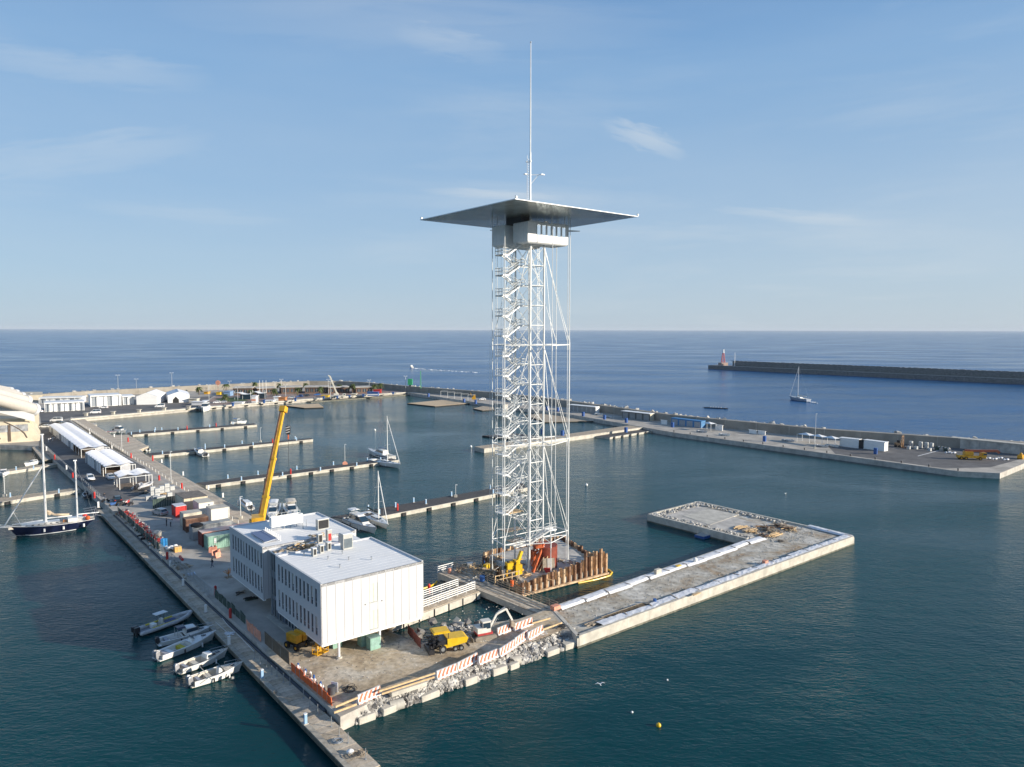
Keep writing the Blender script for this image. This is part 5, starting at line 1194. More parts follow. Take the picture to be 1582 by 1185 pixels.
for k in range(34): c = (random.uniform(-2.9, -1.4), random.uniform(-1.3, 1.3), random.uniform(.5, 2.4)); mb.box(c, (random.uniform(.2, .8), random.uniform(.2, .6), random.uniform(.1, .5)), rz=random.uniform(0, 1))
mb.bx(-3.2, -2.3, -1.5, 1.5, .1, .8); mb.build('screed', black, pv)
mb = MB()
for k in range(10): mb.path([(random.uniform(-2.8, -1), random.uniform(-1.2, 1.2), random.uniform(.8, 2.6)) for _ in range(3)], .05, n=4)
mb.build('hoses', dark, pv)
for b in (-1.25, 1.25):
    for a, r_ in ((-.9, .62), (1.2, .42), (2.2, .42)):
        w_ = MB().tube((a, b - .15, r_), (a, b + .15, r_), r_, n=16).build('wheel', dark, pv); MB().tube((a, b - .17, r_), (a, b + .17, r_), r_ * .5, n=10).build('rim', steel_grey, w_)
MB().tube((3.5, -1.1, .5), (3.5, 1.1, .5), .2, n=8).build('push_roller', black, pv)
ex = thing('mini_excavator', 'white and red mini excavator with raised folded boom and dozer blade on the site road', 'excavator', at(747, 985, QZ), R(25))
exw = mat('excavator_white', (.66, .64, .58), .45, var=.12); exr = mat('excavator_red', (.42, .05, .05), .45, var=.15)
for b in (-.85, .85):
    MB().loft([[(1.3 + .3 * math.cos(t), b + s_, .3 + .3 * math.sin(t)) for t in [k * .524 - 1.57 for k in range(7)]] + [(-1.3 + .3 * math.cos(t), b + s_, .3 + .3 * math.sin(t)) for t in [k * .524 + 1.57 for k in range(7)]] for s_ in (-.2, .2)], smooth=False).build('track', mat('muddy_track', (.25, .22, .18), .9), ex)
MB().bx(-1.0, 1.0, -.6, .6, .3, .65).build('undercarriage', dark, ex)
MB().beam((-1.9, -1.15, .25), (-1.9, 1.15, .25), .12, .5).build('dozer_blade', mat('muddy_track', (.25, .22, .18), .9), ex)
MB().bx(-1.15, 1.05, -.85, .85, .68, 1.0).build('deck_frame', exr, ex); MB().bx(-1.2, .1, -.88, .88, 1.0, 1.7).build('body', exw, ex)
cb = MB().bx(-.45, .75, -.1 - .75, .25 - .1, 1.0, 2.5).build('cab', exw, ex)
for a in ((-.4, .7, -.87, -.85, 1.55, 2.35),): MB().bx(*a).build('window', glass, cb)
MB().bx(.75, .77, -.78, .08, 1.5, 2.35).build('window', glass, cb); MB().bx(-.47, -.45, -.78, .08, 1.7, 2.35).build('window', glass, cb); MB().bx(-.5, .82, -.9, .2, 2.5, 2.6).build('cab_roof', exw, cb)
MB().beam((1.0, .3, 1.0), (2.1, .3, 2.9), .2, .26).beam((2.1, .3, 2.9), (3.5, .3, 3.4), .22, .3).build('boom', exw, ex); MB().beam((3.5, .3, 3.45), (4.5, .3, 1.6), .18, .26).build('arm', exw, ex); MB().beam((1.5, .3, 1.2), (2.2, .3, 2.3), .1).beam((2.3, .3, 3.2), (3.4, .3, 3.7), .1).build('cylinder', steel_grey, ex)
MB().loft([[(4.2 + a, .3 + s_, .9 + b) for a, b in ((0, .7), (.5, .5), (.7, 0), (.4, -.3), (0, 0))] for s_ in (-.35, .35)], smooth=False).build('bucket', timber_grey, ex)
cp = thing('boom_lift', 'amber boom lift with railed basket reaching out from beneath the office building', 'boom lift', at(459, 1000, QZ), R(-35))
for a in (-.95, .95):
    for b in (-.85, .85):
        w_ = MB().tube((a, b - .17, .45), (a, b + .17, .45), .45, n=14).build('wheel', dark, cp); MB().tube((a, b - .19, .45), (a, b + .19, .45), .2, n=8).build('rim', amber, w_)
MB().bx(-1.1, 1.1, -.6, .6, .45, .9).build('chassis', black, cp); MB().bx(-1.2, .9, -.8, .1, .95, 2.0).build('body', amber, cp); MB().bx(-1.0, .9, .3, .9, .95, 1.9).build('side_box', amber, cp)
MB().beam((-.6, .2, 2.1), (3.4, .2, 2.3), .35, .35).build('boom', amber, cp); MB().beam((3.4, .2, 2.3), (3.9, .2, .7), .18, .3).build('jib', amber, cp)
mb = MB(); x0, x1, y0, y1 = 3.9, 4.9, -.7, 1.1
mb.bx(x0, x1, y0, y1, .3, .4)
for z in (.85, 1.4):
    for a, b in (((x0, y0), (x1, y0)), ((x1, y0), (x1, y1)), ((x1, y1), (x0, y1)), ((x0, y1), (x0, y0))): mb.beam((*a, z), (*b, z), .06)
for a in (x0, x1):
    for b in (y0, (y0 + y1) / 2, y1): mb.beam((a, b, .3), (a, b, 1.4), .06)
mb.build('basket', amber, cp); MB().tube((3.9, .6, .6), (4.0, .6, .6), .25, n=10).build('basket_motor', amber, cp)
# big mobile crane boom behind the building
cr = thing('mobile_crane', 'tall yellow telescopic crane boom rising behind the office building with hook block', 'crane')
base = at_depth(397, 838, 150); tip = at_depth(437.5, 634, 162); kn = base.lerp(tip, .33); k2 = base.lerp(tip, .62)
MB().beam(base, kn, 1.0, 1.1).build('boom_section', crane_yellow, cr); MB().beam(kn, k2, .78, .85).build('boom_section', crane_yellow, cr); MB().beam(k2, tip, .62, .7).build('boom_section', crane_yellow, cr)
for f in (.33, .62): 
    c = base.lerp(tip, f); dd_ = (tip - base).normalized(); MB().beam(c - dd_ * .3, c + dd_ * .25, 1.2 if f < .5 else .95, 1.2 if f < .5 else 1.0).build('collar', crane_yellow, cr)
MB().beam(tip - (tip - base).normalized() * .4, tip + (tip - base).normalized() * .9, 1.3, 1.5).build('boom_head', crane_yellow, cr)
sh = Vector((.75, 0, -.1)).normalized(); dd_ = (tip - base).normalized(); sd = dd_.cross(Vector((0, 1, 0))).normalized()
MB().beam(base - Vector((.60, .3, 0)), tip - Vector((.40, .2, 0)), .34, .5).build('boom_dark_strip', rust_dark, cr)  # dark strip run along the left side of the boom
hx = tip + Vector((1.0, 0, 0))
MB().tube(hx, hx - Vector((0, 0, 3.4)), .03, n=4).tube(hx + Vector((.3, 0, 0)), hx - Vector((-.3, 0, 3.4)), .03, n=4).tube(hx - Vector((0, 0, 6.5)), hx - Vector((0, 0, 15.5)), .04, n=4).build('hoist_rope', dark, cr)
hk = MB().box(hx - Vector((0, 0, 4.4)), (.9, .5, 1.9)).build('hook_block', black, cr)
for k in range(3): MB().beam(hx - Vector((.42, .27, 3.9 + k * .55)), hx - Vector((-.42, .27, 3.65 + k * .55)), .04, .2).build('stripe', white, hk)
MB().beam(hx - Vector((0, 0, 5.4)), hx - Vector((0, 0, 6.5)), .25, .2).build('hook', orange, cr)
cb_ = Vector((base.x, base.y, QZ)); MB().box(cb_ + Vector((1, 1, 1.2)), (9, 2.6, 1.3), rz=R(129)).build('carrier', crane_yellow, cr); MB().box(cb_ + Vector((.2, .2, 2.6)), (3.5, 2.4, 1.6), rz=R(110)).build('superstructure', crane_yellow, cr)
for k in range(4):
    for s_ in (-1.2, 1.2):
        c = cb_ + Vector((1, 1, .5)) + Matrix.Rotation(R(129), 3, 'Z') @ Vector((-3.3 + k * 2.2, s_, 0)); e_ = Matrix.Rotation(R(129), 3, 'Z') @ Vector((0, .2, 0)); MB().tube(c - e_, c + e_, .55, n=12).build('wheel', dark, cr)
def mobile_crane(x, y, rz, lb, body, boomm, up, z=QZ, s=1.0):
    t = thing('mobile_crane', lb, 'crane', at(x, y, z), rz); t.scale = (s, s, s)
    MB().bx(-4.5, 4.5, -1.2, 1.2, .7, 1.6).build('carrier', body, t); MB().bx(3.0, 4.6, -1.2, 1.2, 1.6, 2.7).build('cab', body, t); MB().bx(3.5, 4.62, -1.22, -1.18, 1.9, 2.5).build('window', glass, t); MB().bx(-2.4, .4, -1.1, 1.1, 1.7, 2.9).build('superstructure', body, t)
    for a in (-3.5, -2, 2.6):
        for b in (-1.1, 1.1): w_ = MB().tube((a, b - .2, .6), (a, b + .2, .6), .6, n=12).build('wheel', dark, t); MB().tube((a, b - .22, .6), (a, b + .22, .6), .28, n=8).build('rim', body, w_)
    if up: MB().beam((-.5, 0, 2.5), (-4.6, 0, 13.5), .7, .8).beam((-4.6, 0, 13.5), (-5.6, 0, 14), .8, .6).beam((.3, 0, 2.6), (-2.4, 0, 6.4), .3).build('boom', boomm, t)
    else: MB().beam((-2.2, 0, 3.1), (8.5, 0, 3.4), .7, .8).beam((8.2, 0, 3.4), (9, 0, 2.7), .5, .9).build('boom', boomm, t)
    return t
mobile_crane(522, 615, R(8), 'white mobile crane with raised boom on the marina plaza', mat('crane_white', (.70, .66, .55), .5), mat('crane_white', (.7, .66, .55), .5), True)
mobile_crane(1500, 710, R(-12), 'yellow rough terrain crane with lowered rusty red boom at the right end of the breakwater', amber, mat('rust_red_boom', (.30, .09, .05), .6), False, s=.92)
fk = thing('forklift', 'rusty brown telescopic forklift with raised mast against the sea wall on the right', 'forklift', at(1390, 691, QZ), R(-60))
MB().bx(-1.5, .8, -.9, .9, .5, 1.7).build('body', rust, fk); MB().bx(-.7, .5, -.8, .8, 1.7, 2.6).build('cab', dark, fk); MB().beam((1, -.5, .2), (1, -.5, 4.4), .2).beam((1, .5, .2), (1, .5, 4.4), .2).beam((1, -.5, 4.2), (1, .5, 4.2), .2).build('mast', rust, fk); MB().beam((1.1, -.5, .2), (2.8, -.5, .15), .2, .1).beam((1.1, .5, .2), (2.8, .5, .15), .2, .1).build('forks', rust_dark, fk)
for a in (-1, .6):
    for b in (-.9, .9): MB().tube((a, b - .15, .5), (a, b + .15, .5), .5, n=12).build('wheel', dark, fk)
# ------------------------------------------------------------------ containers and sheds in the yard
def container(x, y, w_, l_, h_, m_, rm, lb, name='container', ribs=True, door=True, extra=None, z=QZ, cat='container', bx_=.3):
    """x,y: photograph position of the near corner; w_ along the short quay axis, l_ along the long axis"""
    t = thing(name, lb, cat, at(x, y, z), BR)
    MB().bx(0, w_, 0, l_, .08, h_ - .02).build('body', m_, t); MB().bx(-.05, w_ + .05, -.05, l_ + .05, h_ - .02, h_ + .08).build('roof', rm, t)
    if ribs:
        mb = MB(); n_ = int(w_ / bx_)
        for k in range(n_): mb.bx(.12 + k * (w_ - .2) / n_, .12 + k * (w_ - .2) / n_ + .12, -.045, 0, .2, h_ - .1)
        n_ = int(l_ / bx_)
        for k in range(n_): mb.bx(-.045, 0, .12 + k * (l_ - .2) / n_, .12 + k * (l_ - .2) / n_ + .12, .2, h_ - .1)
        mb.build('corrugation', m_, t)
    for a in (0, w_):
        for b in (0, l_): MB().bx(a - .07, a + .07, b - .07, b + .07, 0, h_).build('corner_post', m_, t)
    return t
cream_c = mat('cream_container', (.60, .55, .44), .6, var=.1); grey_c = mat('grey_container', (.32, .34, .35), .6, var=.1); brown_c = mat('brown_container', (.17, .085, .055), .7, var=.2); roof_rust = mat('rusty_roof', (.28, .20, .15), .9, var=.35, vs=.8); dred = mat('dark_red_container', (.16, .03, .03), .6, var=.15)
roof_patch = mat('peeling_red_roof', (.42, .20, .15), .85, var=.55, vs=.45, tint=(.62, .58, .52))
g = container(322, 850.5, 7.2, 2.4, 2.6, green_box, mat('pale_green_roof', (.30, .40, .36), .7), 'mint green corrugated container with a green window shutter at the front of the yard', bx_=.42)
MB().bx(4.2, 5.3, -.08, -.046, 1.2, 2.1).build('window', green, g); MB().bx(1.1, 1.5, -.08, -.046, 1.2, 2.2).build('notice', white, g); MB().bx(.2, .9, -.07, -.046, .2, .8).build('patch', white, g)
c = container(316.5, 846, 9.5, 2.5, 2.75, dred, roof_patch, 'dark red container with peeling reddish roof behind the mint green one'); c.location = at(313, 845.5, QZ)
mb = MB()
for a in (.4, 1.0, 1.5, 2.1): mb.beam((-.09, a, .2), (-.09, a, 2.6), .05)
mb.build('door_bars', mat('faded_red_bar', (.4, .16, .14), .6), c)
c = container(298.5, 835.5, 7.6, 2.4, 2.8, grey_c, concrete_pale, 'grey container with pale roof and black tarpaulin lump behind the dark red one')
tag(MB().sphere((0, 0, .1), 1.1, sc_=(1.2, 1, .45), n=10).build('tarpaulin', dark, loc=at(304, 812, QZ + 2.85)), 'black tarpaulin heap lying on the yard container roofs', 'tarpaulin')
container(288, 823, 4.4, 2.4, 2.7, brown_c, mat('brown_roof', (.26, .165, .11), .85, var=.2), 'brown container between the cream cabin and the grey container')
container(284.5, 816, 3.6, 2.8, 3.0, cream_c, concrete_pale, 'tall cream cabin container with plain roof behind the brown container', ribs=False)
container(272, 800, 2.2, 3.2, 2.5, red, mat('white_grey_roof', (.6, .62, .65), .6), 'small bright red shed with pale roof beside the silver estate car', name='shed', cat='shed', ribs=False)
container(285, 790, 5.2, 7.5, 2.9, beige_wall, mat('corrugated_grey_roof', (.19, .165, .14), .85, var=.25), 'cream hut with grey brown corrugated roof at the back of the yard', name='hut', cat='hut', ribs=False)
container(327, 806, 3.8, 3.6, 2.7, mat('white_cabin', (.66, .65, .60), .6), concrete_pale, 'nearer white cabin with cluttered roof by the promenade edge', name='site_cabin', cat='cabin', ribs=False)
container(308, 797, 3.2, 4.6, 2.8, mat('white_cabin', (.66, .65, .60), .6), cream_c, 'farther white cabin with plain cream roof by the promenade edge', name='site_cabin', cat='cabin', ribs=False)
gf = thing('green_mesh_fence', 'tall dark green corrugated fence panels behind the silver estate car', 'fence')
p, q = at(236, 786, QZ), at(273, 779, QZ)
for k in range(14):
    c = p.lerp(q, (k + .5) / 14); MB().box((0, 0, 1.1), ((q - p).length / 14 * .8, .06, 2.2)).build('fence_panel', green_dark, gf, loc=c, rz=math.atan2((q - p).y, (q - p).x) + random.uniform(-.1, .1))
def ibc(x, y, n_, lb, z=QZ):
    t = thing('tank_stack', lb, 'tanks', at(x, y, z), BR)
    for k in range(n_):
        MB().bx(-.55, .55, -.5, .5, .15 + k * 1.15, 1.1 + k * 1.15).build('tank', mat('tank_plastic', (.50, .51, .50), .5, var=.15), t)
        mb = MB()
        for zz_ in (.15, .6, 1.1):
            for a, b in (((-.57, -.52), (.57, -.52)), ((-.57, -.52), (-.57, .52))): mb.beam((*a, zz_ + k * 1.15), (*b, zz_ + k * 1.15), .04)
        mb.bx(-.58, .58, -.52, .52, k * 1.15, .13 + k * 1.15); mb.build('cage', steel_grey, t)
for i, (x, y, n_) in enumerate([(236, 765, 2), (243, 768, 2), (240, 773, 1), (250, 764, 2), (246, 774, 1), (258, 760, 2), (262, 767, 1), (252, 772, 1), (229, 773, 1), (266, 757, 1)]):
    ibc(x, y, n_, 'white caged tank stack in the cluttered yard beyond the green fence, %s from the left' % ORD[[1, 3, 2, 5, 4, 7, 8, 6, 0, 9][i]])
for i, (x, y, n_) in enumerate([(1407, 691, 2), (1404, 694, 1), (1431, 693, 2), (1439, 694, 2), (1422, 692, 2), (1415, 694, 1), (1436, 697, 1)]): ibc(x, y, n_, 'white caged tank stack by the right end of the sea wall, %s from the left' % ORD[[1, 0, 4, 6, 3, 2, 5][i]])
woodpile(256, 764, QZ, 'brown crate boards stacked between the white tanks in the yard', 24, 2.4, [timber, timber_grey], .8)
woodpile(222, 762, QZ, 'dark netting and boards heaped beside the tent canopy end', 18, 2.2, [dark, timber_grey, green_dark], 1.1, R(30), 1.2)
woodpile(285, 877, QZ, 'flat stack of dark planks beside the walkway fence in the shade', 24, 2.3, [timber_grey, deck3], 1.0, R(40), .05)
def rib_trailer(x, y, rz, lb):
    t = thing('stored_boat', lb, 'boat', at(x, y, QZ), rz)
    MB().path([(-2.2, -.8, .9), (1, -.8, 1), (2.4, 0, 1.3), (1, .8, 1), (-2.2, .8, .9)], .3, n=8).build('tube', mat('light_grey_rubber', (.5, .5, .5), .5), t); MB().bx(-2, 1, -.6, .6, .6, .9).build('hull', dark, t); MB().bx(-2.8, -2.1, -.3, .3, .5, 1.7).build('outboard', black, t)
rib_trailer(214, 757, R(100), 'grey inflatable boat stored ashore beside the open canopy'); rib_trailer(224, 755, R(70), 'second inflatable boat with black cover stored ashore beside the open canopy')
jbp = None
for i, (x, y) in enumerate([(328, 853), (332, 857), (336, 861), (338, 857), (333, 851)]):
    t = thing('plastic_barrier', 'faded pink plastic road barrier in the cluster before the green container, %s from the left' % ORD[[0, 2, 4, 3, 1][i]] if False else 'faded pink plastic road barrier in front of the mint green container, %s' % ['farthest left', 'second from the left', 'nearest the camera', 'rightmost', 'standing behind the others'][i], 'barrier', at(x, y, QZ), R(30 * i + 10), 'pink plastic barriers before the green container')
    pr_ = [(-.3, 0), (.3, 0), (.12, .5), (.1, 1.0), (-.1, 1.0), (-.12, .5)]
    MB().loft([[(s_, a, b) for a, b in pr_] for s_ in (-.6, .6)], smooth=False).build('body', salmon, t)
mb = MB(); c = at(265, 850, QZ)
wb = thing('white_bags', 'pile of white plastic bags beside the fence of bicycles', 'bags', c)
for k in range(14): MB().sphere((random.uniform(-1.4, 1.4), random.uniform(-.8, .8), .25 + random.uniform(0, .5)), random.uniform(.3, .5), sc_=(1.2, .9, .7)).build('bag', white, wb)
t = thing('orange_crate', 'orange wooden crate beside the pile of white bags', 'crate', at(274.5, 852, QZ), BR); MB().bx(-.6, .6, -.5, .5, 0, .95).build('box', mat('orange_crate', (.62, .34, .10), .7), t); MB().bx(-.02, .04, -.53, -.5, 0, .95).bx(-.62, .62, -.52, .52, .95, 1.0).build('batten', timber, t)
tag(MB().tube((-1.2, 0, .25), (1.2, 0, .25), .22, n=10).build('red_roll', red, loc=at(280, 864, QZ), rz=R(125)), 'red roll lying by the walkway fence right of the orange crate', 'roll')
for i, (x, y) in enumerate(((193, 803), (258.5, 865), (333, 919), (356, 955))):
    put(fx, at(x, y, WZ if i in (0,) else QZ), 0, 'red fire point along the fence above the near walkway, %s from the far end' % ORD[i], s=1.1)
# ---- fence with stacked bicycles and clutter above the walkway
def along(f, off=0.0, z=QZ):
    pts = [at(175, 793, 1.0), at(253, 867, 1.0), at(359, 965, 1.0), at(429, 1030, 1.0), at(520, 1111, 1.0)]
    tot = [0]
    for a, b in zip(pts[:-1], pts[1:]): tot.append(tot[-1] + (b - a).length)
    s_ = f * tot[-1]
    for i in range(4):
        if s_ <= tot[i + 1]:
            d_ = (pts[i + 1] - pts[i]).normalized(); return pts[i] + d_ * (s_ - tot[i]) + Vector((-d_.y, d_.x, 0)) * off, math.atan2(d_.y, d_.x)
    return pts[-1], 0
bk = thing('bicycle', 'x', 'bicycle', group='red hire bicycles stacked along the quay fence')
def ringm(cx, cz, r_, n=14, th=.03):
    pts = [(cx + r_ * math.cos(2 * math.pi * k / n), 0, cz + r_ * math.sin(2 * math.pi * k / n)) for k in range(n + 1)]; return pts
for a in (-.52, .52): MB().path(ringm(a, .34, .33), .035, n=4).build('wheel', dark, bk)
MB().path([(-.52, 0, .34), (-.1, 0, .34), (.38, 0, .8), (-.2, 0, .78), (-.52, 0, .34)], .045, n=4).path([(-.1, 0, .34), (-.25, 0, .92)], .04, n=4).path([(.52, 0, .34), (.36, 0, 1.02), (.3, -.25, 1.05)], .04, n=4).path([(.36, 0, 1.02), (.3, .25, 1.05)], .04, n=4).build('frame', red, bk); MB().box((-.27, 0, .95), (.26, .15, .07)).build('saddle', black, bk); MB().bx(.45, .8, -.15, .15, .75, .98).build('basket', mat('basket_grey', (.35, .35, .36), .5), bk)
nb = 0
for k in range(34):
    f = .045 + k * .0082
    p, an = along(f + random.uniform(-.004, .004), 1.0 + random.uniform(-.5, .7)); z_ = QZ + random.choice((0, .1, .35, .6))
    put(bk, Vector((p.x, p.y, z_)), an + R(80) + random.uniform(-.7, .7), 'red bicycle heaped along the quay fence, %s from its far end' % ORD[k], 'red hire bicycles stacked along the quay fence')
ff = thing('mesh_fence', 'green mesh covered fence running along the quay edge beside the bicycles', 'fence')
for k in range(22):
    p, an = along(.03 + k * .0145, .35); q_, _ = along(.03 + (k + .93) * .0145, .35)
    MB().beam(Vector((p.x, p.y, QZ + .75)), Vector((q_.x, q_.y, QZ + .75 + random.uniform(-.1, .1))), .04, 1.4).build('fence_panel', green_dark if k % 5 else timber_grey, ff)
    MB().beam(Vector((p.x, p.y, QZ)), Vector((p.x, p.y, QZ + 1.7)), .07).build('post', steel_grey, ff)
f2 = thing('site_fence', 'open steel mesh site fence along the shaded quay edge', 'fence')
for k in range(16):
    p, an = along(.36 + k * .0165, .3); q_, _ = along(.36 + (k + .95) * .0165, .3)
    m_ = MB(); P0 = Vector((p.x, p.y, QZ)); P1 = Vector((q_.x, q_.y, QZ))
    for z in (.15, 1.0, 1.8): m_.beam(P0 + Vector((0, 0, z)), P1 + Vector((0, 0, z)), .04)
    for j in range(7): c = P0.lerp(P1, j / 6); m_.beam(c, c + Vector((0, 0, 1.8)), .025 if j else .06)
    m_.build('fence_panel', steel_grey, f2)
    MB().box((P0.x, P0.y, QZ + .08), (.5, .25, .16), rz=an + R(90)).build('fence_foot', concrete, f2)
def drape(f0, f1, h0, h1, m_, lb, n_=8, sag=.25, off=.3, nm='fence_cloth'):
    t = thing(nm, lb, 'fence'); 
    for k in range(n_):
        a, _ = along(f0 + (f1 - f0) * k / n_, off); b, _ = along(f0 + (f1 - f0) * (k + 1) / n_, off)
        za = random.uniform(-sag, 0); zb = random.uniform(-sag, 0); j = Vector((random.uniform(-.12, .12), random.uniform(-.12, .12), 0))
        v = [Vector((a.x, a.y, QZ + h0)), Vector((b.x, b.y, QZ + h0)), Vector((b.x, b.y, QZ + h1 + zb)) + j, Vector((a.x, a.y, QZ + h1 + za)) + j]
        nn = Vector((.05, .04, 0)); MB().add(v + [p + nn for p in v], [(0, 1, 2, 3), (7, 6, 5, 4), (0, 4, 5, 1), (2, 6, 7, 3), (1, 5, 6, 2), (0, 3, 7, 4)]).build('cloth', m_, t)
        MB().beam(v[0], Vector((a.x, a.y, QZ + h1)), .05).build('post', steel_grey, t)
    return t
drape(.63, .745, .5, 2.0, green_dark, 'dark green shade cloth on the fence in the shadow of the office building', 7, .5, .5)
drape(.755, .80, .1, 1.7, salmon, 'faded orange netting on the fence just left of the brown screen', 4, .3, .4)
drape(.815, .885, .5, 2.2, mat('brown_screen', (.13, .10, .07), .8, var=.15), 'tall brown fence screen at the sunlit corner of the yard', 3, .03, .3)
drape(.89, .985, .0, 1.15, orange, 'bright orange safety netting at the near corner of the quay', 9, .35, .3)
qp = thing('quay_pipe', 'thick dark pipe lying along the quay edge above the walkway', 'pipe')
pts = [along(f, -.25, QZ + .12)[0] for f in [.02 + k * .03 for k in range(33)]]
MB().path(pts, .22, n=8).build('pipe', mat('dark_blue_pipe', (.035, .045, .06), .6, var=.2), qp)
jm = [('blue', blue), ('white', white), ('white', white), ('grey', steel_grey)]
for k in range(16):
    p, an = along(.885 + k * .0045, 1.3 + random.uniform(-.3, .5)); nm, m_ = jm[k % 4]
    tag(MB().tube((0, 0, 0), (0, 0, .38), .15, .13, n=8).tube((0, 0, .38), (0, 0, .48), .05, n=6).build('jerrycan', m_, loc=(p.x, p.y, QZ), rz=k), '%s canister in the row behind the orange netting, %s from the far end' % (nm, ORD[k]), 'canister', 'canisters behind the orange netting')
pk('barrel', 'dark barrel standing behind the orange netting near the corner', 'barrel', 512, 1072, QZ, MB().tube((0, 0, 0), (0, 0, .95), .45, n=12), mat('barrel_grey', (.06, .065, .075), .6))
pk('board', 'white board leaning on the dark barrel near the quay corner', 'board', 517, 1069, QZ, MB().box((0, 0, .6), (.9, .06, 1.2)), white, R(-20))
coil(540, 1064, QZ, 'tangled black cables on the dirt near the corner of the quay', dark, .7, 6)
mb = MB()
for k in range(60):
    f = random.random(); p, an = along(.02 + f * .5, random.uniform(-.5, 1.6)); mb.box((p.x, p.y, QZ + random.uniform(.05, .4)), (random.uniform(.15, .9), random.uniform(.1, .4), random.uniform(.08, .5)), rz=random.uniform(0, 3), m=random.randrange(4))
tag(stuff(mb.build('fence_clutter', [timber_grey, green_dark, concrete, dark])), 'assorted scrap and boxes scattered along the quay fence above the walkway', 'clutter')
tag(MB().box((0, 0, .9), (.6, .4, 1.8)).box((.5, .2, .9), (.5, .4, 1.7)).build('blue_sack', mat('bright_blue_cloth', (.05, .30, .62), .7), loc=at(251.5, 846, QZ)), 'bright blue cloth bundle standing among the bicycles', 'bundle')
pk('sheet_cover', 'cream sheet thrown over things among the bicycles', 'sheet', 243, 832, QZ, MB().sphere((0, 0, .9), .9, sc_=(1.1, .8, 1)), cream)
# rock heap by the inner water
rh = thing('boulder_heap', 'heap of grey boulders at the inner edge of the site road by the excavator', 'boulders')
for k in range(46):
    x = random.uniform(684, 742); p = at(x, random.uniform(966, 980) - (x - 684) * .06, QZ); r_ = random.uniform(.35, .85)
    c = MB(); c.rock((0, 0, 0), r_); c.build('boulder', random.choice([stone, stone_dark, stone]), rh, loc=(p.x, p.y, QZ - .3 + random.uniform(0, .5)))
mb = MB()
for k in range(260): mb.rock(at(random.uniform(680, 750), random.uniform(968, 992), QZ), random.uniform(.08, .25))
stuff(mb.build('gravel', stone, rh))
for i, (x, y) in enumerate(((645, 985), (668, 962), (650, 978), (706, 962))):
    p = at(x, y, QZ); MB_o = MB(); MB_o.rock((0, 0, 0), .8); tag(MB_o.build('boulder', stone_dark if i < 3 else cream_c, loc=(p.x, p.y, QZ + .1)), ['large boulder beside the dark red netting left of the paver', 'boulder at the water edge just behind the paver canopy', 'boulder left of the paver near the netting', 'pale rounded boulder at the water edge behind the paver'][i], 'boulder')
pk('concrete_kerb', 'long concrete kerb block between the paver and the excavator', 'kerb', 715, 990, QZ, block_box(2.6, .45, .5), concrete_pale, R(30))
t = thing('netting', 'dark red netting hanging on a stake left of the paver', 'netting'); a, b = at(630, 978, QZ), at(650, 1003, QZ)
for k in range(4): p, q = a.lerp(b, k / 4), a.lerp(b, (k + 1) / 4); MB().beam(p + Vector((0, 0, .65)), q + Vector((0, 0, .65 + random.uniform(-.1, .2))), .04, 1.3).build('net', mat('dark_red_net', (.22, .06, .04), .9, var=.3, vs=4), t)
woodpile(600, 972, QZ, 'small heap of boards at the water edge under the office building', 12, 1.6, [timber, timber_grey], .7, R(60), 1)
mb = MB()
for k in range(900):
    x = random.uniform(430, 840); y = 1010 + random.uniform(-30, 60) - (x - 430) * .13
    p = at(x, y, QZ)
    if (p - at(535, 1112, QZ)).length < 3: continue
    d_ = p - E0; w_ = d_.dot(en); s_ = d_.dot(ed)
    if 3.6 < w_ < 17 and 0 < s_ < EL: mb.rock(p, random.uniform(.03, .12), m=random.choice((0, 1)))
tag(stuff(mb.build('loose_gravel', [stone, stone_dark])), 'loose gravel scattered over the dirt of the site road', 'gravel')
pa = thing('palm_stump_planter', 'small orange leaved plant tied on a wooden base beside the far block corner', 'plant', at(353, 892, QZ))
for k in range(10): an = k * .63; MB().beam((0, 0, .5), (math.cos(an) * .8, math.sin(an) * .8, 1.3 + .3 * math.sin(k)), .14, .04).build('leaf', timber if k % 2 else cl_org, pa)
MB().beam((-.7, 0, .05), (.7, 0, .05), .2).beam((0, -.7, .07), (0, .7, .07), .2).beam((0, 0, 0), (0, 0, .7), .16).build('base', timber_grey, pa)
woodpile(372, 917, QZ, 'folded stand and boards lying by the far block corner', 8, 1.6, [timber_grey, dark], .6, R(10), 1)
woodpile(386, 925, QZ, 'dark green covered pallet under the far block', 12, 1.7, [green_dark, dark], .8, R(39), .2)
pk('striped_cushion', 'small blue and white striped mat by the fence in the shade', 'mat', 296, 888, QZ, MB().box((0, 0, .15), (1.3, .3, .2)).box((0, .45, .15), (1.3, .3, .2)).box((0, -.45, .15), (1.3, .3, .2)), mat('mat_blue', (.5, .58, .7), .7), R(120))
# ------------------------------------------------------------------ boats
def hull_rings(L_, B, fr, sheer=.35, tr=.85, n=11, flare=.82, bowpow=1.7, keel=.35):
    rings = []
    for i in range(n):
        t = i / (n - 1); x = -L_ / 2 + L_ * t
        b = B / 2 * (tr + (1 - tr) * min(1, t / .4)) if t < .4 else B / 2 * max(.0, 1 - ((t - .4) / .6) ** bowpow) 
        b = max(b, .03); z = fr * (1 + sheer * t * t)
        rake = 0 if t < .9 else 0
        bc = b * flare * (1 if t < .6 else 1 - .4 * (t - .6) / .4)
        xs = x - (0 if t < .75 else (t - .75) * L_ * .28)
        rings.append([(x, b, z), (xs, bc, .12), (xs, 0, -keel * (1 - .6 * max(0, t - .6))), (xs, -bc, .12), (x, -b, z)])
    return rings
cushion = mat('pale_grey_cushion', (.36, .37, .4), .7); sole = mat('teak_sole', (.34, .27, .2), .8); steel_cowl = mat('outboard_cowl', (.10, .10, .11), .3)
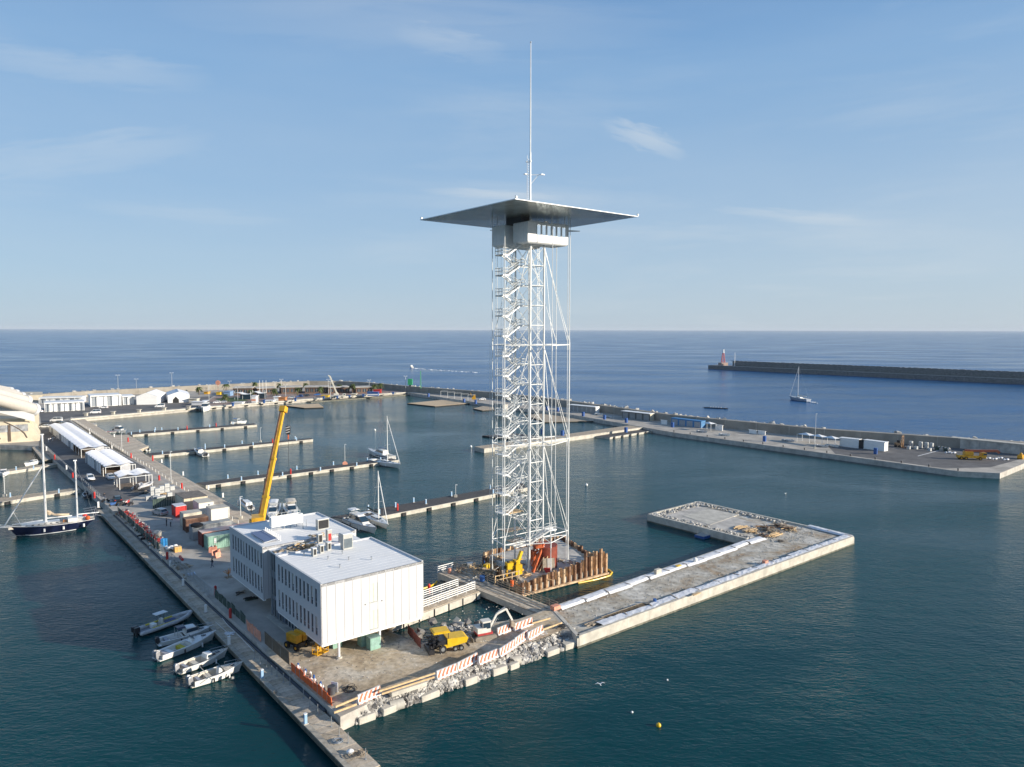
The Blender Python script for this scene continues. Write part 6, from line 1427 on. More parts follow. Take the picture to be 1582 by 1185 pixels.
def boat(lb, bow, stern, B, fr, hullm, deckm, z=0.0, name='motor_boat', cat='boat', cockpit=(.06, .55), cabin=None, wheel=None, outboard=1, canopy=None, bench=None, extra=None, L_=None, hz=None, group=None, rail=True, stripe=None):
    a, b = at(*stern, z), at(*bow, z); d_ = b - a; ln_ = L_ or d_.length; rz = hz if hz is not None else math.atan2(d_.y, d_.x)
    t = thing(name, lb, cat, (a + b) / 2, rz, group)
    rg_ = hull_rings(ln_, B, fr)
    MB().loft(rg_, closed=False, caps=False, smooth=True).add([v for v in rg_[0]], [(0, 1, 2, 3, 4)]).build('hull', hullm, t)
    n = len(rg_); c0, c1 = cockpit; mb = MB()
    for i in range(n - 1):
        t0, t1 = i / (n - 1), (i + 1) / (n - 1); q0, q1 = rg_[i], rg_[i + 1]
        if c0 <= (t0 + t1) / 2 <= c1:
            k = .80; zf = .28
            for s_ in (0, 4):
                mb.add([q0[s_], q1[s_], (q1[s_][0], q1[s_][1] * k, q1[s_][2]), (q0[s_][0], q0[s_][1] * k, q0[s_][2]), (q1[s_][0], q1[s_][1] * k, zf), (q0[s_][0], q0[s_][1] * k, zf)], [(0, 1, 2, 3), (3, 2, 4, 5)] if s_ else [(3, 2, 1, 0), (5, 4, 2, 3)])
            mb.add([(q0[0][0], q0[0][1] * k, zf), (q1[0][0], q1[0][1] * k, zf), (q1[0][0], -q1[0][1] * k, zf), (q0[0][0], -q0[0][1] * k, zf)], [(3, 2, 1, 0)])
        else:
            hm0 = q0[0][2] + .10; hm1 = q1[0][2] + .10
            mb.add([q0[0], q1[0], (q1[0][0], 0, hm1), (q0[0][0], 0, hm0), q1[4], q0[4]], [(3, 2, 1, 0), (5, 4, 2, 3)])
    for f in (c0, c1):
        i = round(f * (n - 1)); q = rg_[min(n - 1, i if f == c0 else i)]
        mb.add([(q[0][0], q[0][1] * .98, q[0][2]), (q[0][0], -q[0][1] * .98, q[0][2]), (q[0][0], -q[0][1] * .98, .25), (q[0][0], q[0][1] * .98, .25)], [(0, 1, 2, 3)])
    mb.build('deck', deckm, t)
    mb = MB()
    for s_ in (0, 4): mb.path([Vector(r[s_]) for r in rg_], .05, n=4)
    mb.build('rub_rail', stripe or hullm, t)
    hx_ = ln_ * .24; MB().bx(hx_, hx_ + .5, -.25, .25, fr * 1.15, fr * (1 + .4 * .56) + .16).build('hatch', glass, t)
    if cockpit[1] > .3:
        MB().bx(-ln_ * .42, -ln_ * .36, -B * .33, B * .33, .28, .75).build('stern_seat', cushion, t); MB().bx(-ln_ * .30, -ln_ * .02, -B * .2, B * .2, .285, .31).build('cockpit_sole', sole, t)
    if cabin:
        x0, x1, w_, h0, h1 = cabin; x0 *= ln_; x1 *= ln_
        o = MB().loft([[(x0, -w_ / 2, h0), (x1, -w_ / 2 * .75, h0 + .1), (x1, w_ / 2 * .75, h0 + .1), (x0, w_ / 2, h0)], [(x0 + .1, -w_ / 2 * .85, h1), (x0 + (x1 - x0) * .55, -w_ / 2 * .7, h1), (x0 + (x1 - x0) * .55, w_ / 2 * .7, h1), (x0 + .1, w_ / 2 * .85, h1)]], smooth=False).build('cabin', gelcoat, t)
        hm = h0 + (h1 - h0) * .35; hn_ = h0 + (h1 - h0) * .85
        MB().loft([[(x0 + .15, -w_ / 2 * .97, hm), (x0 + (x1 - x0) * .87, -w_ / 2 * .78, hm + .05), (x0 + (x1 - x0) * .87, w_ / 2 * .78, hm + .05), (x0 + .15, w_ / 2 * .97, hm)], [(x0 + .2, -w_ / 2 * .89, hn_), (x0 + (x1 - x0) * .64, -w_ / 2 * .73, hn_), (x0 + (x1 - x0) * .64, w_ / 2 * .73, hn_), (x0 + .2, w_ / 2 * .89, hn_)]], smooth=False).build('window', glass, t)
    if wheel:
        x = wheel * ln_; MB().loft([[(x, -.45, .3), (x + .7, -.4, .3), (x + .7, .4, .3), (x, .45, .3)], [(x + .15, -.4, 1.15 + fr * .3), (x + .45, -.36, 1.15 + fr * .3), (x + .45, .36, 1.15 + fr * .3), (x + .15, .4, 1.15 + fr * .3)]], smooth=False).build('console', gelcoat, t); MB().loft([[(x + .45, -.5, 1.1 + fr * .2), (x + .5, -.5, 1.1 + fr * .2), (x + .5, .5, 1.1 + fr * .2), (x + .45, .5, 1.1 + fr * .2)], [(x + .2, -.45, 1.6 + fr * .2), (x + .25, -.45, 1.6 + fr * .2), (x + .25, .45, 1.6 + fr * .2), (x + .2, .45, 1.6 + fr * .2)]], smooth=False).build('windscreen', glass, t)
    for k in range(outboard):
        y = (k - (outboard - 1) / 2) * .6; x = -ln_ / 2 - .25
        MB().bx(-ln_ / 2 - .35, -ln_ / 2 + .05, -B * .38, B * .38, .18, .26).build('swim_platform', deckm, t) if k == 0 else None
        MB().loft([[(x - .3, y - .2, fr * .6), (x + .25, y - .2, fr * .6), (x + .25, y + .2, fr * .6), (x - .3, y + .2, fr * .6)], [(x - .35, y - .22, fr + .35), (x + .2, y - .2, fr + .4), (x + .2, y + .2, fr + .4), (x - .35, y + .22, fr + .35)], [(x - .2, y - .12, fr + .6), (x + .1, y - .1, fr + .55), (x + .1, y + .1, fr + .55), (x - .2, y + .12, fr + .6)]], smooth=False).bx(x - .1, x + .1, y - .08, y + .08, -.5, fr * .6).build('outboard', extra or black, t)
    if bench:
        for (f, m_) in bench: MB().bx(f * ln_ - .3, f * ln_ + .35, -B * .36, B * .36, .28, .7).build('bench', m_, t)
    if canopy:
        x0, x1, w_, h_, m_ = canopy; x0 *= ln_; x1 *= ln_
        MB().loft([[(x0, -w_ / 2, h_), (x0, -w_ / 4, h_ + .12), (x0, w_ / 4, h_ + .12), (x0, w_ / 2, h_)], [(x1, -w_ / 2, h_), (x1, -w_ / 4, h_ + .12), (x1, w_ / 4, h_ + .12), (x1, w_ / 2, h_)]], smooth=False).build('canopy', m_, t)
        mb = MB()
        for x in (x0, x1):
            for y in (-w_ / 2, w_ / 2): mb.tube((x, y * .9, .5), (x, y, h_), .04, n=5)
        mb.build('canopy_post', steel_grey, t)
    if rail:
        mb = MB(); R_ = [r for i, r in enumerate(rg_) if i >= n * .55]
        for s_ in (0, 4):
            mb.path([Vector((r[s_][0] - .15, r[s_][1] * .9, r[s_][2] + .45)) for r in R_], .025, n=4)
            for r in R_[::2]: mb.tube((r[s_][0] - .05, r[s_][1] * .92, r[s_][2]), (r[s_][0] - .15, r[s_][1] * .9, r[s_][2] + .45), .02, n=4)
        mb.build('bow_rail', steel_grey, t)
    for k in range(2):
        MB().tube((-ln_ * .15 + k * ln_ * .3, -B / 2 - .1, fr * .2), (-ln_ * .15 + k * ln_ * .3, -B / 2 - .1, fr * .85), .1, n=8).build('fender', [black, white][k % 2], t)
    t['L'] = ln_
    return t
lgr = mat('light_grey_rubber', (.5, .5, .5), .5); yel_c = mat('yellow_cushion', (.60, .48, .03), .6, var=.1); grey_eng = mat('grey_engine', (.28, .28, .29), .35)
# inflatable with yellow strips
a, b = at(213, 982, 0), at(295, 953, 0); d_ = b - a; Lr = d_.length
rb = thing('inflatable_boat', 'grey inflatable boat with yellow tube strips and flat white top moored at the near walkway', 'boat', (a + b) / 2, math.atan2(d_.y, d_.x))
for s_ in (-1, 1):
    pts = [(-Lr / 2, s_ * 1.05, .5), (-Lr * .25, s_ * 1.12, .5), (Lr * .15, s_ * 1.1, .52), (Lr * .32, s_ * .85, .6), (Lr * .44, s_ * .45, .72), (Lr * .5, 0, .82)]
    MB().path([Vector(p) for p in pts], .30, n=12).sphere(pts[0], .28).build('tube', lgr, rb)
    MB().loft([[(x, s_ * (1.0 + .0) + dy, .5 + .295 + dz) for dy, dz in ((-.24, -.04), (0, .06), (.24, -.04))] + [(x, s_ * 1.0 + dy, .5 + .2) for dy in (.24, -.24)] for x in (-Lr * .30, -Lr * .05, Lr * .2)], smooth=False).build('yellow_strip', yel_c, rb)
rg_ = hull_rings(Lr * .96, 2.0, .45); MB().loft(rg_, closed=False, caps=False).build('hull', mat('grey_hull', (.4, .4, .4), .4), rb)
MB().bx(-Lr * .48, Lr * .3, -.85, .85, .3, .38).build('floor', mat('floor_grey', (.22, .23, .25), .6), rb); MB().bx(-Lr * .02, Lr * .2, -.5, .5, .38, .62).build('cushion', mat('dark_blue_cushion', (.03, .06, .18), .6), rb)
MB().loft([[(-.9, -.35, .38), (-.2, -.3, .38), (-.2, .3, .38), (-.9, .35, .38)], [(-.75, -.3, 1.4), (-.4, -.28, 1.4), (-.4, .28, 1.4), (-.75, .3, 1.4)]], smooth=False).build('console', gelcoat, rb); MB().bx(-2.1, -1.5, -.5, .5, .38, 1.0).build('seat', gelcoat, rb)
MB().box((-.75, 0, 2.25), (1.8, 1.1, .06)).build('top', white, rb); mb = MB()
for x in (-1.0, -.4):
    for y in (-.35, .35): mb.tube((x, y, .8), (x, y * 1.2, 2.25), .035, n=5)
mb.tube((.05, .2, 2.25), (-.7, .4, 3.8), .015, n=4).build('frame', black, rb)
for y in (-.35, .35): MB().box((-Lr / 2 - .3, y, 1.0), (.7, .45, .75)).box((-Lr / 2 - .3, y, .3), (.2, .2, 1.0)).build('outboard', black, rb)
boat('white cabin boat with dark blue canopy lying just behind the near open boat', (330, 976), (247, 997), 2.35, .75, gelcoat, gelcoat, cockpit=(.05, .45), cabin=(-.06, .28, 1.7, .75, 1.75), outboard=1, canopy=(-.2, -.05, 1.7, 1.9, navy), extra=black)
boat('white open boat with bright yellow cushions among the near moored boats', (334, 986), (245, 1020), 2.5, .85, gelcoat, gelcoat, cockpit=(.05, .5), wheel=.02, outboard=2, bench=[(-.12, yel_c), (-.33, gelcoat)], extra=grey_eng)
boat('white cuddy boat with beige cockpit moored second from the front', (352, 1013), (277, 1040), 2.4, .8, gelcoat, cream, cockpit=(.05, .5), cabin=(.0, .25, 1.5, .8, 1.4), outboard=1, bench=[(-.2, cream)], extra=grey_eng)
boat('frontmost white open boat with twin engines moored at the near walkway', (375, 1035), (297, 1060), 2.4, .85, gelcoat, cream, cockpit=(.05, .55), wheel=-.02, outboard=2, bench=[(-.2, cream)], extra=grey_eng)
tag(MB().tube(at(309, 1030, 1.2), at(329, 1053, .95), .05, n=6).build('boat_pole', cream), 'long pale pole lying across the two frontmost boats', 'pole')
def sailboat(lb, bow, stern, B, fr, hullm, mh, mf=.08, furl=True, boom=True, cover=navy, z=0, L_=None, hz=None, spread=2, stripe=None):
    t = boat(lb, bow, stern, B, fr, hullm, gelcoat, z=z, name='sailing_boat', cockpit=(.08, .3), cabin=(-.12, .2, B * .5, fr + .05, fr + .55), outboard=0, stripe=stripe, L_=L_, hz=hz)
    ln_ = t['L']; mx_ = mf * ln_
    MB().tube((mx_, 0, fr), (mx_, 0, mh), .16, .10, n=8).build('mast', steel_white, t)
    mb = MB()
    for k in range(spread): z_ = mh * (.42 + .28 * k); mb.tube((mx_, -B * .33, z_), (mx_, B * .33, z_), .05, n=4)
    mb.tube((mx_, B * .45, fr), (mx_, B * .33, mh * .42), .02, n=3).tube((mx_, -B * .45, fr), (mx_, -B * .33, mh * .42), .02, n=3).tube((mx_, B * .33, mh * .42), (mx_, 0, mh * .97), .02, n=3).tube((mx_, -B * .33, mh * .42), (mx_, 0, mh * .97), .02, n=3).tube((-ln_ / 2, 0, fr), (mx_, 0, mh), .02, n=3)
    mb.build('rigging', steel_grey, t)
    if furl: MB().tube((ln_ / 2 - .3, 0, fr * 1.3), (mx_ + .1, 0, mh * .95), .09, n=6).build('furled_jib', white, t)
    if boom: MB().tube((mx_, 0, fr + 1.3), (-ln_ * .38, 0, fr + 1.35), .09, n=6).build('boom', steel_white, t); MB().path([Vector((mx_ - .2, 0, fr + 1.7)), Vector((mx_ - ln_ * .1, 0, fr + 1.55)), Vector((-ln_ * .36, 0, fr + 1.5))], .2, n=8).build('sail_cover', cover, t)
    return t
sailboat('white sailing boat with navy sprayhood at the outer end of the second nearest finger pontoon', (619, 724), (574, 714), 3.4, 1.1, gelcoat, 16.2, .06, furl=True)
sailboat('white sailing boat moored bow out beside the cabin cruiser behind the office building', (600, 819), (564, 797), 3.0, .95, gelcoat, 12.2, .10, furl=True, cover=green_dark)
boat('white motor cruiser with pale tarpaulin beside the sailing boat behind the office building', (582, 826), (537, 806), 3.3, 1.1, gelcoat, gelcoat, cockpit=(.05, .2), cabin=(-.3, .2, 2.3, 1.1, 2.9), outboard=0, canopy=(-.36, -.2, 2.1, 3.5, white), stripe=mat('brown_rail', (.1, .05, .04), .6))
boat('white flybridge motor cruiser at the end of the second nearest finger pontoon', (568, 700), (606, 711), 3.4, 1.35, gelcoat, gelcoat, cockpit=(.05, .3), cabin=(-.25, .15, 2.4, 1.3, 2.7), outboard=0, canopy=(-.25, -.05, 2.2, 3.4, navy))
boat('left one of two white cruisers behind the roof of the office building', (418, 812), (426, 785), 3.0, 1.2, gelcoat, gelcoat, cockpit=(.05, .35), cabin=(-.15, .2, 2.2, 1.2, 2.7), outboard=0, canopy=(-.2, .02, 2.2, 3.3, white))
boat('right one of two white cruisers behind the roof of the office building', (455, 808), (446, 785), 3.2, 1.3, gelcoat, gelcoat, cockpit=(.05, .35), cabin=(-.15, .2, 2.4, 1.3, 2.8), outboard=0, canopy=(-.25, .02, 2.4, 3.2, cream))
boat('white motor boat moored off the near end of the third nearest finger pontoon', (300, 698), (318, 706), 2.7, 1.0, gelcoat, gelcoat, cockpit=(.05, .4), cabin=(-.1, .25, 1.8, 1.0, 1.9), outboard=2, canopy=(-.2, .05, 1.8, 2.3, navy))
boat('large white motor yacht moored stern to at the far left quay', (318, 641), (316, 629), 5.0, 2.0, gelcoat, gelcoat, cockpit=(.03, .2), cabin=(-.35, .25, 3.8, 2.0, 4.2), outboard=0, canopy=(-.35, .0, 3.6, 5.3, white), L_=15, hz=R(-75))
boat('small white boat with blue bimini behind the farthest finger pontoon', (380, 654), (358, 655), 2.4, .9, gelcoat, gelcoat, cockpit=(.05, .4), cabin=(-.1, .2, 1.9, .9, 2.3), outboard=1, canopy=(-.35, -.12, 1.9, 2.5, blue), L_=7)
boat('white cabin boat by the promenade at the start of the farthest finger pontoon', (193, 669), (178, 668), 2.6, 1.0, gelcoat, gelcoat, cockpit=(.05, .35), cabin=(-.3, .25, 2.1, 1.0, 2.9), outboard=1, L_=7)
boat('small low boat with red cover left of the cabin boat by the promenade', (178, 669.5), (163, 669), 2.0, .6, gelcoat, red, cockpit=(.05, .4), wheel=.0, outboard=1, L_=6)
boat('small white boat tucked beside the planked platform off the promenade', (213, 694), (229, 697), 2.1, .7, gelcoat, gelcoat, cockpit=(.05, .5), wheel=0, outboard=1)
boat('white covered boat stored on the promenade behind the yard cabins', (370, 775), (388, 788), 2.1, .75, gelcoat, white, z=1.5, cockpit=(.05, .3), cabin=(-.35, .3, 1.6, .7, 1.5), outboard=1)
boat('dark blue and white inflatable boat at the root of the pontoon behind the ketch', (132, 759), (139, 773), 2.4, .6, white, navy, cockpit=(.05, .6), wheel=0, outboard=2, L_=6.8)
boat('white motor boat at the left edge of the picture by the far left pontoon', (2, 744), (9, 726), 2.8, 1.0, gelcoat, gelcoat, cockpit=(.05, .4), cabin=(-.1, .25, 1.9, 1.0, 1.9), outboard=1, L_=8)
boat('small white boat behind the far left pontoon', (46, 719), (55, 717), 2.4, .8, gelcoat, gelcoat, cockpit=(.05, .4), cabin=(-.2, .2, 1.6, .8, 1.5), outboard=0, L_=6.5)
sailboat('grey sailing yacht under way in the channel before the far breakwater', (1219, 617), (1250, 621), 4.4, 1.7, mat('grey_yacht', (.34, .38, .44), .3), 21.5, .06, boom=True, cover=cream, L_=17)
# speed boat with wake
s_ = boat('small motor boat speeding out at sea with a white wake', (631, 567.5), (640, 569), 3.4, 1.6, gelcoat, gelcoat, cockpit=(.05, .3), cabin=(-.15, .25, 2.4, 1.6, 3.2), outboard=0, L_=11, rail=False)
foam = mat('foam', (.75, .78, .8), .9, var=.2, vs=.4)
def wake(pts, ws, lb):
    mb = MB()
    for i in range(len(pts) - 1):
        a, b = at(*pts[i], 0), at(*pts[i + 1], 0); n_ = 60
        for k in range(n_):
            c = a.lerp(b, random.random()); w_ = ws[i] + (ws[i + 1] - ws[i]) * random.random()
            mb.rock(c + Vector((random.uniform(-1, 1) * w_, random.uniform(-1, 1) * w_, .0)), random.uniform(.4, 1.3), flat=.07)
    tag(stuff(mb.build('wake', foam)), lb, 'wake')
wake([(640, 569.2), (655, 570.5), (690, 573), (740, 576)], [.8, 3, 2, 1], 'white wake trailing behind the speeding motor boat')
wake([(1250, 621.5), (1262, 623)], [.6, .8], 'small wake at the stern of the sailing yacht')
rbt = boat('long narrow rowing boat with its crew beyond the sea wall', (1094, 630.5), (1116, 631.5), 1.1, .35, mat('dark_rowing_hull', (.05, .05, .06), .4), black, name='rowing_boat', cockpit=(.05, .95), outboard=0, rail=False, L_=14)
# three rowers as one small group each
for k in range(5):
    q = at(1097.5 + k * 4, 630.6 + k * .2, 0); t = thing('person', 'rower in white seated in the narrow rowing boat, %s from the bow' % ORD[k], 'person', (q.x, q.y, .0), rbt.rotation_euler.z + R(90))
    me = PM['bend'][0].copy(); me.materials.clear(); [me.materials.append(m_) for m_ in (cl_white, skin)]
    for p_ in me.polygons: p_.material_index = 1 if p_.center.z > 1.45 else 0
    o = bpy.data.objects.new('body', me); COL.objects.link(o); o.parent = t; o.location.z = -.45
# ---- the ketch
a, b = at(146, 812, 0), at(11, 830, 0); d_ = b - a
kt = thing('ketch', 'large dark blue two-masted ketch moored stern to the quay at the left', 'sailing boat', (a + b) / 2, math.atan2(d_.y, d_.x)); Lk = d_.length
rings = []
for i in range(15):
    t = i / 14; x = -Lk / 2 + Lk * t; bb = 2.5 * max(.03, 1 - abs((t - .45) / .55) ** 2.4) if t > .45 else 2.5 * (.45 + .55 * (1 - ((.45 - t) / .45) ** 2)); z = 1.65 + .9 * (t - .35) ** 2 + (.3 * t)
    xs = x - max(0, t - .7) * 5.5 + max(0, .25 - t) * 9; bw_ = bb * (.9 if .15 < t < .8 else .6)
    rings.append([(x, bb, z), ((x + xs) / 2, bb * .97, z * .5), (xs, bw_, .0), (xs, 0, -.6), (xs, -bw_, .0), ((x + xs) / 2, -bb * .97, z * .5), (x, -bb, z)])
MB().loft(rings, closed=False, caps=False).add(rings[0], [(0, 1, 2, 3, 4, 5, 6)]).build('hull', navy, kt)
mb = MB()
for s_ in (0, 6): mb.path([Vector(r[s_]) + Vector((0, 0, .03)) for r in rings], .07, n=5)
mb.build('cap_rail', white, kt); mb = MB()
for s_ in (2, 4): mb.path([Vector((r[s_][0], r[s_][1] * 1.02, .17)) for r in rings[1:]], .09, n=5)
mb.build('boot_stripe', white, kt); mb = MB()
for q0, q1 in zip(rings[:-1], rings[1:]): mb.add([q0[0], q1[0], q1[6], q0[6]], [(3, 2, 1, 0)])
mb.build('deck', mat('teak_deck', (.50, .42, .32), .7, var=.1), kt)
for x0, x1, w_, h_, nm, m_ in ((-1.5, 5.5, 2.2, .5, 'deckhouse', gelcoat), (-6.5, -3, 2.3, .7, 'deckhouse', gelcoat), (-2.8, -2.1, .7, .45, 'hatch', mat('varnished_wood', (.4, .16, .05), .3)), (6.8, 7.8, 1.0, .35, 'hatch', cream)):
    MB().bx(x0, x1, -w_ / 2, w_ / 2, 1.6, 1.8 + h_).build(nm, m_, kt)
for k in range(6): MB().bx(-1.1 + k * 1.1, -.7 + k * 1.1, -1.12, 1.12, 1.98, 2.15).build('porthole', glass, kt)
mm = Lk * .085; mz = -Lk * .30
def mast(x, h_, r_, boom_to, sails):
    m_ = MB().tube((x, 0, 1.4), (x, 0, h_), r_, r_ * .8, n=10).box((x, 0, h_ + .1), (.7, .3, .25)).build('mast', white, kt)
    mb = MB()
    for f in (.45, .72): mb.tube((x, -1.5, h_ * f), (x, 1.5, h_ * f), .06, n=4)
    mb.build('spreader', white, m_)
    mb = MB()
    for y in (-2.3, 2.3): mb.tube((x, y, 1.6), (x, y * .65, h_ * .45), .022, n=3).tube((x, y * .65, h_ * .45), (x, y * .4, h_ * .72), .022, n=3).tube((x, y * .4, h_ * .72), (x, 0, h_), .022, n=3)
    mb.build('shroud', steel_grey, m_)
    MB().tube((x, 0, 3.0), (boom_to, 0, 2.9), .13, n=8).build('boom', white, kt)
HK = at_depth(66, 674, 152.5).z - .2; HM = at_depth(116, 711, 160).z
mast(Lk * .065, HK, .26, mz + 1, 1); mast(mz, HM, .2, -Lk / 2 - 1.0, 0)
xm = Lk * .065
MB().path([Vector((xm - .3, 0, 4.6)), Vector((xm - 1.6, 0, 3.6)), Vector((xm - 4, 0, 3.25)), Vector((mz + 1.5, 0, 3.3))], .24, n=8).sphere((xm - .7, 0, 4.1), .45, sc_=(1, .6, 1.2)).build('furled_sail', canvas, kt)
MB().tube((Lk * .5 + .4, 0, 2.4), (xm + .2, 0, HK * .68), .13, n=8).tube((Lk * .5 - 2.5, 0, 2.3), (Lk * .5 - 1.2, 0, 5.4), .05).build('furled_jib', white, kt)
MB().tube((xm + .5, 0, 2.7), (Lk * .44, 0, 2.5), .12, n=8).build('staysail_boom', white, kt)
MB().tube((Lk * .47, 0, 2.1), (Lk * .5 + 2.5, 0, 2.5), .14, n=8).path([Vector((Lk * .45, -1, 2.0)), Vector((Lk * .5 + 2.4, -.1, 3.3)), Vector((Lk * .5 + 2.4, .1, 3.3)), Vector((Lk * .45, 1, 2.0))], .04, n=4).build('bowsprit', white, kt)
MB().tube((Lk * .5, 0, 2.5), (xm, 0, HK), .025, n=3).tube((-Lk / 2, 0, 2), (mz, 0, HM), .025, n=3).tube((Lk * .55 + 6, 0, 5), (xm, 0, HK * .7), .001, n=3).build('forestay', steel_grey, kt)
mb = MB()
for s_ in (0, 6):
    for h_ in (.45, .8): mb.path([Vector(r[s_]) + Vector((0, 0, h_)) for r in rings], .018, n=3)
    for r in rings: mb.tube(r[s_], Vector(r[s_]) + Vector((0, 0, .8)), .02, n=3)
for y in (-1.2, 1.2): mb.path([Vector((-Lk / 2 + .2, y, 1.6)), Vector((-Lk / 2 - .5, y, 4.0)), Vector((-Lk / 2 + 2, y, 3.8))], .05, n=4)
mb.build('guard_rail', steel_grey, kt)
for x in (1.5, -2, -5.8): MB().tube((x, 2.55, .7), (x, 2.55, 1.35), .2, n=8).build('fender', white, kt)
MB().sphere((-Lk / 2 + 1.4, 1.6, 2.3), .5, n=8).build('lifebuoy', orange, kt); MB().sphere((-Lk / 2 + 1.8, 0, 2.6), .5, sc_=(1, 1, .7)).build('cushion_bundle', red, kt)
for i, (p_, q_) in enumerate((((4, 830), (-12, 846)), ((14, 833), (4, 852)))):
    A_ = at_depth(*p_, kt.location.y + (-2)); tag(MB().tube(A_, at(*q_, 0), .035, n=4).build('mooring_line', white), ['left', 'right'][i] + ' bow line of the big ketch running down into the water', 'rope')
tag(MB().path([at(147, 795, 2.2), at(158, 797, 1.6)], .05, n=4).build('gangplank', steel_grey), 'thin gangplank from the ketch stern to the walkway', 'gangplank')
# pontoons left of the quay
pontoon('mooring_pontoon', 'left pontoon just behind the ketch with pale blue pedestals', [(-30, 781), (124, 757)], [(-30, 773), (122, 753)], .8, deck3, concrete_pale, 8)
pontoon('mooring_pontoon', 'left pontoon farther behind the ketch, near the striped building', [(-30, 735.5), (95, 716.5)], [(-30, 731), (95, 713.5)], .8, deck3, concrete_pale, 8)
tpl = thing('landing_platform', 'short planked landing at the quay beside the far left pontoon', 'platform'); P4 = px([(49, 690.5), (66, 712), (81, 709), (60, 687)], 1.2)
MB().prism(P4, -.2, 1.08).build('float_body', concrete_wet, tpl); plank_deck(tpl, P4[0], P4[1], P4[2], P4[3], 2.2, 1.2, [deck, deck2])
for i, (x, y) in enumerate([(16, 768), (91, 762), (52, 725), (25, 726.5)]): put(ped0, at(x, y, .85), R(39), 'light blue service pedestal on the left pontoons near the ketch, %s from the right' % ORD[[2, 0, 1, 3][i]] if i else 'light blue service pedestal nearest the picture edge on the pontoon behind the ketch')
thin_post(7.5, 767, 5.5, 'slim lamp pole at the left edge beside the ketch')
for i, (x, y) in enumerate([(84.5, 710), (112.5, 739), (146, 770)]): put(fx, at(x, y, QZ), 0, 'red fire point along the road edge left of the tents, %s from the far end' % ORD[i], s=1.2)
for i, (x, y) in enumerate([(103, 726), (72, 696), (152, 784)]): put(ped1, at(x, y, QZ), R(39), 'white service pedestal along the road edge left of the tents, %s from the right' % ORD[[1, 2, 0][i]], s=1.2)
rl = thing('quay_railing', 'thin steel railing along the road edge beside the ketch', 'railing'); A_, B_ = at(63, 688, QZ), at(160, 778, QZ); mb = MB()
for k in range(46): c = A_.lerp(B_, k / 45) + Vector((.4, .3, 0)); mb.tube(c, c + Vector((0, 0, 1.1)), .04, n=4)
stuff(mb.build('post', steel_grey, rl)); MB().tube(A_ + Vector((.4, .3, 1.1)), B_ + Vector((.4, .3, 1.1)), .03, n=4).tube(A_ + Vector((.4, .3, .6)), B_ + Vector((.4, .3, .6)), .02, n=4).build('rail', steel_grey, rl)
# ------------------------------------------------------------------ tents
def tent(lb, nl_, nr_, fl_, ze, bays, gables=2, walls=True, open_front=True, z=QZ, name='marquee'):
    """eave corner pixels: near-left, near-right, far-left"""
    a, b, c = at(*nl_, ze), at(*nr_, ze), at(*fl_, ze)
    ey = (c - a).normalized(); ly = (c - a).length; ex = Vector((ey.y, -ey.x, 0)); lx = (b - a).dot(ex)
    t = thing(name, lb, 'tent', (a.x, a.y, 0), math.atan2(ex.y, ex.x)); w_ = lx / gables
    for g in range(gables):
        for k in range(bays):
            y0, y1 = ly * k / bays, ly * (k + 1) / bays; vs = []; nx, ny = 8, 4
            for j in range(ny + 1):
                for i in range(nx + 1):
                    u = i / nx; v = j / ny; sag = -.6 * math.sin(math.pi * v) * math.sin(math.pi * u)
                    vs.append((g * w_ + w_ * u, y0 + (y1 - y0) * v, ze + (1 - abs(2 * u - 1)) * w_ * .16 + sag + .16 * (1 if j in (0, ny) else 0)))
            n_ = len(vs); fs = [(j * (nx + 1) + i, j * (nx + 1) + i + 1, (j + 1) * (nx + 1) + i + 1, (j + 1) * (nx + 1) + i) for j in range(ny) for i in range(nx)]
            vs2 = [(x, y, z_ - .05) for x, y, z_ in vs]
            MB().add(vs, fs, 0, True).add(vs2, [f[::-1] for f in fs]).build('roof_bay', tentc, t)
        yy = [0] + ([ly] if walls else [])
        if walls:
            MB().add([(g * w_ + .1, ly - .05, z), (g * w_ + w_ - .1, ly - .05, z), (g * w_ + w_ - .1, ly - .05, ze), (g * w_ + w_ / 2, ly - .05, ze + w_ * .16), (g * w_ + .1, ly - .05, ze)], [(0, 1, 2, 3, 4), (4, 3, 2, 1, 0)]).build('back_wall', tentc, t)
        if (g == 1 and walls) or not open_front:
            MB().add([(g * w_ + .1, .15, z), (g * w_ + w_ * .65, .15, z), (g * w_ + w_ * .65, .15, ze + w_ * .1), (g * w_ + w_ / 2, .15, ze + w_ * .155), (g * w_ + .1, .15, ze)], [(0, 1, 2, 3, 4), (4, 3, 2, 1, 0)]).build('front_wall', tentc, t)
    for k in range(bays + 1):
        for g in range(gables + 1):
            if walls and 0 < g < gables and 0 < k < bays: continue
            MB().bx(g * w_ - .07, g * w_ + .07, ly * k / bays - .07, ly * k / bays + .07, z, ze).build('post', steel_white, t)
    for g in (0, gables): MB().bx(g * w_ - .06, g * w_ + .06, 0, ly, ze - .12, ze + .02).build('eave_beam', steel_white, t)
    for y in (0, ly): MB().bx(0, lx, y - .06, y + .06, ze - .12, ze + .02).build('eave_beam', steel_white, t)
    if walls:
        for k in range(bays):
            if k < max(1, int(bays * .28)) : continue
            for g, xx in ((0, .12), (gables, lx - .12)):
                MB().bx(xx - .02, xx + .02, ly * k / bays + .15, ly * (k + 1) / bays - .15, z + .02, ze - .12).build('wall_panel', tentc if (k * 3) % 4 else mat('clear_panel', (.35, .38, .42), .2, var=.1), t)
    MB().bx(.1, lx - .1, .1, ly - .1, z, z + .09).build('floor', mat('brown_floor', (.2, .15, .11), .8), t)
    return t
tent('long double white marquee farthest from the camera between road and promenade', (125.4, 694.5), (164.4, 688), (75.8, 657), 4.4, 14)
tent('shorter double white marquee nearer the camera between road and promenade', (162.9, 721.8), (213.8, 719.8), (131.9, 699.6), 4.9, 9)
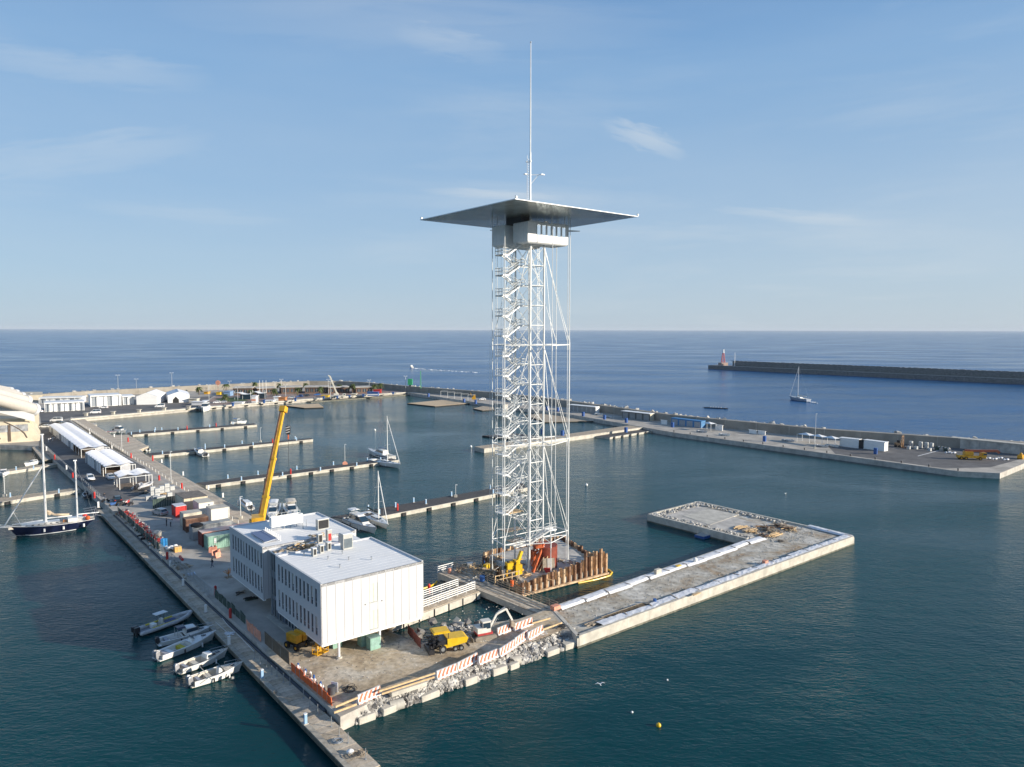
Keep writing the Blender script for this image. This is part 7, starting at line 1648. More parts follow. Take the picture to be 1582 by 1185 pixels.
tent('small open white canopy on thin posts in front of the nearer marquee', (184.5, 738.5), (234.7, 733), (176, 731), 4.9, 2, walls=False)
def gable_tent(lb, bl, br, ridge_y, eave_y, depth, door=False):
    a, b = at(*bl, QZ), at(*br, QZ); ex = (b - a).normalized(); w_ = (b - a).length; ey = Vector((-ex.y, ex.x, 0)); ze = at_depth(bl[0], eave_y, a.y).z; zr = at_depth((bl[0] + br[0]) / 2, ridge_y, a.y).z
    t = thing('gable_tent', lb, 'tent', (a.x, a.y, 0), math.atan2(ex.y, ex.x) - R(25)); w_ *= 1.02
    MB().add([(0, 0, QZ), (w_, 0, QZ), (w_, 0, ze), (w_ / 2, 0, zr), (0, 0, ze)], [(0, 1, 2, 3, 4)]).build('front_wall', white, t)
    MB().add([(0, depth, QZ), (w_, depth, QZ), (w_, depth, ze), (w_ / 2, depth, zr), (0, depth, ze)], [(4, 3, 2, 1, 0)]).build('back_wall', white, t)
    MB().bx(0, .1, .02, depth - .02, QZ, ze).build('side_wall', tentc, t); MB().bx(w_ - .1, w_, .02, depth - .02, QZ, ze).build('side_wall', tentc, t)
    n_ = 6
    for k in range(n_):
        y0, y1 = depth * k / n_ + .08, depth * (k + 1) / n_ - .08
        for x0, x1, z0, z1 in ((-.2, w_ / 2, ze, zr), (w_ / 2, w_ + .2, zr, ze)): MB().add([(x0, y0, z0), (x1, y0, z1), (x1, y1, z1), (x0, y1, z0), (x0, y0, z0 + .1), (x1, y0, z1 + .1), (x1, y1, z1 + .1), (x0, y1, z0 + .1)], [(4, 5, 6, 7), (3, 2, 1, 0), (0, 1, 5, 4), (2, 3, 7, 6)]).build('roof_panel', tentc, t)
    MB().bx(w_ / 2 - .1, w_ / 2 + .1, 0, depth, zr - .1, zr + .12).build('ridge', steel_grey, t)
    if door: MB().add([(w_ * .22, -.05, QZ), (w_ * .5, -.05, QZ), (w_ * .5, -.05, QZ + 1.8), (w_ * .36, -.05, QZ + 3.6), (w_ * .22, -.05, QZ + 1.8)], [(0, 1, 2, 3, 4)]).build('opening', dark, t)
gable_tent('left one of two large white gable tents on the far quay', (211, 625.5), (242, 623.7), 607, 613, 24)
gable_tent('right one of two large white gable tents on the far quay with a dark opening', (259.6, 622.7), (288.7, 620.4), 606, 611, 24, True)
def pavilion(lb, bl, br, top, depth, lower=True, cols=5):
    a, b = at(*bl, QZ), at(*br, QZ); ex = (b - a).normalized(); w_ = (b - a).length; zt = at_depth(bl[0], top, a.y).z
    t = thing('white_pavilion', lb, 'pavilion', (a.x, a.y, 0), math.atan2(ex.y, ex.x))
    MB().bx(.4, w_ - .3, 1.5, depth, QZ, zt - .5).build('hall', white, t); MB().bx(0, w_, 0, depth + .3, zt - .5, zt).build('roof', white, t)
    for k in range(cols + 1): MB().bx(w_ * k / cols * .98, w_ * k / cols * .98 + .25, .05, .3, QZ, zt - .5).build('column', white, t)
    for k in range(cols):
        if k % 2 == 0: MB().bx(w_ * (k + .2) / cols, w_ * (k + .85) / cols, 1.44, 1.5, QZ + .2, zt - 1.0).build('glazing', mat('pavilion_glazing', (.30, .33, .36), .25, var=.1), t)
    return t
pavilion('flat-roofed white pavilion with front columns nearest the left edge on the far quay', (69, 637), (131, 634), 622.5, 12, cols=7)
pavilion('long white flat roof behind the pavilion nearest the left edge', (60, 623.5), (127, 622), 614.5, 9, cols=6)
pavilion('tall white pavilion with open arcade left of the gable tents', (140, 629), (188, 626.5), 611.5, 14, cols=4)
pavilion('small white pavilion squeezed against the left gable tent', (190, 626), (209, 625), 612, 12, cols=2)
tag(MB().prism(px([(35, 621), (66, 620), (66, 615), (35, 615)], QZ), QZ, 5.5).build('low_wall', beige_wall), 'low beige building behind the striped building at the far left', 'building')
pk_ = lambda *a: None
# ------------------------------------------------------------------ beige pavilion building at the left edge with white barrel canopies
sb = thing('fair_building', 'beige concrete building with rows of big white barrel canopies at the left edge', 'building')
g0 = at(62, 681, QZ); gx = (at(0, 685, QZ) - g0).normalized(); gy = Vector((gx.y, -gx.x, 0)); gy = gy if gy.y > 0 else -gy
def SP(x, y, z): return g0 + gx * x + gy * y + Vector((0, 0, z - QZ))
def zat(xp, yp, x, y): return at_depth(xp, yp, SP(x, y, 0).y).z
zt1 = zat(57, 650, 2, 1)
rings = [[SP(0, 0, QZ), SP(60, 0, QZ), SP(60, 0, zt1 + 3), SP(3.2, 0, zt1 - .3)], [SP(0, 22, QZ), SP(60, 22, QZ), SP(60, 22, zt1 + 3), SP(3.2, 22, zt1 - .3)]]
MB().loft(rings, smooth=False).build('wall', beige_wall, sb)
for cx_, w_ in ((7.5, 7), (15.5, 6.5)):
    mb = MB(); pts = []
    n_ = 9
    for i in range(n_ + 1):
        u = i / n_; pts.append((cx_ - w_ / 2 + w_ * u, QZ + 1.5 + 6.5 * (u if cx_ < 10 else u) ** .6))
    vs = [SP(x, -.06, QZ) for x, z_ in pts] + [SP(x, -.06, z_) for x, z_ in pts]
    outl = [SP(x, -.1, z_) for x, z_ in pts]; mb.path(outl, .18, n=5); mb.build('arch_rib', mat('brown_rib', (.12, .09, .07), .8), sb)
MB().prism([SP(15.5, -.08, 0), SP(22, -.08, 0), SP(22, .4, 0), SP(15.5, .4, 0)], QZ, QZ + 4.2).build('dark_opening', dark, sb); MB().prism([SP(19.2, -.3, 0), SP(21.5, -.3, 0), SP(21.5, -.12, 0), SP(19.2, -.12, 0)], QZ, QZ + 2.6).build('white_door', white, sb); MB().prism([SP(16.2, -.3, 0), SP(17.4, -.3, 0), SP(17.4, -.12, 0), SP(16.2, -.12, 0)], QZ, QZ + 2.3).build('blue_door', blue, sb)
MB().prism([SP(3.6, -.1, 0), SP(13, -.1, 0), SP(13, -.02, 0), SP(3.6, -.02, 0)], QZ + 4, QZ + 6.6).build('mural_panel', mat('mural', (.32, .33, .34), .8, var=.4, vs=.5), sb)
MB().prism([SP(9.0, -.3, 0), SP(9.8, -.3, 0), SP(9.8, -.02, 0), SP(9.0, -.02, 0)], QZ + .5, zt1 - 1).build('downpipe', mat('brown_rib', (.12, .09, .07), .8), sb)
# sloping white fascia and barrels
fa0 = at_depth(53, 641, SP(2, -1, 0).y); fa1 = at_depth(-40, 613, SP(24, -1, 0).y + 0)
fz = Vector((0, 0, -3.4))
mb = MB(); fb = gy * 1.2
mb.add([fa0, fa1, fa1 + fz, fa0 + fz * .75, fa0 + fb, fa1 + fb, fa1 + fb + fz, fa0 + fb + fz * .75], [(0, 1, 2, 3), (7, 6, 5, 4), (4, 5, 1, 0), (0, 3, 7, 4), (3, 2, 6, 7)]); mb.build('fascia', white_cladding, sb)
ends = [((51, 632), 5.6, 0), ((39.5, 619), 4.6, 14), ((31, 613), 4.0, 27), ((22.5, 608), 3.6, 40), ((14.5, 603.5), 3.3, 54)]
bar_m = mat('barrel_white', (.50, .47, .42), .6, var=.06)
for i, (e, hpx, dy) in enumerate(ends):
    Y_ = SP(0, 0, 0).y + 2 + dy; c0 = at_depth(e[0], e[1], Y_); c1 = at_depth(e[0] - 95, e[1] - 26 + i * 2, Y_ - 26); r_ = (9 - i * .9) * Y_ / F
    MB().tube(c0, c1, r_, n=20).build('barrel_canopy', bar_m, sb); dd_ = (c0 - c1).normalized(); MB().tube(c0 - dd_ * .6, c0 + dd_ * 1.0, r_ * 1.12, n=20).build('barrel_end', white_cladding, sb)
MB().prism([SP(2, 3, 0), SP(60, 3, 0), SP(60, 60, 0), SP(2, 60, 0)], QZ, zt1 + 1).build('hall_roof', beige_wall, sb)
# ------------------------------------------------------------------ marina plaza: brown buildings, palms, lamps
def low_building(lb, bl, br, ytop, depth=10, wins=4, roof=concrete):
    a, b = at(*bl, QZ), at(*br, QZ); ex = (b - a).normalized(); w_ = (b - a).length; h_ = at_depth(bl[0], ytop, a.y).z
    t = thing('brick_building', lb, 'building', (a.x, a.y, 0), math.atan2(ex.y, ex.x))
    MB().bx(0, w_, 0, depth, QZ, h_ - .4).build('wall', brick, t); MB().bx(-.6, w_ + .4, -1.2, depth, h_ - .4, h_).build('roof', roof, t)
    for k in range(wins): o = MB().bx(w_ * (k + .25) / wins, w_ * (k + .85) / wins, -.06, 0, QZ + .9, h_ - 1.4).build('window', glass, t); MB().bx(w_ * (k + .53) / wins, w_ * (k + .57) / wins, -.1, -.06, QZ + .9, h_ - 1.4).build('frame', cream, o)
    return t
low_building('brown brick marina building farthest left, with pale window panels', (360, 610), (390, 609.5), 599, 12)
low_building('brown brick marina building behind the flagpoles', (398, 609), (426, 608), 599.5, 12)
low_building('brown brick marina building with wide overhanging roof right of the flagpoles', (435, 608.5), (467, 607.5), 598, 12, 5)
low_building('brown brick marina building left of the white crane', (471, 608), (506, 607.5), 597.5, 12, 5)
low_building('brown brick marina building behind the white crane boom', (508, 608), (540, 607), 598, 12, 4)
low_building('brown brick marina building at the right end by the blue container', (550, 608), (575, 607), 598, 10, 3)
sunbrick = mat('sunlit_brick', (.42, .22, .15), .85, var=.15)
def palm(x, y, h_, lb, r_=2.6):
    t = thing('palm_tree', lb, 'palm tree', at(x, y, QZ)); MB().tube((0, 0, 0), (.1, 0, h_), .28, .2, n=8).build('trunk', trunkm, t); mb = MB(); z0 = h_
    for k in range(38):
        an = random.uniform(0, 6.28); el = random.uniform(-.7, 1.3); pts = []; L_ = r_ * random.uniform(.8, 1.15)
        for j in range(5): u = j / 4; pts.append(Vector((math.cos(an) * L_ * u * math.cos(el * .6), math.sin(an) * L_ * u * math.cos(el * .6), z0 + L_ * (math.sin(el) * u - .9 * u * u))))
        sd_ = Vector((-math.sin(an), math.cos(an), 0))
        for j in range(4):
            w0, w1 = (.28, .42, .4, .25, .03)[j], (.28, .42, .4, .25, .03)[j + 1]
            mb.add([pts[j] - sd_ * w0 + Vector((0, 0, -.15)), pts[j], pts[j + 1], pts[j + 1] - sd_ * w1 + Vector((0, 0, -.15))], [(0, 1, 2, 3)]); mb.add([pts[j] + sd_ * w0 + Vector((0, 0, -.15)), pts[j], pts[j + 1], pts[j + 1] + sd_ * w1 + Vector((0, 0, -.15))], [(3, 2, 1, 0)])
    mb.build('crown', frond, t)
PLB = ['standing alone right of the gable tents', 'behind the blue truck left of the brown buildings', 'on the lawn edge left of the shade sails', 'rising over the gap between the first two brown buildings', 'small one between the two shade sails', 'right of the flagpoles on the plaza', 'behind the roof right of the flagpoles', 'in front of the wide roofed brown building', 'small one showing between two brown roofs', 'left of the white crane', 'right of the white crane boom', 'just behind the white crane boom', 'left one of the pair by the red container', 'right one of the pair by the red container']
for i, (x, y, h_) in enumerate([(307.6, 610, 4.6), (349.4, 606, 5.0), (348.5, 622, 4.3), (393.5, 606, 6.2), (387, 613, 3.6), (424, 613, 4.3), (432, 605, 5.0), (460, 612.5, 5.0), (472, 604, 4.8), (494.7, 610, 4.6), (544.7, 608, 5.8), (524, 606, 4.6), (578.6, 607, 5.2), (588, 606, 5.4)]):
    palm(x, y, h_, 'palm tree ' + PLB[i])
def lamp(x, yb, yt, lb, z=QZ, m=steel_grey):
    p = at(x, yb, z); h_ = at_depth(x, yt, p.y).z - z; t = thing('street_lamp', lb, 'street lamp', p, R(10)); MB().tube((0, 0, 0), (0, 0, h_), .16, .1, n=6).build('pole', m, t)
    for s_ in (-1, 1): MB().box((s_ * .8, 0, h_), (1.0, .5, .18)).build('lamp_head', white, t)
    MB().beam((-.8, 0, h_ - .05), (.8, 0, h_ - .05), .1).build('arm', m, t)
LL = [(183, 612, 579.5, 'tall street lamp standing behind the white pavilion'), (211, 606, 585.5, 'tall street lamp rising between pavilion and left gable tent'), (266, 605, 576, 'tall street lamp rising behind the right gable tent'), (355, 604, 588.7, 'street lamp left of the brown marina buildings'), (375.5, 607, 592, 'street lamp before the first brown marina building'), (367.4, 620.5, 598, 'street lamp at the quay edge left of the shade sail'), (424.8, 606, 589.7, 'street lamp right of the flagpoles'), (435, 606, 586, 'street lamp behind the second gap of the brown buildings'), (441.4, 616.7, 593.5, 'street lamp on the quay edge beside the orange wooden box'), (507.4, 608, 586, 'street lamp behind and left of the white crane boom'), (510.5, 616, 589, 'street lamp at the quay edge beside the white crane'), (570.5, 607, 587, 'street lamp at the brick end building'), (626.7, 605, 581, 'thin lamp near the green beacon'), (323, 617, 594.5, 'street lamp right of the pavilion car park')]
for x, a_, b_, lb in LL: lamp(x, a_, b_, lb)
for i, x in enumerate((401.5, 406.5, 411.5)):
    p = at(x, 615, QZ); h_ = at_depth(x, 587.5, p.y).z - QZ; tag(MB().tube((0, 0, 0), (0, 0, h_), .16, .1, n=6).build('flagpole', white, loc=p), ['left', 'middle', 'right'][i] + ' one of three white flagpoles on the marina plaza', 'flagpole')
def sail(lb, x0, x1, y, ytop):
    a, b = at(x0, y, QZ), at(x1, y, QZ); w_ = (b - a).length; z_ = at_depth(x0, ytop, a.y).z; t = thing('shade_sail', lb, 'canopy', a)
    n_ = 8; mb = MB()
    mb.loft([[(w_ * i / n_, yy, z_ + .5 * math.sin(i / n_ * 6.28) - (0 if dz else .12)) for yy, dz in ((-2.5, 1), (3, 1), (3, 0), (-2.5, 0))] for i in range(n_ + 1)], smooth=False); mb.build('canopy', white, t)
    for x in (.2, w_ / 2, w_ - .2): MB().tube((x, 0, 0), (x, 0, z_ - QZ + .0 if z_ < 3 else z_ - .5), .1, n=6).build('post', steel_white, t); 
    MB().bx(w_ * .35, w_ * .95, 0, 3.5, 0, z_ - QZ - .8).build('glass_kiosk', glass, t); t.children[-1].location.z = 0
    for c in t.children:
        if c.name.startswith('canopy'): c.location.z = -QZ
sail('wavy white shade sail over the dark glass kiosk, left one', 362, 388, 617, 607.5); sail('wavy white shade sail, right one, beside the flagpoles', 390, 410, 616, 606)
def kiosk(lb, x0, x1, y, ytop, m, name='kiosk', cat='kiosk', depth=4, roof=None, z=QZ, band=None):
    a, b = at(x0, y, z), at(x1, y, z); w_ = (b - a).length; h_ = at_depth(x0, ytop, a.y).z - z; t = thing(name, lb, cat, a, math.atan2((b - a).y, (b - a).x))
    MB().bx(0, w_, 0, depth, 0, h_ - .15).build('body', m, t); MB().bx(-.4, w_ + .4, -.5, depth + .3, h_ - .15, h_ + .1).build('roof', roof or m, t)
    if band: MB().bx(.05, w_ - .05, -.06, 0, h_ * .25, h_ * .55).build('band', band, t)
    return t
kiosk('white kiosk with wide roof and salmon band on the far quay edge', 388.5, 395.5, 622, 612, white, band=salmon); kiosk('white box kiosk beside the orange wooden box', 423, 430, 619.5, 613, white); kiosk('orange wooden box hut on the far quay edge', 430.3, 440.5, 619.5, 614, mat('orange_wood', (.45, .2, .08), .7), name='wooden_box', cat='hut')
kiosk('blue container with white markings at the right of the marina plaza', 567.5, 584, 612, 606, blue, name='container', cat='container', band=white); kiosk('red container behind the blue one by the pair of palms', 577, 588, 607.5, 602, red, name='container', cat='container')
kiosk('low yellow skip left of the white crane', 497, 507, 613.7, 611, yellow, name='skip', cat='skip'); kiosk('cream skip right of the white crane', 543, 550, 611.5, 608.5, cream_c, name='skip', cat='skip')
kiosk('white flat trailer on the quay edge below the shade sails', 360, 374, 624, 621.7, white, name='trailer', cat='trailer'); kiosk('second white flat trailer near the three flagpoles', 409, 422, 621, 618.8, white, name='trailer', cat='trailer')
kiosk('blue truck body left of the brown marina buildings', 346, 355.5, 612, 605, mat('pale_blue_truck', (.2, .32, .5), .5), name='truck', cat='truck', depth=6)
kiosk('low white stack of crates at the foot of the right gable tent', 292, 304, 622, 616, concrete_pale, name='crate_stack', cat='crates'); kiosk('long white covered boat stored beside the crates on the far quay', 296, 315, 626, 621, fabric, name='covered_boat', cat='boat')
for i, (x, y, yt) in enumerate([(359.3, 627.5, 622.5), (407.5, 623, 618), (456, 620, 615), (499.5, 616.5, 612.5), (520.7, 615.5, 611.5), (561, 612.7, 609), (607, 609.3, 606), (456.7 + 83, 614, 611)]):
    kiosk('blue utility cabinet on the far marina quay, %s from the left' % ORD[[0, 1, 2, 3, 4, 6, 7, 5][i]], x - 1.2, x + 1.2, y, yt, blue, name='utility_cabinet', cat='cabinet', depth=1.2)
for i, (x, y) in enumerate([(132, 642.8), (174, 640.5), (214, 637.5), (253, 634.5), (291, 632)]): kiosk('pale utility cabinet on the far left quay edge, %s from the left' % ORD[i], x - 2, x + 2, y, y - 4.6, concrete_pale, name='utility_cabinet', cat='cabinet', depth=1.2)
kiosk('orange digger body by the sea wall right of the lone palm', 315, 321, 609, 605.5, amber, name='digger', cat='digger'); kiosk('yellow tipper by the blue truck left of the brown buildings', 334, 340, 610, 606, yellow, name='tipper', cat='truck')
# red round sign
p = at(337, 606, QZ); tag(MB().tube((0, 0, 0), (0, 0, 5), .15).tube((0, -.2, 6.4), (0, .2, 6.4), 1.6, n=14).build('round_sign', salmon, loc=p), 'round reddish sign on a post left of the brown buildings', 'sign')
# green beacon
gb = at_depth(630, 594, at(640, 606, QZ).y + 4); t = thing('green_beacon', 'bright green box beacon on the sea wall', 'beacon', (gb.x, gb.y, 5.3)); h_ = at_depth(630, 585.5, gb.y).z - 5.3
MB().bx(0, 2.9, 0, 2.9, h_ - 4.0, h_).build('box', green, t); MB().bx(.8, 2.1, .8, 2.1, 0, h_ - 4.0).build('stem', green_dark, t)
gm = at(650, 600, 5.3); t = thing('green_lattice_mast', 'thin green lattice mast on the sea wall right of the green beacon', 'mast', gm); h_ = at_depth(647, 573, gm.y).z - 5.3; mb = MB()
for x, y in ((-.4, -.4), (.4, -.4), (0, .4)): mb.tube((x, y, 0), (x * .3, y * .3, h_), .09, n=4)
for k in range(12): mb.tube((-.4 * (1 - k / 18), -.4, h_ * k / 12), (.4 * (1 - k / 18), -.4, h_ * (k + 1) / 12), .06, n=3)
mb.build('lattice', green, t)
# ------------------------------------------------------------------ breakwater quay: huts and gear (right)
def wallbox(lb, x0, x1, y0, y1, h_, m, depth=3.2, name='hut', cat='hut', doors=0, doorm=None, roofm=None, endm=None):
    a, b = at(x0, y0, QZ), at(x1, y1, QZ); w_ = (b - a).length; t = thing(name, lb, cat, a, math.atan2((b - a).y, (b - a).x))
    MB().bx(0, w_, 0, depth, 0, h_).build('body', m, t); MB().bx(-.25, w_ + .25, -.9 if roofm else -.1, depth, h_, h_ + .16).build('roof', roofm or m, t)
    for k in range(doors): MB().bx(w_ * (k + .12) / doors, w_ * (k + .88) / doors, -.06, 0, .1, h_ - .35).build('door', doorm or steel_grey, t)
    if endm: MB().bx(w_, w_ + .12, .05, depth - .05, .02, h_ - .02).build('end_wall', endm, t)
    return t
wallbox('long grey shuttered kiosk with white roof behind the right side of the tower', 879, 920, 635, 639, 3.3, steel_grey, doors=6, doorm=mat('pale_shutter', (.3, .3, .3), .6), roofm=white, endm=white)
wallbox('shuttered kiosk with white roof and white end wall in the middle of the breakwater quay', 961, 1004, 645.5, 650.5, 3.3, mat('dark_kiosk', (.12, .12, .12), .7), doors=4, doorm=mat('pale_shutter', (.3, .3, .3), .6), roofm=white, endm=beige_wall)
wallbox('bright blue beach hut row with grey doors against the sea wall', 1037, 1083, 656, 661.5, 2.9, hut_blue, doors=4, doorm=mat('hut_door', (.34, .35, .37), .6))
wallbox('white board leaning on the sea wall left of the blue hut row', 1021, 1030, 655, 656, 1.8, white, .3, 'board', 'board')
wallbox('grey white shed just left of the tower against the sea wall', 763, 778, 634, 636, 3.6, concrete, 3, 'shed', 'shed')
for i, (a_, b_, c_, d_) in enumerate([(1297, 1326, 689.5, 692.8), (1334, 1366, 693.2, 697.5)]): wallbox(['left', 'right'][i] + ' one of two white containers on the breakwater quay', a_, b_, c_, d_, 3.1, white, 2.6, 'container', 'container', 2, white)
wallbox('black toilet cabins between the two white containers', 1326.3, 1333.5, 692.6, 693.2, 2.9, dark, 2.2, 'cabin', 'cabin', 2, black)
for i, (x, y) in enumerate([(1039, 660), (967.5, 653), (934, 648), (901, 643), (1181, 682), (1352.5, 701.5), (967 , 668), (869, 673.0), (838, 671), (717, 621.5), (735, 624), (662, 613), (845, 634), (862, 636)]):
    z_ = QZ if i not in (6, 7, 8) else 1.5
    t = thing('portable_cabin', 'bright blue portable cabin or cabinet on the breakwater side, %s in the list from the right' % ORD[i] if False else 'upright blue cabinet %s' % ['left of the blue hut row', 'by the left end of the middle shuttered kiosk', 'between the two shuttered kiosks', 'in front of the long grey kiosk right of the tower', 'on the bare quay left of the white canopies', 'in front of the right white container', 'standing on the wide concrete pier near its root', 'on the wide concrete pier just right of the tower', 'on the wide concrete pier seen through the tower', 'by the sea wall near the pergola left of the tower', 'right of the pergola by the sea wall left of the tower', 'at the left end of the breakwater quay', 'by the sea wall behind the tower shaft', 'by the sea wall just right of the tower shaft'][i], 'cabinet', at(x, y, z_), R(50), 'blue cabinets along the breakwater quay')
    MB().bx(-.55, .55, -.5, .5, 0, 2.1).build('body', blue, t); MB().bx(-.4, .4, -.53, -.5, .2, 1.9).build('door', mat('darker_blue', (.02, .08, .3), .5), t)
def quay_canopy(lb, pts, h_, m=white):
    a, b = at(*pts[0], QZ), at(*pts[1], QZ); w_ = (b - a).length; t = thing('quay_canopy', lb, 'canopy', a, math.atan2((b - a).y, (b - a).x))
    n_ = max(1, round(w_ / 5))
    for k in range(n_): MB().add([(w_ * k / n_, 0, h_), (w_ * (k + 1) / n_, 0, h_), (w_ * (k + 1) / n_, 3.4, h_), (w_ * k / n_, 3.4, h_), (w_ * (k + .5) / n_, 1.7, h_ + .7)], [(0, 1, 4), (1, 2, 4), (2, 3, 4), (3, 0, 4), (3, 2, 1, 0)]).build('canopy_top', m, t)
    for k in range(n_ + 1):
        for y in (.05, 3.35): MB().tube((w_ * k / n_, y, 0), (w_ * k / n_, y, h_), .08, n=6).build('post', m, t)
quay_canopy('row of white canopies on posts on the right half of the breakwater quay', [(1231, 682.5), (1290, 691)], 3.0)
quay_canopy('single white canopy right of the blue hut row', [(1084, 664), (1098, 666)], 2.9)
pg = thing('pergola', 'white pipe pergola frames against the sea wall left of the tower', 'pergola')
for k in range(5):
    p = at(681 + k * 10.5, 613 + k * 1.6, QZ); MB().tube(p, p + Vector((0, 0, 3.6)), .1, n=5).beam(p + Vector((0, 0, 3.6)), p + Vector((4.5, 1.0, 3.5)), .22, .12).build('frame', steel_white, pg)
thin_post(1259, 693, 12.5, 'tall slim white mast rising through the white canopies', QZ)
tag(MB().box((0, 0, 1.5), (2.2, 1.6, 1.4)).box((.3, 0, 2.9), (1.2, 1.3, 1.4)).beam((-.8, 0, 2), (-2, 0, 4.6), .3).build('yellow_digger', amber, loc=at(732, 619, QZ)), 'small amber digger against the sea wall left of the tower', 'digger')
for i, (x0, x1, y0, y1) in enumerate([(1105, 1116, 664, 665.5), (1157, 1168, 669, 670.5), (1171, 1182, 670.5, 672)]): wallbox('white banner board on the wall right of the blue huts, %s from the left' % ORD[i], x0, x1, y0, y1, 2.2 if i == 0 else 1.4, white, .3, 'banner', 'banner')
for i, (x, y) in enumerate([(1085, 668), (1120, 673), (1218, 682), (925, 641), (1003 - 60, 646), (800, 629), (1270, 690.5), (1286, 690)]):
    boat('small boat stored ashore on the breakwater quay, %s' % ['just right of the blue hut row', 'farther right of the blue hut row', 'left of the white canopies', 'right of the long grey kiosk', 'between the two shuttered kiosks', 'seen through the tower', 'under the white canopies', 'left of the white containers'][i], (x + 4, y + .6), (x - 4, y - .4), 1.6, .6, gelcoat if i % 2 else lgr, gelcoat, z=QZ, outboard=0, rail=False, L_=5, cockpit=(.1, .6))
for i in range(8):
    x = 1448 + i * 2.5; pk('scrap_heap', 'scrap heap by the sea wall at the right end, %s from the left' % ORD[i], 'scrap', x, 695 + .4 * i, QZ, MB().box((0, 0, .5), (1.6, 1.0, 1.0), rz=i).sphere((.6, .2, .8), .6), [green_dark, stone, green_dark, concrete][i % 4])
for i, (x, y) in enumerate([(1466, 700), (1474, 700.5), (1519, 707), (1528, 709), (1538, 710), (1547, 708.5), (1556, 711)]): pk('white_sacks', 'white sacks scattered on the asphalt round the yellow crane, %s from the left' % ORD[i], 'sacks', x, y, QZ, MB().sphere((0, 0, .25), .6, sc_=(1.4, .8, .5)).sphere((1.2, .2, .2), .5, sc_=(1.2, .9, .45)).sphere((-.9, .6, .2), .4), fabric)
pk('compressor', 'small amber machine at the right edge on the breakwater quay', 'machine', 1577, 709, QZ, MB().box((0, 0, .9), (2.4, 1.4, 1.0)).tube((-.6, -.8, .4), (-.6, .8, .4), .4, n=10).sphere((0, 0, 1.6), .5), amber)
rw = thing('ramp_wall', 'lower pale-topped concrete wall in front of the sea wall at the far right', 'wall'); A_, B_ = at(1468, 691, QZ), at(1610, 706, QZ); n_ = 9; dd_ = (B_ - A_) / n_; nn = Vector((-dd_.y, dd_.x, 0)).normalized()
for k in range(n_): MB().prism([A_ + dd_ * k, A_ + dd_ * (k + .985), A_ + dd_ * (k + .985) + nn * 3, A_ + dd_ * k + nn * 3], QZ, QZ + 3.4).build('wall_segment', concrete, rw)
MB().prism([A_ - nn * .2, B_ - nn * .2, B_ + nn * 3.2, A_ + nn * 3.2], QZ + 3.4, QZ + 3.65).build('coping', concrete_pale, rw)
for i in range(14):
    p = bw_in[3].lerp(bw_in[5], i / 13) if i < 14 else None
    put(bol, p + Vector((.5, .8, 0)), 0, 'black mooring bollard along the breakwater quay edge, %s from the left' % ORD[i], s=1.6)
for i in range(10): put(bol, far_in[1].lerp(far_in[3], i / 10) + Vector((-.3, .9, .2)), 0, 'black mooring bollard along the far marina quay, %s from the left' % ORD[i], 'bollards on the far quay', s=1.6)
# fenders on the far quay face
for i in range(7):
    p = far_in[1].lerp(far_in[2], i / 7) + Vector((0, -1.0, -.9)); tag(MB().tube(p, p + Vector((.9, 1.0, 0)), .45, n=10).build('quay_fender', dark), 'round black fender on the face of the far marina quay, %s from the left' % ORD[i], 'fender', 'round black fenders on the far quay')
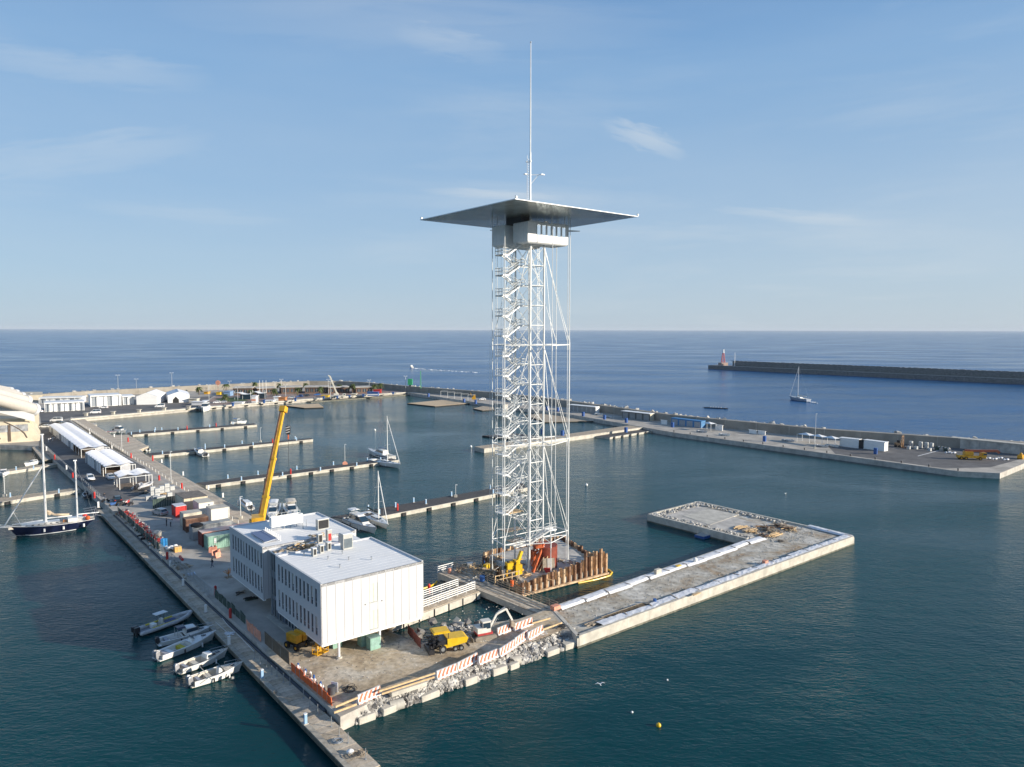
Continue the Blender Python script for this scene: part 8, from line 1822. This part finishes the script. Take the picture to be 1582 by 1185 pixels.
# ------------------------------------------------------------------ buoys and gulls
def buoy(x, y, r_, m, lb): tag(MB().sphere((0, 0, r_ * .4), r_, n=12, k=8).tube((0, 0, r_ * 1.2), (0, 0, r_ * 1.55), r_ * .12).build('buoy', m, loc=at(x, y, 0)), lb, 'buoy')
buoy(1017.5, 1122, .28, yellow, 'small yellow buoy in the open water at the lower right'); buoy(976.5, 1101, .14, white, 'tiny white float left of the yellow buoy'); buoy(1031, 1051, .12, white, 'tiny white float above the yellow buoy'); buoy(360, 1049, .25, cream, 'cream float by the bow of the frontmost boat'); buoy(727.5, 690.5, .45, white, 'white mooring buoy off the left end of the wide pier'); buoy(906, 750, .4, white, 'small white float in the basin right of the tower'); buoy(579, 665, .5, white, 'white float in the marina basin above the flybridge cruiser')
gu = thing('seagull', 'white gull flying low over the water at the lower right', 'gull', at(927, 1068, 0) + Vector((0, 0, .9)), R(100)); gu.scale = (.8, .8, .8)
MB().loft([[(x, r_ * math.cos(k * 1.047), r_ * math.sin(k * 1.047)) for k in range(6)] for x, r_ in ((-.34, .01), (-.2, .07), (0, .1), (.18, .08), (.28, .06), (.36, .015))]).build('body', white, gu)
for s_ in (-1, 1): MB().loft([[(x0 + c, s_ * y, z_ + .01), (x0 - c, s_ * y, z_ + .01), (x0 - c, s_ * y, z_ - .012), (x0 + c, s_ * y, z_ - .012)] for y, z_, x0, c in ((.06, .03, .05, .12), (.35, .2, .1, .1), (.75, .12, -.02, .03))], smooth=False).build('wing', fabric, gu)
MB().loft([[(-.3, -.03, 0), (-.3, .03, 0), (-.3, .03, .015), (-.3, -.03, .015)], [(-.5, -.09, 0), (-.5, .09, 0), (-.5, .09, .015), (-.5, -.09, .015)]], smooth=False).build('tail', white, gu)
tag(MB().sphere((0, 0, .1), .2, sc_=(1.5, .8, .8)).sphere((.28, 0, .25), .09).build('gull', white, loc=at(1213, 763, 0)), 'gull resting on the basin water far right of the tower', 'gull')
# unused prototypes are never left at the origin
for o in (ped0, ped1, fx, bol, st0, jb, bk):
    assert o.name in used, o.name
# ------------------------------------------------------------------ haze
HAZE = True
if HAZE:
    hz = MB().bx(-42000, 42000, -300, 62000, -3.5, 150).build('haze', []); hz.data.materials.clear(); stuff(hz)
    hm = bpy.data.materials.new('air'); hm.use_nodes = True; nn_ = hm.node_tree.nodes; nn_.remove(nn_['Principled BSDF']); v = nn_.new('ShaderNodeVolumePrincipled')
    v.inputs['Color'].default_value = (.78, .86, .95, 1); v.inputs['Density'].default_value = 0.000022; v.inputs['Anisotropy'].default_value = 0
    hm.node_tree.links.new(v.outputs[0], nn_['Material Output'].inputs['Volume']); hz.data.materials.append(hm)
